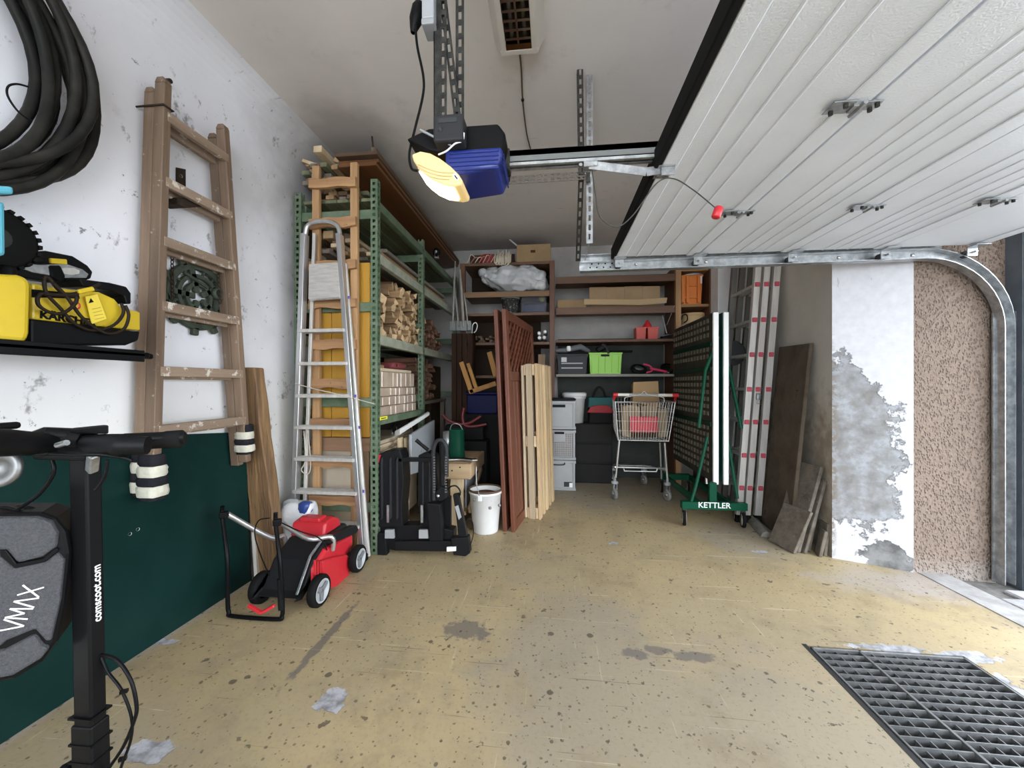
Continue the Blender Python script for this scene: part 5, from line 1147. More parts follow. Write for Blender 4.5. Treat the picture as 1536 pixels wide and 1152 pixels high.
mb = MB(); mb.bar((xr-.02, 2.83, .14), (xr-.02, 3.3, .36), .02, .05); mb.build('diagonal_stay', bp, wb, .002)
mb = MB(); mb.b2((xr-.07, 2.9, .14), (xr-.06, 3.25, .4)); mb.build('grey_side_sheet', mat('light_grey_metal', (.36, .38, .4), .4, .2), wb)
for i, q in enumerate(((690, 701), (663, 714), (678, 706), (672, 702))): mb = MB(); mb.lathe([(0, -.002), (.006, -.001), (.006, .0)], P(*q, Y=2.7795), (0, 1, 0), 8); mb.build('nail_head', iron, wb)
pot = thing('watering_pot', 'dark green enamel pot standing on the low pine workbench', 'pot', P(685, 684, Y=3.02))
pb = P(685, 684, Y=3.02); pb.z = zb; rr_ = .066
mb = MB(); mb.lathe([(0, 0), (rr_, 0), (rr_*1.02, .01), (rr_*.97, .12), (rr_*.94, .225), (rr_*.97, .23), (rr_*.9, .23), (rr_*.88, .03), (0, .02)], pb, n=28); mb.build('body', mat('dark_green_enamel', (.005, .045, .025), .25), pot)
mb = MB(); mb.tube(smooth_path([pb+V((-.06, .0, .2)), pb+V((-.03, -.03, .27)), pb+V((.03, -.03, .27)), pb+V((.06, 0, .2))], 6), .004, 6); mb.build('bail_handle', galv, pot)
mb = MB(); mb.lathe([(0, 0), (.045, 0), (.05, .2), (.045, .2), (.04, .02)], pb+V((-.09, .09, 0)), n=20); solo('metal_jug', 'grey metal jug just behind the dark green pot', 'jug', mb, galv)
tl = thing('lopper', 'steel lopper lying on the edge of the workbench top', 'tool', P(695, 688, Y=2.9)); zz = zb+.012
pp = [P(*q, Y=2.86) for q in ((673, 683), (690, 686), (708, 687))]
for k, dy in enumerate((0, .05)):
    mb = MB(); mb.tube(smooth_path([V((p.x+.01*k, 2.86+dy+.02*math.sin(i*2), zz)) for i, p in enumerate(pp)], 5), .008, 8); mb.build('handle', alu if k == 0 else blackm, tl)
mb = MB(); mb.bar((pp[2].x-.03, 2.87, zz), (pp[2].x+.03, 2.9, zz), .05, .012); mb.build('blade', chrome, tl, .003)

bu = thing('bucket', 'white plastic bucket with brown contents and a wire handle beside the garden screens', 'bucket', (-.475, 2.83, 0))
wbk = mat('white_bucket', (.72, .72, .71), .35, 0, (.66, .66, .65), 5); bo = V((-.497, 2.82, 0))
mb = MB(); mb.lathe([(0, 0), (.092, 0), (.095, .008), (.118, .285), (.124, .287), (.124, .305), (.119, .307), (.116, .3), (.113, .24), (0, .24)], bo, n=36); mb.build('body', wbk, bu)
mb = MB(); mb.lathe([(.1195, .307), (.1255, .305), (.1255, .318), (.1195, .32), (.117, .31)], bo, n=36); mb.build('brown_rim', mat('muddy_rim', (.09, .05, .025), .7), bu)
mb = MB(); mb.lathe([(0, .285), (.06, .29), (.115, .27), (.115, .25), (0, .25)], bo, n=24); mb.build('brown_contents', mat('brown_residue', (.09, .05, .025), .8, 0, (.2, .1, .05), 9, bump=.6), bu)
mb = MB(); mb.tube(smooth_path([bo+V((-.02, -.122, .28)), bo+V((-.03, -.13, .33)), bo+V((-.045, -.125, .40)), bo+V((-.05, -.1, .5))], 6), .003, 6); mb.build('wire_handle', galv, bu)
mb = MB(); mb.b2(bo+V((-.035, -.131, .255)), bo+V((-.005, -.118, .295))); mb.build('handle_lug', wbk, bu, .003)
for q in ((735, 762), (712, 750), (749, 758)): mb = MB(); mb.lathe([(0, -.002), (.012, -.001), (.012, 0)], P(*q, Y=2.715), (0, 1, 0), 10); mb.build('stain_mark', mat('stain_grey', (.25, .25, .26), .6), bu)

# ---- two leaning garden screens with diagonal lattice tops
gw = wood('reddish_screen_wood', (.15, .045, .022), (.085, .025, .012), 'z', .5, .1, scale=4); gwy = wood('reddish_screen_rail', (.15, .045, .022), (.085, .025, .012), 'y', .5, .1)
def screen(bn, tn, tf, lbl, th, full):
    """bn near bottom, tn near top, tf far top; face towards +X"""
    g = thing('garden_screen', lbl, 'garden screen', bn, group='leaning garden screens')
    up = (tn-bn); H = up.length; up.normalize(); al = (tf-tn); W = al.length; al.normalize(); nr = al.cross(up).normalized()
    if nr.x < 0: nr = -nr
    q = lambda u, v, d=0.: bn+al*u+up*v+nr*d
    def member(u0, v0, u1, v1, w_, t, d, nm, m): mb = MB(); mb.bar(q(u0, v0, d), q(u1, v1, d), w_, t, nr); return mb.build(nm, m, g, .004)
    sw = .075
    member(sw/2, 0, sw/2, H, sw, th, 0, 'stile', gw); member(W-sw/2, 0, W-sw/2, H, sw, th, 0, 'stile', gw)
    v1 = H*.70
    for v in (sw/2, v1, H-sw/2): member(sw, v, W-sw, v, sw, th*.96, 0, 'rail', gwy)
    n = 8
    for i in range(n):
        w_ = (W-2*sw)/n; member(sw+w_*(i+.5), sw, sw+w_*(i+.5), v1-sw/2, w_-.004, th*.45, 0, 'board', gw)
    lo, hi = v1+sw/2, H-sw; L_ = hi-lo; k = .098; m_ = int((W-2*sw+L_)/k)
    for s_ in (1, -1):
        for i in range(m_+1):
            u0 = sw-L_+i*k if s_ > 0 else sw+i*k
            a = [u0, lo]; b = [u0+s_*L_, hi]
            for e, o_ in ((a, b), (b, a)):
                for lim in (sw, W-sw):
                    pass
            def clip(a, b):
                t0, t1 = 0., 1.; d = b[0]-a[0]
                for lim, sg in ((sw, 1), (W-sw, -1)):
                    fa, fb = sg*(a[0]-lim), sg*(b[0]-lim)
                    if fa < 0 and fb < 0: return None
                    if fa < 0: t0 = max(t0, fa/(fa-fb))
                    if fb < 0: t1 = min(t1, fa/(fa-fb))
                return (t0, t1) if t1-t0 > .05 else None
            c = clip(a, b)
            if c:
                f = lambda t: (a[0]+(b[0]-a[0])*t, a[1]+(b[1]-a[1])*t)
                (x0, y0), (x1, y1) = f(c[0]), f(c[1]); member(x0, y0, x1, y1,   .03, .014, .0075*s_, 'lattice_slat', gw)
    return g
B1 = V((-.288, 2.80, 0)); T1 = P(755, 463, Y=2.80)+V((0, 0, 0)); TF = P(797, 488, Y=3.72)
TF.z = T1.z
screen(B1, T1, TF, 'right one of two leaning red-brown lattice-topped screens, next to the pallet', .03, True)
off = V((-.055, .0, 0)); screen(B1+V((-.062, .005, 0)), T1+V((-.062, .005, .0)), TF+V((-.062, .0, 0)), 'left one of two leaning red-brown lattice-topped screens, edge towards the bucket', .03, False)

# ---- pallet leaning on the screens
pa = thing('pallet', 'raw wooden pallet standing on end, leaning on the red-brown screens', 'pallet', (-.15, 3.3, 0))
n0 = P(805, 778, Z=0); n0 = V((-.125, 3.10, 0)); nt = P(787, 543, Y=3.10)
upv = (nt-V((n0.x-.0, n0.y, 0))); 
bn = V((-.10, 3.08, 0)); tn = P(803, 545, Y=3.08)
up = (tn-bn); H = up.length; up.normalize(); al = V((.21, 1, 0)).normalized(); nr = up.cross(al).normalized(); nr = nr if nr.x > 0 else -nr
q = lambda u, v, d=0.: bn+al*u+up*v+nr*d
W = .56
for i, (u, w_) in enumerate(((.035, .07), (.16, .05), (.28, .055), (.40, .05), (.52, .07))):
    mb = MB(); mb.bar(q(u, .0, 0), q(u, H, 0), w_, .02, nr); mb.build('deck_board', wood('pallet_deck', (.6, .45, .26), (.42, .28, .15), 'z', vary=.18), pa, .003)
for i, u in enumerate((.05, .28, .51)):
    mb = MB(); mb.bar(q(u, .01, -.115), q(u, H-.01, -.115), .095, .02, nr); mb.build('bottom_board', wood('grey_pallet_board', (.5, .4, .27), (.27, .2, .13), 'z'), pa, .003)
for v in (.05, H/2, H-.05):
    mb = MB(); mb.bar(q(0, v, -.022), q(W, v, -.022), .09, .02, nr); mb.build('stringer_board', wood('pallet_cross', (.6, .46, .29), (.46, .33, .19), 'y'), pa, .003)
    for u in (.055, .28, .505): mb = MB(); mb.bar(q(u, v-.045, -.068), q(u, v+.045, -.068), .1, .07, nr); mb.build('spacer_block', wood('pallet_block', (.5, .36, .22), (.36, .24, .14), 'y'), pa, .003)
mb = MB(); mb.bar(q(.012, .0, -.06), q(.012, H, -.06), .02, .05, nr); mb.build('edge_batten', wood('grey_pallet_board', (0, 0, 0), (0, 0, 0)), pa, .003)

# ================================================================ right side: table tennis table, long ladder, slabs, grate
tt = thing('tennis_table', 'folded green table tennis table on wheels, stored upright beside the shopping cart', 'table', (1.3, 3.5, 0))
gund = mat('dark_table_underside', (.035, .035, .028), .6, 0, (.055, .05, .04), 12); gdot = mat('underside_cell', (.13, .115, .085), .6)
grn = mat('green_tube_steel', (.005, .06, .032), .35); wht = mat('white_edge_frame', (.82, .83, .82), .4)
zt, zb_, y0, y1 = 1.66, .32, 3.14, 4.12
def half(x0, x1, face, nm):
    mb = MB(); mb.b2((x0, y0+.02, zb_), (x1, y1, zt)); hf = mb.build(nm, gund if face < 0 else mat('table_top_green', (.01, .08, .06), .4), tt, .003)
    mb = MB(); mb.b2((x0-.004, y0, zb_-.012), (x1+.004, y0+.022, zt+.004)); mb.build('edge_frame', wht, hf, .003)
    mb = MB(); mb.b2((x0-.004, y0+.02, zt-.002), (x1+.004, y1, zt+.006)); mb.build('top_edge', mat('dark_edge', (.05, .05, .045), .5), hf, .002)
    return hf
h1_ = half(1.268, 1.300, -1, 'left_half'); half(1.345, 1.375, 1, 'right_half')
h1_.name = 'table_half'
mb = MB()
for i in range(13):
    for j in range(22):
        y, z = y0+.1+i*.072, zb_+.06+j*.058
        if any(abs(z-zz_) < .035 for zz_ in (.78, 1.22, 1.42)): continue
        mb.b2((1.262, y, z), (1.268, y+.036, z+.034))
mb.build('underside_cells', gdot, tt, kind='stuff')
for z in (.78, 1.22, 1.42): mb = MB(); mb.b2((1.25, y0+.03, z-.018), (1.267, y1-.02, z+.018)); mb.build('cross_bar', mat('dark_green_bar', (.006, .03, .02), .45), tt, .002)
def tub(pts, r=.013, nm='leg_tube'): mb = MB(); mb.tube(pts, r, 8); return mb.build(nm, grn, tt)
tub([P(1078, 505, Y=3.2), P(1058, 556, Y=3.16), P(1048, 642, Y=3.12)])
tub([P(1061, 655, Y=3.16), P(1044, 728, Y=3.1), P(1037, 752, Y=3.07)])
tub([P(1093, 550, Y=3.25), P(1104, 603, Y=3.2), P(1112, 643, Y=3.16)])
tub([P(1092, 660, Y=3.2), P(1106, 748, Y=3.1)])
mb = MB(); mb.tube([P(1058, 690, Y=3.4), P(1060, 726, Y=3.35)], .012, 8); mb.build('folded_leg', alu, tt)
yb = 3.07; xa_, xb_ = P(1022, 758, Y=yb).x, P(1120, 758, Y=yb).x; z0, z1 = P(1070, 764, Y=yb).z, P(1070, 753, Y=yb).z
mb = MB(); mb.b2((xa_, yb-.02, z0), (xb_, yb+.03, z1)); mb.build('chassis_bar', grn, tt, .003)
mb = MB(); mb.b2((P(1064, 740, Y=yb).x, yb-.005, z1), (P(1075, 740, Y=yb).x, yb+.025, .34)); mb.build('centre_post', grn, tt, .002)
mb = MB(); mb.b2((xa_+.1, yb+.9, z0), (xb_-.1, yb+.95, z1)); mb.build('chassis_bar', grn, tt, .003)
for x in (xa_+.14, xb_-.1): mb = MB(); mb.b2((x-.015, yb+.03, z0+.005), (x+.015, yb+.9, z1-.005)); mb.build('side_rail', grn, tt)
lettering('KETTLER', .06, P(1071.5, 758.4, Y=yb-.0205), (1, 0, 0), (0, 0, 1), white, tt, .0008)
for x, y in ((xa_+.025, yb+.01), (xb_-.02, yb+.01), (xa_+.11, yb+.92), (xb_-.11, yb+.92)):
    mb = MB(); mb.lathe([(.0, -.012), (.04, -.012), (.058, -.011), (.062, 0), (.058, .011), (.04, .012), (0, .012)], (x, y, .062), (1, -.25, 0), 22); w_ = mb.build('wheel', rubber, tt)
    mb = MB(); mb.lathe([(0, -.014), (.045, -.0135), (.045, .0135), (0, .014)], (x, y, .062), (1, -.25, 0), 18); mb.build('wheel_disc', mat('wheel_cream', (.45, .43, .38), .5), w_)
    mb = MB(); mb.bar((x, y, .05), (x, y, z0+.002), .02, .03); mb.build('wheel_fork', dgrey, tt, .002)
mb = MB(); mb.lathe([(0, -.01), (.1, -.01), (.115, -.006), (.115, .006), (.1, .01), (0, .01)], P(1097, 530, Y=3.6), (.3, 1, 0), 26); rg = solo('black_disc', 'black round disc showing between the table and the long ladder', 'disc', mb, dgrey)

# ---- triple extension ladder with red rung caps
el = thing('extension_ladder', 'long triple aluminium ladder with red rung plugs leaning at the right wall', 'ladder', (1.66, 3.4, 0))
caprd = mat('faded_red_plug', (.42, .055, .08), .5)
YE = 3.2
rails = [((1111.5, 730), (1137, 400)), ((1124, 730), (1150.5, 400)), ((1138, 752), (1166, 400))]
capy = (427, 480, 532, 584, 633, 683, 732)
for k, (b_, t2) in enumerate(rails):
    pb_, pt_ = P(*b_, Y=YE), P(*t2, Y=YE); d = (pt_-pb_)/(pt_.z-pb_.z)
    bot = pb_+d*(.02-pb_.z); top = pb_+d*(2.45-pb_.z)
    for y, m in ((0, alud), (.40, mat('shaded_aluminium', (.16, .155, .14), .5, .5))):  # same aluminium on the far rails, darkened to carry their shade
        o_ = V((0, y, 0)); mb = MB(); mb.bar(bot+o_, top+o_, .046 if k < 2 else .05, .022, (0, 1, 0))
        for sx in (-1, 1): mb.bar(bot+o_+V((sx*.021, .012, 0)), top+o_+V((sx*.021, .012, 0)), .004, .03, (0, 1, 0))
        mb.build('rail', m, el, .002)
    for py in capy:
        z = P(1140, py, Y=YE).z; c_ = bot+d*(z-bot.z)
        mb = MB(); mb.bar(c_+V((0, .01, 0)), c_+V((0, .4, 0)), .026, .026, (0, 0, 1)); mb.build('rung', alud, el, .003)
        mb = MB(); mb.box(c_+V((0, -.014, 0)), (.036, .012, .036)); mb.build('rung_plug', caprd, el, .004)
    mb = MB(); mb.bar(bot-V((0, 0, .02)), bot+d*.04, .052, .03, (0, 1, 0)); mb.build('foot', rubber, el, .003)
b_ = P(1138, 595, Y=YE-.02); mb = MB(); mb.box(b_, (.035, .02, .05), .2); mb.build('hook_catch', galv, el, .003)
mb = MB(); mb.tube([b_+V((0, -.01, .01)), b_+V((-.02, -.02, -.05)), b_+V((.01, -.015, -.06))], .004, 6); mb.build('catch_wire', galv, el)

# ---- dark weathered panel against the recess wall
mb = MB(); bn_, bf_, tf_, tn_ = V((1.60, 2.77, 0)), V((1.65, 3.2, 0)), V((1.78, 3.2, 1.39)), V((1.735, 2.77, 1.375)); e = V((.025, -.002, .003))
mb.hexa([bn_, bf_, bf_+e, bn_+e, tn_, tf_, tf_+e, tn_+e])
solo('weathered_panel', 'dark stained weathered panel leaning on the damp recess wall behind the stone slabs', 'panel', mb, mat('stained_dark_panel', (.06, .045, .032), .75, 0, (.11, .09, .068), 5, .35, .7, bump=.3, spots=(.04, .03, .025), spot_scale=5, spot_at=.6), None, .003)
# ---- stone slabs on edge
slm = mat('mossy_stone_slab', (.15, .125, .1), .9, 0, (.08, .068, .052), 14, bump=.5, vary=.12, spots=(.3, .28, .24), spot_scale=20, spot_at=.64)
def slab(nb, fb, tilt, t, lbl):
    nb, fb, tilt = V(nb), V(fb), V(tilt); n = tilt.cross(fb-nb).normalized(); n = n if n.x > 0 else -n; e = n*t
    dz = V((0, 0, max(0, -e.z))); nb += dz; fb += dz
    mb = MB(); mb.hexa([nb, fb, fb+e, nb+e, nb+tilt, fb+tilt, fb+tilt+e, nb+tilt+e])
    solo('stone_slab', lbl, 'slab', mb, slm, 'stone slabs by the pillar', .003)
slab((1.55, 2.63, 0), (1.50, 2.83, 0), (.105, 0, .27), .022, 'small stone slab in front of the others beside the pillar')
slab((1.585, 2.65, 0), (1.55, 2.86, 0), (.15, .01, .56), .024, 'tallest stone slab, just behind the small front one')
slab((1.62, 2.64, 0), (1.59, 2.84, 0), (.13, .01, .47), .022, 'second tall stone slab between the tallest slab and the pillar')
slab((1.665, 2.68, 0), (1.65, 2.85, 0), (.105, .01, .48), .02, 'thin stone slab nearest the recess wall by the pillar')
slab((1.685, 2.605, 0), (1.70, 2.67, 0), (.035, .0, .16), .02, 'little broken stone slab at the pillar foot')
slab((1.725, 2.62, 0), (1.735, 2.72, 0), (.03, .01, .2), .02, 'small slab fragment tucked into the pillar corner')
a, b = P(1152, 801, Z=.03), P(1128, 776, Z=.03); mb = MB(); d = (b-a).normalized(); n = V((d.y, -d.x, 0))
pr = [(.045*math.cos(x), .045*math.sin(x)) for x in [math.pi*i/8 for i in range(9)]]
a.z = b.z = 0; mb.prism(pr, a, n, (0, 0, 1), b-a); solo('stone_edging', 'half-round grey stone edging lying on the floor below the long ladder', 'edging', mb, mat('grey_edging_stone', (.2, .19, .165), .9, 0, (.13, .12, .1), 14, bump=.4), None, .006)

# ---- drain grate
gr = thing('drain_grate', 'steel drain grate set in the floor at the lower right', 'grate', (1.36, 1.2, -.03))
gm = mat('weathered_grate_steel', (.17, .175, .18), .5, .6, (.26, .26, .26), 20)
gx0, gx1, gy0, gy1 = 1.072, 1.645, .73, 1.708
for a_, b_ in (((gx0, gy0), (gx0+.008, gy1)), ((gx1-.008, gy0), (gx1, gy1)), ((gx0, gy1-.008), (gx1, gy1)), ((gx0, gy0), (gx1, gy0+.008)), ((1.252, gy0), (1.262, gy1))):
    mb = MB(); mb.b2((*a_, -.04), (*b_, .004)); mb.build('frame_bar', gm, gr, .001)
mb = MB(); mb.b2((gx0-.022, gy0-.02, -.05), (gx0-.004, gy1+.02, .001)); mb.build('seat_angle', mat('dark_seat_steel', (.05, .05, .05), .6, .5), gr)
for x0, x1 in ((gx0+.008, 1.252), (1.262, gx1-.008)):
    s0 = None; n = 26
    for i in range(n):
        y = gy1-.035-i*.0365
        M = Matrix.Translation((0, y-1.2, 0))
        if s0 is None:
            mb = MB(); mb.hexa([(x0, 1.2-.002, -.034), (x1, 1.2-.002, -.034), (x1, 1.2+.002, -.034), (x0, 1.2+.002, -.034), (x0, 1.2-.002, .001), (x1, 1.2-.002, .001), (x1, 1.2+.002, .001), (x0, 1.2+.002, .001)])
            s0 = mb.build('slat', gm, gr); s0.location = (0, y-1.2, 0)
        else: c = s0.copy(); COL.objects.link(c); c.location = (0, y-1.2, 0)
    k = int((x1-x0)/.044); c0 = None
    for i in range(1, k+1):
        x = x0+(x1-x0)*i/(k+1)
        mb = MB(); mb.b2((x-.0016, gy0+.008, -.03), (x+.0016, gy1-.008, -.006)); mb.build('cross_rod', gm, gr)
# ================================================================ back wall shelving and what is on it
bw = wood('brown_shelf_board', (.13, .062, .028), (.085, .038, .017), 'x', .55, .08); bwz = wood('brown_shelf_upright', (.13, .052, .024), (.08, .032, .015), 'z', .55, .08)
YL = 4.08
lsu = thing('shelf_unit', 'dark brown wooden shelf unit in the far corner behind the garden screens', 'shelf unit', (-.4, 4.3, 0))
xl0, xl1 = P(690, 450, Y=YL).x, P(832, 450, Y=YL).x
for x, z_ in ((xl0, 0), (xl1-.055, .955)): mb = MB(); mb.b2((x, YL, z_), (x+.055, YL+.05, 2.42)); mb.build('upright', bwz, lsu, .003)
mb = MB(); mb.b2((xl1-.05, YL+.05, .955), (xl1-.03, 4.58, 2.42)); mb.build('side_panel', bwz, lsu)
SL = {k: P(760, y, Y=YL).z for k, y in (('a', 393), ('b', 437), ('c', 469), ('d', 513), ('e', 563), ('f', 607))}
for k, z in SL.items():
    mb = MB(); mb.b2((xl0+.03, YL+.01, z-.03), (xl1-(.052 if k != 'f' else .15), 4.56, z)); mb.build('shelf', bw, lsu, .002)
mb = MB(); mb.b2((xl0+.05, YL, SL['b']-.06), (xl1-.056, YL+.025, SL['b']-.0)); mb.build('front_rail', wood('rail_brown', (.24, .14, .07), (.17, .09, .045), 'x'), lsu, .002)
dkb = mat('unit_shade_brown', (.03, .02, .014), .85)  # dark panels added to put shade into the shelf interiors
for za, zb2 in ((0, SL['c']-.03), (SL['b'], SL['a']-.03)): mb = MB(); mb.b2((xl0+.03, 4.565, za), (xl1-(.055 if za else .16), 4.58, zb2)); mb.build('shade_panel', dkb, lsu)
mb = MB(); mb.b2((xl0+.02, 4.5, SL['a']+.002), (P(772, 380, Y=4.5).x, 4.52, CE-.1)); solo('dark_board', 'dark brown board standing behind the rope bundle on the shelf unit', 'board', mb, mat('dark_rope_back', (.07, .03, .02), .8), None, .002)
def on(px, py, Y, z): p = P(px, py, Y=Y); p.z = z; return p
# cardboard box, rope bundle, silver sack
def carton(name, lbl, px0, px1, py0, Y, z, d, m=cardboard, cat='box', group=None, flaps=False):
    a, b = P(px0, py0, Y=Y), P(px1, py0, Y=Y); t = thing(name, lbl, cat, ((a.x+b.x)/2, Y+d/2, z), 0, group)
    h_ = a.z-z; mb = MB(); mb.b2((a.x, Y, z+.001), (b.x, Y+d, z+h_)); mb.build('carton', m, t, .003)
    mb = MB(); mb.b2((a.x, Y-.002, z+h_*.93), (b.x, Y+d/2-.004, z+h_+.004)); mb.b2((a.x, Y+d/2+.004, z+h_*.97), (b.x, Y+d, z+h_+.004)); mb.build('top_flap', m, t, .001)
    return t, a, b
t_, a, b = carton('cardboard_box', 'brown cardboard box on top of the dark brown shelf unit', 775, 826, 368, YL+.06, SL['a'], .3, mat('dim_cardboard', (.3, .2, .1), .85, 0, (.25, .165, .085), 5))
mb = MB(); mb.b2(P(796, 379, Y=YL+.058), P(803, 375, Y=YL+.06)); mb.build('hand_hole', mat('shadow_brown', (.05, .03, .015), .9), t_)
mb = MB(); mb.tube([P(764, 359, Y=YL+.25), P(776, 369, Y=YL+.1)], .009, 8); solo('white_rod', 'white plastic rod poking out above the cardboard box on the shelf unit', 'rod', mb, white)
rp_ = thing('rope_bundle', 'tangled red and cream rope hanging over the top shelf of the dark brown unit', 'rope', on(735, 395, YL, SL['a']))
rx = random.Random(31)
mb = crumple(on(733, 393, YL+.14, SL['a']), (.2, .18, .13), 6, .16, (18, 10), 1.6); mb.build('red_bag', mat('red_net_bag', (.3, .03, .03), .7), rp_)
crp = mat('cream_rope', (.55, .48, .38), .9, bump=.4, bscale=200); rrp = mat('pink_rope', (.42, .2, .17), .9)
for i in range(11):
    x = P(744+i*2.0, 390, Y=YL+.03).x; z = SL['a']; pts = [(x, YL+.1, z+.03), (x+rx.uniform(-.01, .01), YL+.05, z+rx.uniform(.1, .145)), (x+rx.uniform(-.012, .012), YL-.012, z+rx.uniform(.04, .09)), (x+rx.uniform(-.015, .015), YL-.02, z-rx.uniform(.0, .04)), (x+.018, YL-.018, z-rx.uniform(.0, .045)), (x+.02, YL-.012, z+.05), (x+.015, YL+.05, z+.1)]
    mb = MB(); mb.tube(smooth_path(pts, 4), .006, 6); mb.build('rope_loop', crp, rp_)
for i in range(7):
    x = P(703+i*6, 392, Y=YL+.03).x; z = SL['a']; pts = [(x+.06, YL+.1, z+.09), (x+.03, YL+.02, z+rx.uniform(.06, .1)), (x, YL+.015, z+.03), (x-.02, YL+.03, z+.012)]
    mb = MB(); mb.tube(smooth_path(pts, 4), .0055, 6); mb.build('rope_strand', rrp if i % 2 else crp, rp_)
si = thing('silver_sack', 'big crumpled silvery plastic sack lying on the shelf unit under the cardboard box', 'sack', on(770, 433, YL, SL['b']))
def taper(p): k = p.x/.38; return V((p.x, p.y, p.z*(1-.75*max(0, -k-.1)**1.1)*(1-.4*max(0, k-.5)**1.2)+.14*max(0, -k-.05)))
mb = crumple(on(771, 433, YL+.14, SL['b']+.02), (.70, .3, .26), 14, .06, (40, 20), 2.2, taper)
o = mb.build('film', mat('silvery_film', (.42, .43, .44), .35, 0, (.52, .53, .54), 7, bump=1., bscale=14), si); md = o.modifiers.new('sub', 'SUBSURF'); md.levels = md.render_levels = 2
tx = bpy.data.textures.new('folds', 'CLOUDS'); tx.noise_scale = .09; md = o.modifiers.new('fold', 'DISPLACE'); md.texture = tx; md.strength = .06; md.mid_level = .5
tx2 = bpy.data.textures.new('creases', 'VORONOI'); tx2.noise_scale = .13; md = o.modifiers.new('crease', 'DISPLACE'); md.texture = tx2; md.strength = .07; md.mid_level = .3
t_ = thing('wicker_tub', 'dark speckled round tub on the third shelf left of the clear box', 'tub', on(765, 468, YL+.1, SL['c']))
mb = MB(); mb.lathe([(0, 0), (.085, 0), (.1, .17), (.094, .17), (.08, .02)], on(766, 468, YL+.12, SL['c']+.001), n=28); mb.build('body', mat('speckled_tub', (.03, .03, .027), .6, 0, (.2, .19, .18), 45, .54, .62), t_)
mb = MB(); mb.lathe([(.1, .165), (.105, .165), (.105, .182), (.094, .182), (.094, .17)], on(766, 468, YL+.12, SL['c']+.001), n=28); mb.build('rim', grey, t_)
t_ = thing('clear_box', 'clear plastic storage box with blue and yellow glints on the third shelf', 'box', on(800, 468, YL+.05, SL['c']))
a, b = P(781, 441, Y=YL+.05), P(820, 441, Y=YL+.05); z0 = SL['c']+.001
clr = mat('smoky_clear_plastic', (.09, .095, .11), .12, alpha=.55)
mb = MB(); mb.b2((a.x, YL+.05, z0), (b.x, YL+.36, a.z)); mb.build('tub', clr, t_, .008, 2)
mb = MB(); mb.b2((a.x-.02, YL+.035, a.z), (b.x+.012, YL+.375, a.z+.02)); mb.build('lid', mat('grey_lid', (.25, .26, .28), .4), t_, .005, 2)
mb = MB(); mb.b2((a.x+.02, YL+.08, z0+.01), (b.x-.02, YL+.3, z0+.1)); mb.build('blue_glint_block', mat('blue_glint_block', (.02, .03, .16), .5), t_, .01)  # glints of the clear box put in as coloured shapes, blue and yellow
mb = MB(); mb.lathe([(0, 0), (.03, .004), (.034, .014), (0, .02)], P(813, 448, Y=YL+.075), (0, 1, .2), 16); mb.build('yellow_glint_disc', mat('yellow_glint_disc', (.5, .42, .08), .4), t_)
t0 = None
for i, (px, py) in enumerate(((808.5, 499.5), (817.5, 497.5), (809, 506.5), (816.5, 506))):
    c = P(px, py, Y=YL+.06); mb = MB(); mb.lathe([(0, 0), (.014, 0), (.0185, .004), (.0185, .3), (0, .3)], c, (0, 1, 0), 16)
    o = solo('cardboard_tube', 'white capped tube lying end-on on the fourth shelf, ' + ('upper left', 'upper right', 'lower left', 'lower right')[i] + ' of four', 'tube', mb, white, 'four tubes end-on')
for i in range(14):
    rn = random.Random(60+i); c = on(712+rn.uniform(0, 26), 480, YL+.08, SL['d']+.02+.024*(i//5)); mb = MB(); mb.bar(c, c+V((.02, .3, 0)), .03, .022); solo('kindling', 'short kindling stick piled on the fourth shelf beside the spades', 'kindling', mb, oldY, 'kindling on the shelf', .002)
for i, (px, py0, py1) in enumerate(((813, 527, 562), (816, 578, 606))):
    a, b = P(px-6, py0, Y=YL+.05), P(px+5, py1, Y=YL+.05); mb = MB(); mb.b2((a.x, YL+.05, SL['e' if i == 0 else 'f']+.001), (b.x, YL+.25, SL['e' if i == 0 else 'f']+.001+(a.z-b.z)*.9)); solo('wooden_box', ('plain brown wooden box on the fifth shelf beside the upright', 'small orange-brown wooden box on the lowest shelf beside the upright')[i], 'box', mb, (oldZ, mat('amber_wood', (.3, .16, .05), .6))[i], None, .004)
mb = MB(); c = on(711, 492, YL-.03, SL['d'])
mb.tube(smooth_path([P(*q, Y=YL-.03) for q in ((708, 500), (709, 488), (713, 484), (716, 488), (714, 496), (711, 499))], 5), .006, 8); solo('snap_hook', 'white snap hook hanging at the front of the fourth shelf beside the spades', 'hook', mb, white)

# ---- long handled spades in a tall dark crate, chair frame, blue chest
yk = 3.9; dw = wood('dark_crate_wood', (.05, .025, .015), (.03, .015, .01), 'z')
t_ = thing('tool_crate', 'tall dark wooden crate holding the long-handled spades in the far corner', 'crate', (-.85, yk+.1, 0))
a, b = P(677, 530, Y=yk), P(709, 530, Y=yk); zt_ = P(690, 500, Y=yk).z
for k in range(4): w_ = (b.x-a.x)/4; mb = MB(); mb.b2((a.x+w_*k+.003, yk, 0), (a.x+w_*(k+1)-.003, yk+.02, zt_)); mb.build('board', dw, t_, .002)
for x in (a.x, b.x-.02): mb = MB(); mb.b2((x, yk+.022, 0), (x+.02, yk+.15, zt_)); mb.build('side_board', dw, t_)
poles = [((679, 482), (683, 392), .011), ((688, 482), (680, 420), .010), ((695.5, 482), (690, 404), .015), ((702, 482), (696, 440), .009)]
pm = mat('weathered_handle', (.3, .28, .25), .6, .1, (.2, .19, .17), 8)
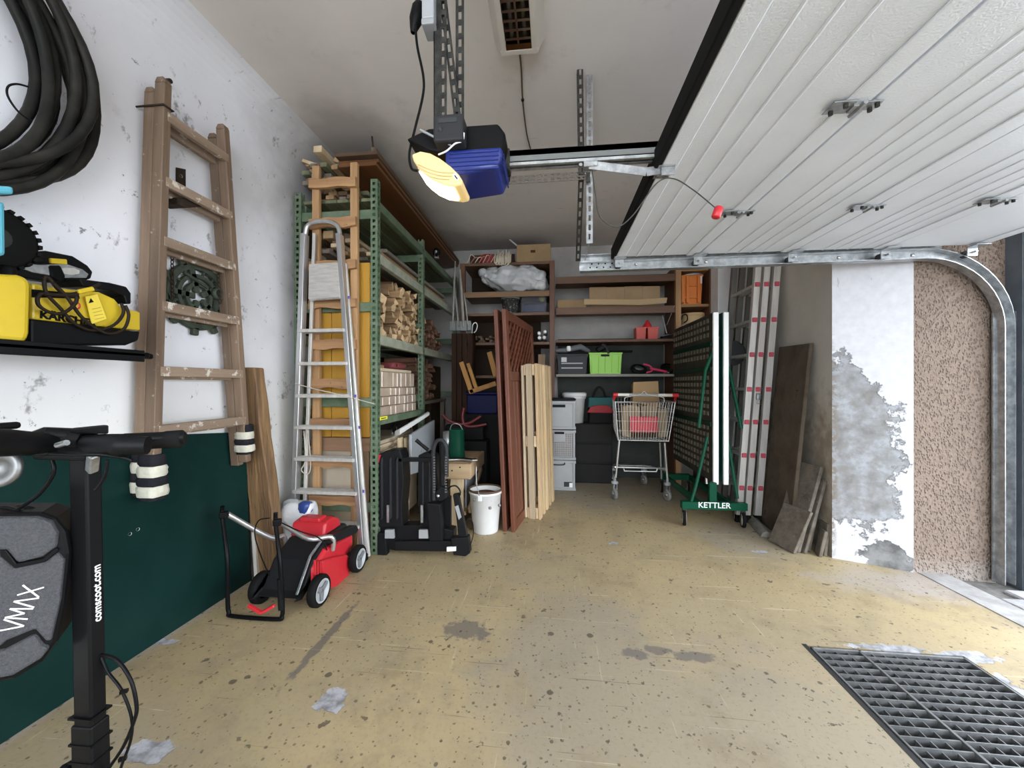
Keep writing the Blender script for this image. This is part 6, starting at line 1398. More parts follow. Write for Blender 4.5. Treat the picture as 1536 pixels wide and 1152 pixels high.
for i, (q0, q1, r) in enumerate(poles):
    s_ = thing('spade', ('long grey-handled spade at the left in the dark crate', 'spade with a leaning handle, second from the left in the dark crate', 'spade with the thickest tapering handle in the dark crate', 'short-handled spade at the right in the dark crate')[i], 'spade', P(*q0, Y=yk+.05), 0, 'spades in the crate')
    y_ = yk+.045+.03*(i % 2); p0, p1 = P(*q0, Y=y_), P(*q1, Y=y_)
    mb = MB(); mb.tube([p0-V((0, 0, .06)), p0.lerp(p1, .5), p1], [r, r, r*.6], 8); mb.build('handle', pm, s_)
    mb = MB(); c = p0; mb.hexa([c+V(v) for v in ((-.036, -.004, -.10), (.036, -.004, -.10), (.036, .004, -.10), (-.036, .004, -.10), (-.034, -.004, .005), (.034, -.004, .005), (.034, .004, .005), (-.034, .004, .005))]); mb.build('blade', mat('dull_blade', (.16, .17, .16), .45, .6), s_, .002)
yf = 3.6; amb = wood('amber_chair_wood', (.40, .2, .05), (.3, .14, .035), 'z')
t_ = thing('chair_frame', 'amber wooden chair frame lying tilted in the dark corner above the blue chest', 'chair frame', P(715, 590, Y=yf))
def cb_(a, b, w_, d=.0, nm='bar'): mb = MB(); mb.bar(P(*a, Y=yf+d), P(*b, Y=yf+d), w_, .03, (0, 1, 0)); mb.build(nm, amb, t_, .003)
cb_((692, 543), (708, 590), .045, 0, 'leg'); cb_((702, 545), (715, 584), .036, .06, 'leg'); cb_((705, 588), (744, 575), .045, 0, 'seat_rail'); cb_((734, 528), (744, 565), .05, .1, 'back_post')
t_ = thing('blue_chest', 'deep blue plastic chest on a black base in the dark far corner', 'chest', (-.55, 3.75, 0))
a, b = P(700, 592, Y=3.62), P(746, 621, Y=3.62)
mb = MB(); mb.b2((a.x, 3.62, b.z), (b.x, 3.9, a.z)); mb.build('body', mat('deep_navy_plastic', (.003, .004, .04), .45), t_, .01, 2)
mb = MB(); mb.b2((a.x-.01, 3.61, a.z), (b.x+.01, 3.91, a.z+.025)); mb.build('lid', mat('deep_navy_plastic', (0, 0, 0)), t_, .008, 2)
mb = MB(); mb.b2((a.x-.06, 3.64, 0), (b.x+.04, 3.9, b.z)); mb.build('base', mat('matt_black_base', (.012, .012, .012), .8), t_, .006)
t_ = thing('red_handle_tool', 'tool with dark red curved handles lying behind the green pot', 'tool', P(700, 640, Y=3.45))
for pts in (((664, 622), (675, 632), (690, 636), (705, 634), (722, 624)), ((696, 612), (694, 625), (697, 637), (708, 640), (730, 636))):
    mb = MB(); mb.tube(smooth_path([P(*q, Y=3.45) for q in pts], 5), .016, 8); mb.build('handle', mat('dark_red_handle', (.11, .012, .014), .5), t_)
mb = MB(); mb.b2(P(668, 660, Y=3.47), P(728, 636, Y=3.55)); mb.build('tool_body', black, t_, .01)
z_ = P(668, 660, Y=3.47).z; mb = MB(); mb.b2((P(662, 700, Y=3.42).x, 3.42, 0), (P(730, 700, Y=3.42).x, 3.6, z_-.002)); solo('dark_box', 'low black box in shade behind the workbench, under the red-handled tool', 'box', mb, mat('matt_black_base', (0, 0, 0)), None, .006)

# ---- right shelf unit
YR2 = 4.16
rsu = thing('open_shelving', 'open brown wall shelving behind the shopping cart', 'shelving', (.6, 4.4, 0))
xr0, xr1 = P(834, 470, Y=YR2).x, P(1013, 470, Y=YR2).x
SR = {k: P(920, y, Y=YR2).z for k, y in (('a', 413), ('b', 460), ('c', 509), ('d', 561))}
for k, z in SR.items():
    th = .075 if k in 'ab' else .028
    mb = MB(); mb.b2((xr0, YR2, z-th), (xr1, YR2+.022, z)); mb.build('front_rail', bw if k != 'd' else mat('grey_shelf_edge', (.2, .19, .17), .6), rsu, .002)
    mb = MB(); mb.b2((xr0, YR2+.022, z-.022), (xr1, 4.6, z)); mb.build('shelf', bw if k != 'd' else mat('grey_shelf_edge', (0, 0, 0)), rsu, .002)
p0, p1 = P(1013, 470, Y=YR2).x, P(1021, 470, Y=YR2).x
mb = MB(); mb.b2((p0, YR2-.02, 0), (p1, YR2+.03, 2.36)); mb.build('post', pineZ, rsu, .003)
mb = MB(); mb.b2((p0+.01, YR2+.03, 0), (p1-.01, 4.58, 2.36)); mb.build('divider', bwz, rsu)
x2 = P(1063, 470, Y=YR2).x
mb = MB(); mb.b2((x2, YR2-.02, 0), (x2+.02, 4.6, 2.36)); mb.build('side_panel', bwz, rsu, .002)
zc_ = P(1040, 456, Y=YR2).z; zn = P(1040, 488, Y=YR2).z
for z in (zc_, zn, P(1040, 402, Y=YR2).z): mb = MB(); mb.b2((p1, YR2, z-.03), (x2, 4.58, z)); mb.build('shelf', wood('warm_shelf', (.36, .19, .08), (.26, .13, .05), 'x'), rsu, .003)
mb = MB(); mb.tube([P(1012, 458, Y=YR2-.01), P(1000, 488, Y=YR2+.1)], .003, 6); mb.build('stay_wire', galv, rsu)
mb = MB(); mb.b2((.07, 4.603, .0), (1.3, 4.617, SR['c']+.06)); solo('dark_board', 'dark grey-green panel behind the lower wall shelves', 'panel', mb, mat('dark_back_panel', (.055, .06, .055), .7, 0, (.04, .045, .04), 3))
# flattened cartons on the second shelf
z = SR['b']; t_ = thing('open_carton', 'long open cardboard carton lying on the second wall shelf', 'carton', on(935, 458, YR2+.05, z))
a, b = P(884, 431, Y=YR2+.2), P(990, 431, Y=YR2+.2); x0, x1 = a.x, b.x
mb = MB(); mb.b2((x0, YR2+.2, z+.002), (x1, YR2+.21, z+.2)); 
n = 4
for i in range(n):
    w_ = (x1-x0)/n; mb = MB(); mb.b2((x0+w_*i+.001, YR2+.2, z+.002), (x0+w_*(i+1)-.001, YR2+.207, a.z-.004*(i % 2))); mb.build('back_flap', cardboard, t_, .001)
a2, b2 = P(876, 449, Y=YR2+.02), P(1000, 447, Y=YR2+.02); m_ = P(955, 450, Y=YR2+.02)
for u, v in ((a2, m_), (m_, b2)):
    mb = MB(); mb.hexa([(u.x, YR2+.03, u.z-.055), (v.x, YR2+.03, v.z-.05), (v.x, YR2+.036, v.z-.05), (u.x, YR2+.036, u.z-.055), (u.x, YR2+.0, u.z), (v.x, YR2+.0, v.z), (v.x, YR2+.006, v.z), (u.x, YR2+.006, u.z)]); mb.build('front_flap', mat('light_cardboard', (.46, .33, .19), .85), t_)
mb = MB(); mb.b2((x0-.01, YR2+.036, z+.001), (x1+.02, YR2+.2, z+.006)); mb.build('bottom', cardboard, t_)
mb = MB(); a, b = P(836, 450, Y=YR2+.04), P(880, 458, Y=YR2+.04); mb.b2((a.x, YR2+.04, z+.001), (b.x, YR2+.3, a.z)); t_ = solo('flat_box', 'flat brown box at the left end of the second wall shelf', 'box', mb, mat('dim_cardboard', (0, 0, 0)), None, .003)
z = SR['c']; t_ = thing('red_caddy', 'red two-bin caddy with pointed handle on the third wall shelf', 'caddy', on(971, 506, YR2+.06, z))
rc_ = mat('coral_red_plastic', (.5, .06, .04), .45)
for x0, x1 in ((954, 969.5), (971.5, 988)):
    a, b = P(x0, 491, Y=YR2+.06), P(x1, 491, Y=YR2+.06); mb = MB(); zt2 = a.z
    mb.hexa([(a.x+.006, YR2+.07, z+.001), (b.x-.006, YR2+.07, z+.001), (b.x-.006, YR2+.19, z+.001), (a.x+.006, YR2+.19, z+.001), (a.x, YR2+.06, zt2), (b.x, YR2+.06, zt2), (b.x, YR2+.2, zt2), (a.x, YR2+.2, zt2)]); bn2 = mb.build('bin', rc_, t_, .004)
    mb = MB(); mb.b2((a.x-.004, YR2+.056, zt2-.012), (b.x+.004, YR2+.064, zt2+.003)); mb.build('rim', rc_, bn2, .001)
a = P(971, 491, Y=YR2+.13); mb = MB(); mb.lathe([(.05, -.01), (.045, .02), (.025, .05), (.012, .075), (0, .08)], a, n=18); mb.build('handle_cone', red, t_)
t_ = thing('folded_stand', 'thin metal folding stand at the right end of the third wall shelf', 'stand', on(998, 504, YR2+.06, z))
for q0, q1 in (((994, 473), (1000, 500)), ((1012, 500), (992, 504))): mb = MB(); mb.tube([P(*q0, Y=YR2+.08), P(*q1, Y=YR2+.05)], .006, 6); mb.build('rod', galv, t_)
mb = MB(); c = on(998, 503, YR2+.1, z); mb.b2(c+V((-.04, -.03, .001)), c+V((.06, .05, .04))); mb.build('base_block', black, t_, .004)
# boxes and balance bike on the fourth shelf
def crate(name, lbl, cat, px0, px1, py, Y, z, d, m, group=None, ribs=True):
    a, b = P(px0, py, Y=Y), P(px1, py, Y=Y); h_ = a.z-z; t = thing(name, lbl, cat, ((a.x+b.x)/2, Y+d/2, z), 0, group); x0, x1 = a.x, b.x
    mb = MB(); th = .006
    f = .012
    mb.hexa([(x0+f, Y+f, z+.001), (x1-f, Y+f, z+.001), (x1-f, Y+d-f, z+.001), (x0+f, Y+d-f, z+.001), (x0+f, Y+f, z+.01), (x1-f, Y+f, z+.01), (x1-f, Y+d-f, z+.01), (x0+f, Y+d-f, z+.01)])
    zt = z+h_
    for p, q_ in (((x0, Y), (x1, Y)), ((x0, Y+d), (x1, Y+d)), ((x0, Y), (x0, Y+d)), ((x1, Y), (x1, Y+d))):
        cx, cy = (x0+x1)/2, Y+d/2
        def ins(p, k): return (p[0]+(k if p[0] < cx else -k), p[1]+(k if p[1] < cy else -k))
        lo = [ins(p, f), ins(q_, f)]; hi = [p, q_]; li = [ins(p, f+th), ins(q_, f+th)]; hi2 = [ins(p, th), ins(q_, th)]
        mb.add([(*lo[0], z+.001), (*lo[1], z+.001), (*hi[1], zt), (*hi[0], zt), (*li[0], z+.001), (*li[1], z+.001), (*hi2[1], zt), (*hi2[0], zt)],
               [(0, 1, 2, 3), (7, 6, 5, 4), (3, 2, 6, 7), (0, 4, 5, 1), (0, 3, 7, 4), (1, 5, 6, 2)])
    body = mb.build('tub', m, t, .002)
    mb = MB(); mb.b2((x0-.006, Y-.006, zt-.018), (x1+.006, Y+.0, zt)); mb.b2((x0-.006, Y+d, zt-.018), (x1+.006, Y+d+.006, zt)); mb.b2((x0-.006, Y, zt-.018), (x0, Y+d, zt)); mb.b2((x1, Y, zt-.018), (x1+.006, Y+d, zt)); mb.build('rim', m, t, .002)
    return t, x0, x1, zt
z = SR['d']
t_, x0, x1, zt2 = crate('green_crate', 'bright green plastic crate on the fourth wall shelf', 'crate', 884, 933, 529, YR2+.03, z, .3, mat('lime_green_plastic', (.22, .5, .025), .4))
for k in range(5): mb = MB(); x = x0+.03+(x1-x0-.06)*k/4; mb.b2((x-.006, YR2+.03, z+.02), (x+.006, YR2+.038, zt2-.03)); mb.build('rib', mat('lime_green_plastic', (0, 0, 0)), t_, .002)
mb = MB(); mb.b2(((x0+x1)/2-.05, YR2+.022, zt2-.042), ((x0+x1)/2+.04, YR2+.028, zt2-.02)); mb.build('handle_slot', black, t_)
t_ = thing('black_tool', 'black power tool lying on top of the bright green crate', 'tool', on(915, 527, YR2+.1, zt2))
mb = MB(); mb.bar(P(895, 526, Y=YR2+.12), P(910, 518, Y=YR2+.12), .06, .06); mb.build('motor', black, t_, .015, 2)
mb = MB(); mb.tube([P(903, 517, Y=YR2+.1), P(909, 520, Y=YR2+.08), P(913, 530, Y=YR2+.02)], .013, 8); mb.build('handle', dgrey, t_)
mb = MB(); mb.bar(P(915, 527, Y=YR2+.15), P(948, 527, Y=YR2+.2), .035, .02); mb.build('blade_guard', black, t_, .004)
t_, x0, x1, zt3 = crate('grey_crate', 'dark grey lidded crate left of the bright green crate', 'crate', 836, 881, 534, YR2+.03, z, .3, dgrey)
mb = MB(); mb.b2((x0-.008, YR2+.02, zt3), (x1+.008, YR2+.34, zt3+.02)); mb.build('lid', dgrey, t_, .005)
mb = MB(); mb.b2(P(842, 543, Y=YR2+.024), P(850, 536, Y=YR2+.026)); mb.build('paper_label', mat('paper_label', (.5, .5, .48), .7), t_)
for yy in (545, 552): mb = MB(); mb.b2(P(842, yy+1, Y=YR2+.034), P(874, yy-1, Y=YR2+.045)); mb.build('front_rib', grey, t_, .001)
t_ = thing('umbrella_bundle', 'rolled dark parasol with a white tie lying on the dark grey crate', 'parasol', on(860, 528, YR2+.05, zt3+.02))
mb = MB(); mb.tube([P(834, 526, Y=YR2+.06), P(850, 525, Y=YR2+.06), P(870, 520, Y=YR2+.1), P(884, 527, Y=YR2+.14)], [.02, .028, .036, .02], 10); mb.build('rolled_cloth', mat('grey_cloth', (.12, .125, .13), .7, bump=.5, scale=14), t_)
mb = crumple(P(853, 527, Y=YR2+.03), (.05, .04, .06), 8, .2, (12, 8), 1.5); mb.build('white_tie', white, t_)
t_ = thing('balance_bike', 'small pink and black child balance bike lying on the fourth wall shelf', 'balance bike', on(970, 560, YR2+.05, z))
c = P(958, 554, Y=YR2+.07); pk = mat('pink_enamel', (.5, .03, .1), .35); ax_ = V((.1, -.65, 1))
mb = MB(); mb.lathe([(.05, -.02), (.08, -.02), (.088, 0), (.08, .02), (.05, .02)], c, ax_, 26); mb.build('tyre', rubber, t_)
mb = MB(); mb.lathe([(0, -.012), (.052, -.014), (.052, .014), (0, .012)], c, ax_, 20); mb.build('wheel_disc', alu, t_)
for pts, r, m, nm in ((((965, 546), (975, 549), (978, 556), (970, 559)), .01, pk, 'front_fork'), (((975, 553), (988, 555), (1000, 558)), .014, pk, 'frame_tube'), (((985, 554), (1004, 559)), .011, chrome, 'handle_tube')):
    mb = MB(); mb.tube(smooth_path([P(*q, Y=YR2+.04) for q in pts], 4), r, 8); mb.build(nm, m, t_)
c = P(1003, 553, Y=YR2+.15); mb = MB(); mb.lathe([(.05, -.02), (.08, -.02), (.088, 0), (.08, .02), (.05, .02)], c, ax_, 22); mb.build('tyre', rubber, t_)
# narrow column: orange folding crate, bowl, round wooden box
z = zc_; t_, x0, x1, zt4 = crate('orange_crate', 'orange plastic folding crate standing in the narrow shelf column', 'crate', 1022, 1054, 413, YR2+.04, z, .28, mat('orange_plastic', (.68, .2, .03), .45))
om = mat('orange_plastic', (0, 0, 0))
for px in (1024, 1031, 1048): mb = MB(); mb.b2((P(px-2, 430, Y=YR2+.03).x, YR2+.018, z+.02), (P(px+2, 430, Y=YR2+.03).x, YR2+.05, zt4-.01)); mb.build('rib', om, t_, .002)
for py in (428, 446): mb = MB(); mb.b2((x0+.02, YR2+.03, P(1040, py+1.5, Y=YR2+.03).z), (x1-.02, YR2+.042, P(1040, py-1.5, Y=YR2+.03).z)); mb.build('cross_rib', om, t_, .002)
mb = MB(); mb.b2(P(1049, 425, Y=YR2+.022), P(1053, 414, Y=YR2+.026)); mb.build('white_label', white, t_)
c = on(1038, 412, YR2+.18, zt4+.0); mb = MB(); mb.lathe([(0, 0), (.06, 0), (.1, .03), (.105, .06), (.1, .06), (.09, .03), (0, .012)], c, n=28); solo('white_bowl', 'white bowl sitting on the orange folding crate', 'bowl', mb, white)
c = on(1038, 486, YR2+.16, zn); t_ = thing('round_box', 'round pale wooden box below the orange crate in the narrow shelf column', 'box', c)
mb = MB(); mb.lathe([(0, .03), (.115, .03), (.118, .035), (.118, .135), (0, .135)], c, n=30); mb.build('body', mat('birch', (.55, .38, .2), .55), t_)
mb = MB(); mb.lathe([(.119, .115), (.123, .115), (.123, .145), (0, .145), (0, .135), (.119, .135)], c, n=30); mb.build('lid', mat('birch', (0, 0, 0)), t_)
mb = MB(); mb.lathe([(0, 0), (.1, 0), (.1, .03), (0, .03)], c, n=24); mb.build('white_foot', white, t_)
mb = MB(); mb.tube(smooth_path([P(*q, Y=YR2+.025) for q in ((1022, 480), (1024, 473), (1030, 472), (1031, 480), (1026, 484))], 5), .006, 6); mb.build('black_cable', black, t_)

# ---- stack of three grey crates by the pallet
YQ = 3.95; zcs = [0, .315, .63, .93]
gq = mat('light_grey_crate', (.33, .335, .34), .45, 0, (.3, .305, .31), 4)
def euro(z0, z1, kind, lbl):
    x0, x1 = P(816, 700, Y=YQ).x, P(864, 700, Y=YQ).x; d = .3; t = thing('storage_crate', lbl, 'crate', ((x0+x1)/2, YQ+d/2, z0), 0, 'stack of grey crates'); h_ = z1-z0-.004
    x0 -= .06
    if kind != 'lattice':
        mb = MB(); mb.b2((x0+.008, YQ+.01, z0+.001), (x1-.008, YQ+d-.01, z0+h_)); body = mb.build('shell', gq, t, .006, 2)
    else:
        mb = MB(); mb.b2((x0+.02, YQ+.03, z0+.001), (x1-.02, YQ+d-.02, z0+h_*.9)); mb.build('contents', mat('tan_contents', (.35, .24, .15), .8), t)
        mb = MB(); w_ = x1-x0
        for k in range(int(w_/.022)+1):
            x = x0+.008+k*.022
            if x < x1-.012: mb.b2((x, YQ+.008, z0+.03), (x+.009, YQ+.02, z0+h_-.03))
        for k in range(12): zz_ = z0+.03+k*.022; mb.b2((x0+.008, YQ+.009, zz_), (x1-.008, YQ+.019, zz_+.009)) if zz_ < z0+h_-.03 else None
        mb.build('lattice', gq, t, kind='stuff')
        cx = P(839, 650, Y=YQ).x; mb = MB(); mb.b2((cx-.06, YQ+.0, z0+h_-.12), (cx+.06, YQ+.022, z0+h_-.01)); mb.build('front_plate', gq, t, .002)
        mb = MB(); mb.b2((cx-.05, YQ-.004, z0+h_-.042), (cx+.05, YQ+.004, z0+h_-.02)); mb.build('grip_slot', black, t)
        mb = MB(); mb.b2((x0+.008, YQ+.02, z0+.001), (x0+.02, YQ+d-.01, z0+h_)); mb.b2((x1-.02, YQ+.01, z0+.001), (x1-.008, YQ+d-.01, z0+h_)); mb.b2((x0+.008, YQ+d-.02, z0+.001), (x1-.008, YQ+d-.01, z0+h_)); mb.build('side_wall', gq, t)
    for zz_ in (z0+.002, z0+h_-.03): mb = MB(); mb.b2((x0, YQ, zz_), (x1, YQ+d, zz_+.026)) if kind != 'lattice' else mb.b2((x0, YQ, zz_), (x1, YQ+.03, zz_+.026)); mb.build('rim_band', gq, t, .003)
    for x in (x0+.012, x1-.03): mb = MB(); mb.b2((x, YQ+.001, z0+.02), (x+.018, YQ+.012, z0+h_-.02)); mb.build('corner_rib', gq, t, .002)
    return t, x0, x1
t_, x0, x1 = euro(zcs[0], zcs[1], 'solid', 'lowest grey crate of the stack, with a small dark sticker')
cx = P(838, 640, Y=YQ).x
mb = MB(); mb.b2(P(846, 730, Y=YQ+.006), P(858, 723, Y=YQ+.009)); s2 = mb.build('dark_sticker', dgrey, t_)
mb = MB(); mb.b2(P(854, 731, Y=YQ+.005), P(859, 724.5, Y=YQ+.008)); mb.build('sticker_figure', white, t_)
mb = MB(); mb.tube(smooth_path([(cx-.07, YQ-.002, .29), (cx-.06, YQ-.012, .27), (cx+.05, YQ-.012, .27), (cx+.06, YQ-.002, .29)], 5), .006, 6); mb.build('folding_handle', dgrey, t_)
euro(zcs[1], zcs[2], 'lattice', 'middle grey crate of the stack, with pierced lattice front')
t_, x0, x1 = euro(zcs[2], zcs[3], 'solid', 'topmost grey crate of the stack, with a black grip slot')
mb = MB(); mb.b2(P(829, 611, Y=YQ-.002), P(848, 607, Y=YQ+.004)); mb.build('grip_slot', black, t_)
mb = MB(); mb.b2((x0, YQ, zcs[3]+.0), (x1, YQ+.3, zcs[3]+.02)); mb.build('dark_lid', black, t_, .004)
# ---- white bucket, teal bag with red top, dark drawers behind the cart
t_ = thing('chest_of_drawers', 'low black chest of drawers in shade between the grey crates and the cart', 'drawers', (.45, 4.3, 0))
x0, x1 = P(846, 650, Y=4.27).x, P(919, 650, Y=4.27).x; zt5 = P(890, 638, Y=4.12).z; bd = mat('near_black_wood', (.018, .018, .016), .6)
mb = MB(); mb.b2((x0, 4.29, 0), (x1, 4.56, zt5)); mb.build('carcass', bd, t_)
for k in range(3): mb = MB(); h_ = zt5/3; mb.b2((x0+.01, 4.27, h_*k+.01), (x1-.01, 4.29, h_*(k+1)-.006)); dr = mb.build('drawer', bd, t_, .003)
c = on(861, 638, 4.44, zt5+.001); bu2 = thing('lidded_bucket', 'white lidded bucket half hidden behind the stack of grey crates', 'bucket', c)
mb = MB(); mb.lathe([(0, 0), (.1, 0), (.12, .27), (.13, .275), (.13, .3), (.12, .3), (0, .3)], c+V((0, -.05, 0)), n=28); mb.build('body', wbk, bu2)
mb = MB(); mb.lathe([(.132, .295), (.138, .295), (.138, .335), (.12, .345), (0, .345), (0, .3), (.132, .3)], c+V((0, -.05, 0)), n=28); mb.build('lid', white, bu2)
t_ = thing('tool_bag', 'black tool bag with teal top and red panel on the dark drawers', 'bag', on(905, 638, 4.30, zt5))
a, b = P(884, 612, Y=4.3), P(919, 638, Y=4.3)
mb = MB(); mb.b2((a.x, 4.3, zt5+.001), (b.x, 4.5, a.z)); mb.build('black_base', mat('black_canvas', (.014, .014, .015), .8), t_, .015, 2)
a2, b2 = P(883, 596, Y=4.32), P(920, 612, Y=4.32); mb = MB(); mb.b2((a2.x, 4.32, b2.z), (b2.x, 4.48, a2.z)); mb.build('teal_top', mat('teal_canvas', (.02, .1, .1), .8), t_, .012, 2)
mb = MB(); slabY(mb, [(881, 619), (886, 610), (896, 608), (912, 608), (918, 612), (920, 620)][::-1], 4.285, .03); mb.build('red_panel', mat('red_canvas', (.3, .02, .025), .7), t_, .006)
mb = MB(); mb.tube(smooth_path([P(*q, Y=4.36) for q in ((889, 598), (893, 586), (899, 581), (905, 586), (909, 598))], 5), .013, 8); mb.build('handle', mat('black_canvas', (0, 0, 0)), t_)

# ================================================================ shopping cart
YT = 3.74
ct = thing('shopping_cart', 'wire shopping cart with red-ended handle, paper bags inside, before the wall shelving', 'cart', (.83, 3.95, 0))
wire = mat('cart_wire_steel', (.5, .5, .48), .35, .8); wl_ = .55
def C(px, py, y=0.): return P(px, py, Y=YT+y)
ha, hb_ = C(921, 592), C(1016, 593)
mb = MB(); mb.tube([ha, hb_], .015, 12); hd = mb.build('handle_bar', mat('cream_handle', (.66, .63, .56), .45), ct)
for u, v in ((0, .06), (.92, 1)): mb = MB(); mb.tube([ha.lerp(hb_, u)-V((.008, 0, 0)) if u == 0 else ha.lerp(hb_, u), ha.lerp(hb_, v)+(V((.008, 0, 0)) if v == 1 else V())], .0185, 12); mb.build('red_handle_end', red, hd)
mb = MB(); mb.tube([ha.lerp(hb_, .24), ha.lerp(hb_, .70)], .0156, 12); mb.build('grey_handle_sleeve', mat('grey_handle', (.3, .29, .27), .5), hd)
for e, o_ in ((ha, -1), (hb_, 1)): mb = MB(); mb.bar(e+V((-.012*o_, 0, 0)), e+V((-.004*o_, .06, -.05)), .02, .03); mb.build('red_bracket', red, ct, .004)
zt_, zb_ = C(970, 603).z, C(970, 659).z
TL, TR, BL, BR = C(923, 603), C(1013, 603), C(927, 660), C(1003, 662)
dd = .75
def wseg(pts, r=.0035, nm='wire', m=None, cl=False): mb = MB(); mb.tube(pts, r, 6, cl); return mb.build(nm, m or wire, ct)
back = lambda p, k=.72, dz=0.: V((p.x+( .83-p.x)*.35, p.y+k, p.z+dz))
wseg([TL, back(TL, dd, .02), back(TR, dd, .02), TR, TL], .0055, 'top_rim', None, False)
wseg([TL, BL, BR, TR], .006, 'rear_frame')
wseg([BL, back(BL, dd, .05), back(BR, dd, .05), BR], .0055, 'bottom_rim')
def grid_face(A, B, C2, D, nu, nv, nm):   # A,B top; D,C2 bottom
    mb = MB()
    for i in range(nu+1): t = i/nu; mb.tube([A.lerp(B, t), D.lerp(C2, t)], .0024, 5, caps=False)
    for j in range(nv+1): t = j/nv; mb.tube([A.lerp(D, t), B.lerp(C2, t)], .0026, 5, caps=False)
    o = mb.build(nm, wire, ct, kind='stuff'); return o
grid_face(TL, TR, BR, BL, 20, 4, 'rear_wire_gate'); grid_face(TL, back(TL, dd, .02), back(BL, dd, .05), BL, 16, 5, 'side_wire_panel'); grid_face(TR, back(TR, dd, .02), back(BR, dd, .05), BR, 16, 5, 'side_wire_panel')
grid_face(BL, BR, back(BR, dd, .05), back(BL, dd, .05), 12, 14, 'floor_wire_panel'); grid_face(back(TL, dd, .02), back(TR, dd, .02), back(BR, dd, .05), back(BL, dd, .05), 10, 5, 'front_wire_panel')
wseg(smooth_path([C(937, 603, -.02), C(939, 596, -.02), C(960, 592, -.02), C(966, 587, -.02), C(972, 592, -.02), C(994, 596, -.02), C(996, 603, -.02)], 4), .004, 'child_seat_wire')
wl_z = .115
LW, RW = C(922, 738), C(1001, 740)
wseg([C(929, 660), V((LW.x+.01, YT, .2))], .0115, 'leg'); wseg([C(997, 664), V((RW.x, YT, .2))], .0115, 'leg')
wseg([C(990, 664, .08), V((RW.x-.02, YT+.12, .17))], .0095, 'leg_brace')
wseg([V((LW.x+.01, YT, .30)), V((RW.x-.03, YT, .30)), V((RW.x, YT+.02, .26))], .010, 'lower_bar')
wseg([V((LW.x+.08, YT, .30)), V((LW.x+.09, YT, .265)), V((RW.x-.1, YT, .265)), V((RW.x-.09, YT, .30))], .007, 'lower_loop')
wseg([V((LW.x+.01, YT, .30)), V((LW.x+.08, YT+.6, .2)), V((RW.x-.08, YT+.6, .2)), V((RW.x-.02, YT+.02, .28))], .010, 'chassis_tube')
mb = MB()
for k in range(4): mb.tube([(LW.x+.09, YT+.2+.1*k, .275-.018*k), (RW.x-.1, YT+.2+.1*k, .275-.018*k)], .005, 6)
mb.build('lower_rack_wire', wire, ct, kind='stuff')
for x, y in ((LW.x, YT), (RW.x, YT), (LW.x+.08, YT+.58), (RW.x-.08, YT+.58)):
    r = .052; c = V((x-.008, y-.03, r)); axw = V((1, .35, 0))
    mb = MB(); mb.lathe([(0, -.013), (r*.7, -.013), (r, -.011), (r, .011), (r*.7, .013), (0, .013)], c, axw, 22); w_ = mb.build('caster_wheel', mat('grey_caster', (.2, .2, .19), .6), ct)
    mb = MB(); mb.lathe([(0, -.0145), (r*.35, -.014), (r*.35, .014), (0, .0145)], c, axw, 14); mb.build('wheel_hub', chrome, w_)
    mb = MB(); mb.bar(c+V((.018, .006, 0)), V((x+.012, y, .14)), .03, .004, (1, .3, 0), .045); mb.bar(c+V((-.018, -.006, 0)), V((x-.012, y, .14)), .03, .004, (1, .3, 0), .045); mb.build('caster_fork', galv, ct, .001)
    mb = MB(); mb.lathe([(.0, .14), (.03, .14), (.034, .15), (.03, .165), (.012, .17), (.012, .205), (0, .205)], (x, y, 0), n=14); mb.build('caster_cap', grey, ct)
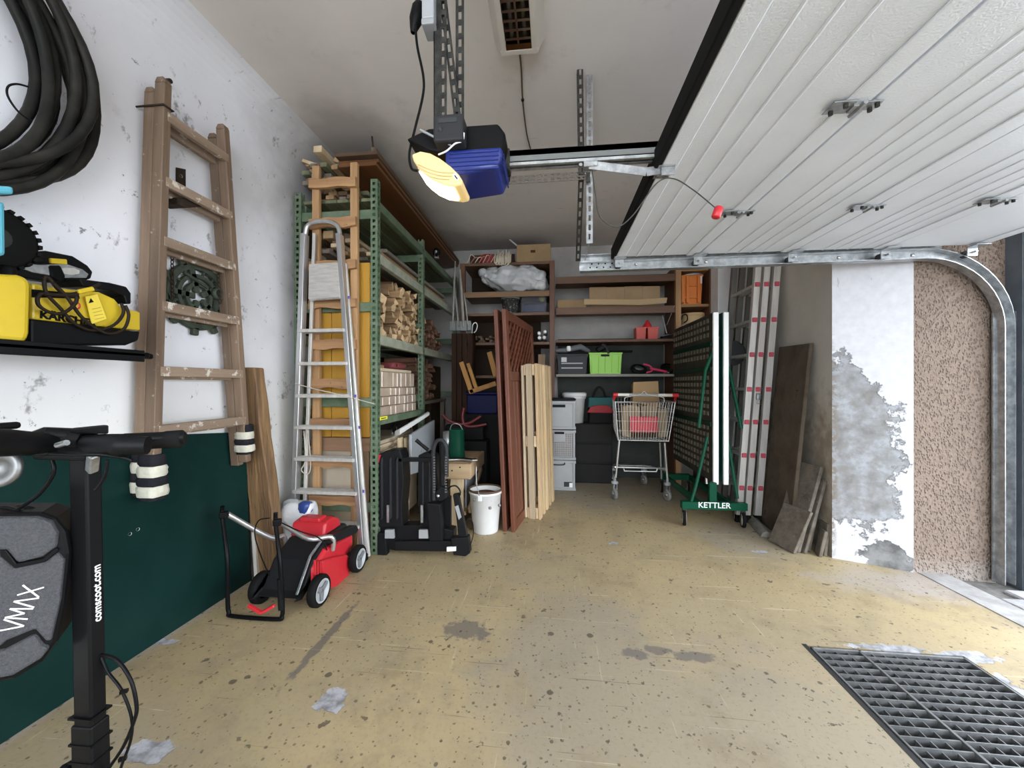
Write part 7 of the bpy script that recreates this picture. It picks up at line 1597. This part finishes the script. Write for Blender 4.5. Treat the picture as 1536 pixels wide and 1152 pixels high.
# things in the cart
kraft = mat('kraft_paper', (.36, .27, .165), .85, 0, (.3, .22, .13), 8, bump=.4)
zf = zb_+.012
for i, (px0, px1, y, d, pt, lbl) in enumerate(((934, 960, .1, .2, 609, 'kraft paper bag at the left in the shopping cart'), (962, 985, .12, .2, 608, 'kraft paper bag in the middle of the shopping cart'), (987, 1000, .1, .2, 612, 'kraft paper bag at the right in the shopping cart'))):
    a, b = P(px0, pt, Y=YT+y), P(px1, pt, Y=YT+y); t_ = thing('paper_bag', lbl, 'bag', ((a.x+b.x)/2, YT+y+d/2, zf), 0, 'paper bags in the cart')
    mb = MB(); n = 6; vs = []; rn = random.Random(i)
    for j, zz_ in enumerate((zf, zf+(a.z-zf)*.5, a.z)):
        for x, yy in ((a.x, YT+y), ((a.x+b.x)/2, YT+y-.008+.012*j), (b.x, YT+y), (b.x, YT+y+d), ((a.x+b.x)/2, YT+y+d), (a.x, YT+y+d)): vs.append((x+rn.uniform(-.006, .006), yy+rn.uniform(-.006, .006), zz_+(rn.uniform(-.015, .01) if j == 2 else 0)))
    mb.add(vs, [(j*6+k, j*6+(k+1) % 6, (j+1)*6+(k+1) % 6, (j+1)*6+k) for j in range(2) for k in range(6)]+[(5, 4, 3, 2, 1, 0), tuple(range(12, 18))]); mb.build('paper', kraft, t_)
    for k in (.3, .7): mb = MB(); x = a.x+(b.x-a.x)*k; mb.bar((x, YT+y-.004, zf+.04), (x+.004, YT+y-.002, a.z-.02), .004, .004, (0, 1, 0)); mb.build('crease', mat('kraft_crease', (.24, .17, .1), .9), t_)
a, b = P(945, 625, Y=YT+.045), P(987, 649, Y=YT+.045); t_ = thing('red_box', 'bright red plastic basket standing behind the rear wires of the cart', 'box', ((a.x+b.x)/2, YT+.06, zf))
mb = MB(); mb.b2((a.x, YT+.045, b.z), (b.x, YT+.085, a.z)); mb.build('panel', mat('bright_red', (.62, .03, .05), .4), t_, .004)
for k in range(9): x = a.x+(b.x-a.x)*(k+.5)/9; mb = MB(); mb.b2((x-.003, YT+.038, b.z+.01), (x+.003, YT+.046, a.z-.005)); mb.build('rib', mat('bright_red', (0, 0, 0)), t_)
mb = MB(); mb.b2((a.x+.02, YT+.05, zf), (b.x-.02, YT+.08, b.z)); mb.build('stand', mat('shadow_brown', (.05, .03, .015), .9), t_)
a, b = P(947, 586, Y=YT+.33), P(992, 573, Y=YT+.33); mb = MB()
mb.hexa([(a.x, YT+.33, zf), (b.x, YT+.33, zf), (b.x, YT+.43, zf), (a.x, YT+.43, zf), (a.x+.02, YT+.33, b.z), (b.x-.03, YT+.33, b.z+.01), (b.x-.03, YT+.43, b.z-.01), (a.x+.02, YT+.43, b.z-.02)]); solo('tall_carton', 'tan cardboard carton rising above the cart handle', 'carton', mb, mat('tan_carton', (.4, .26, .13), .85), None, .003)
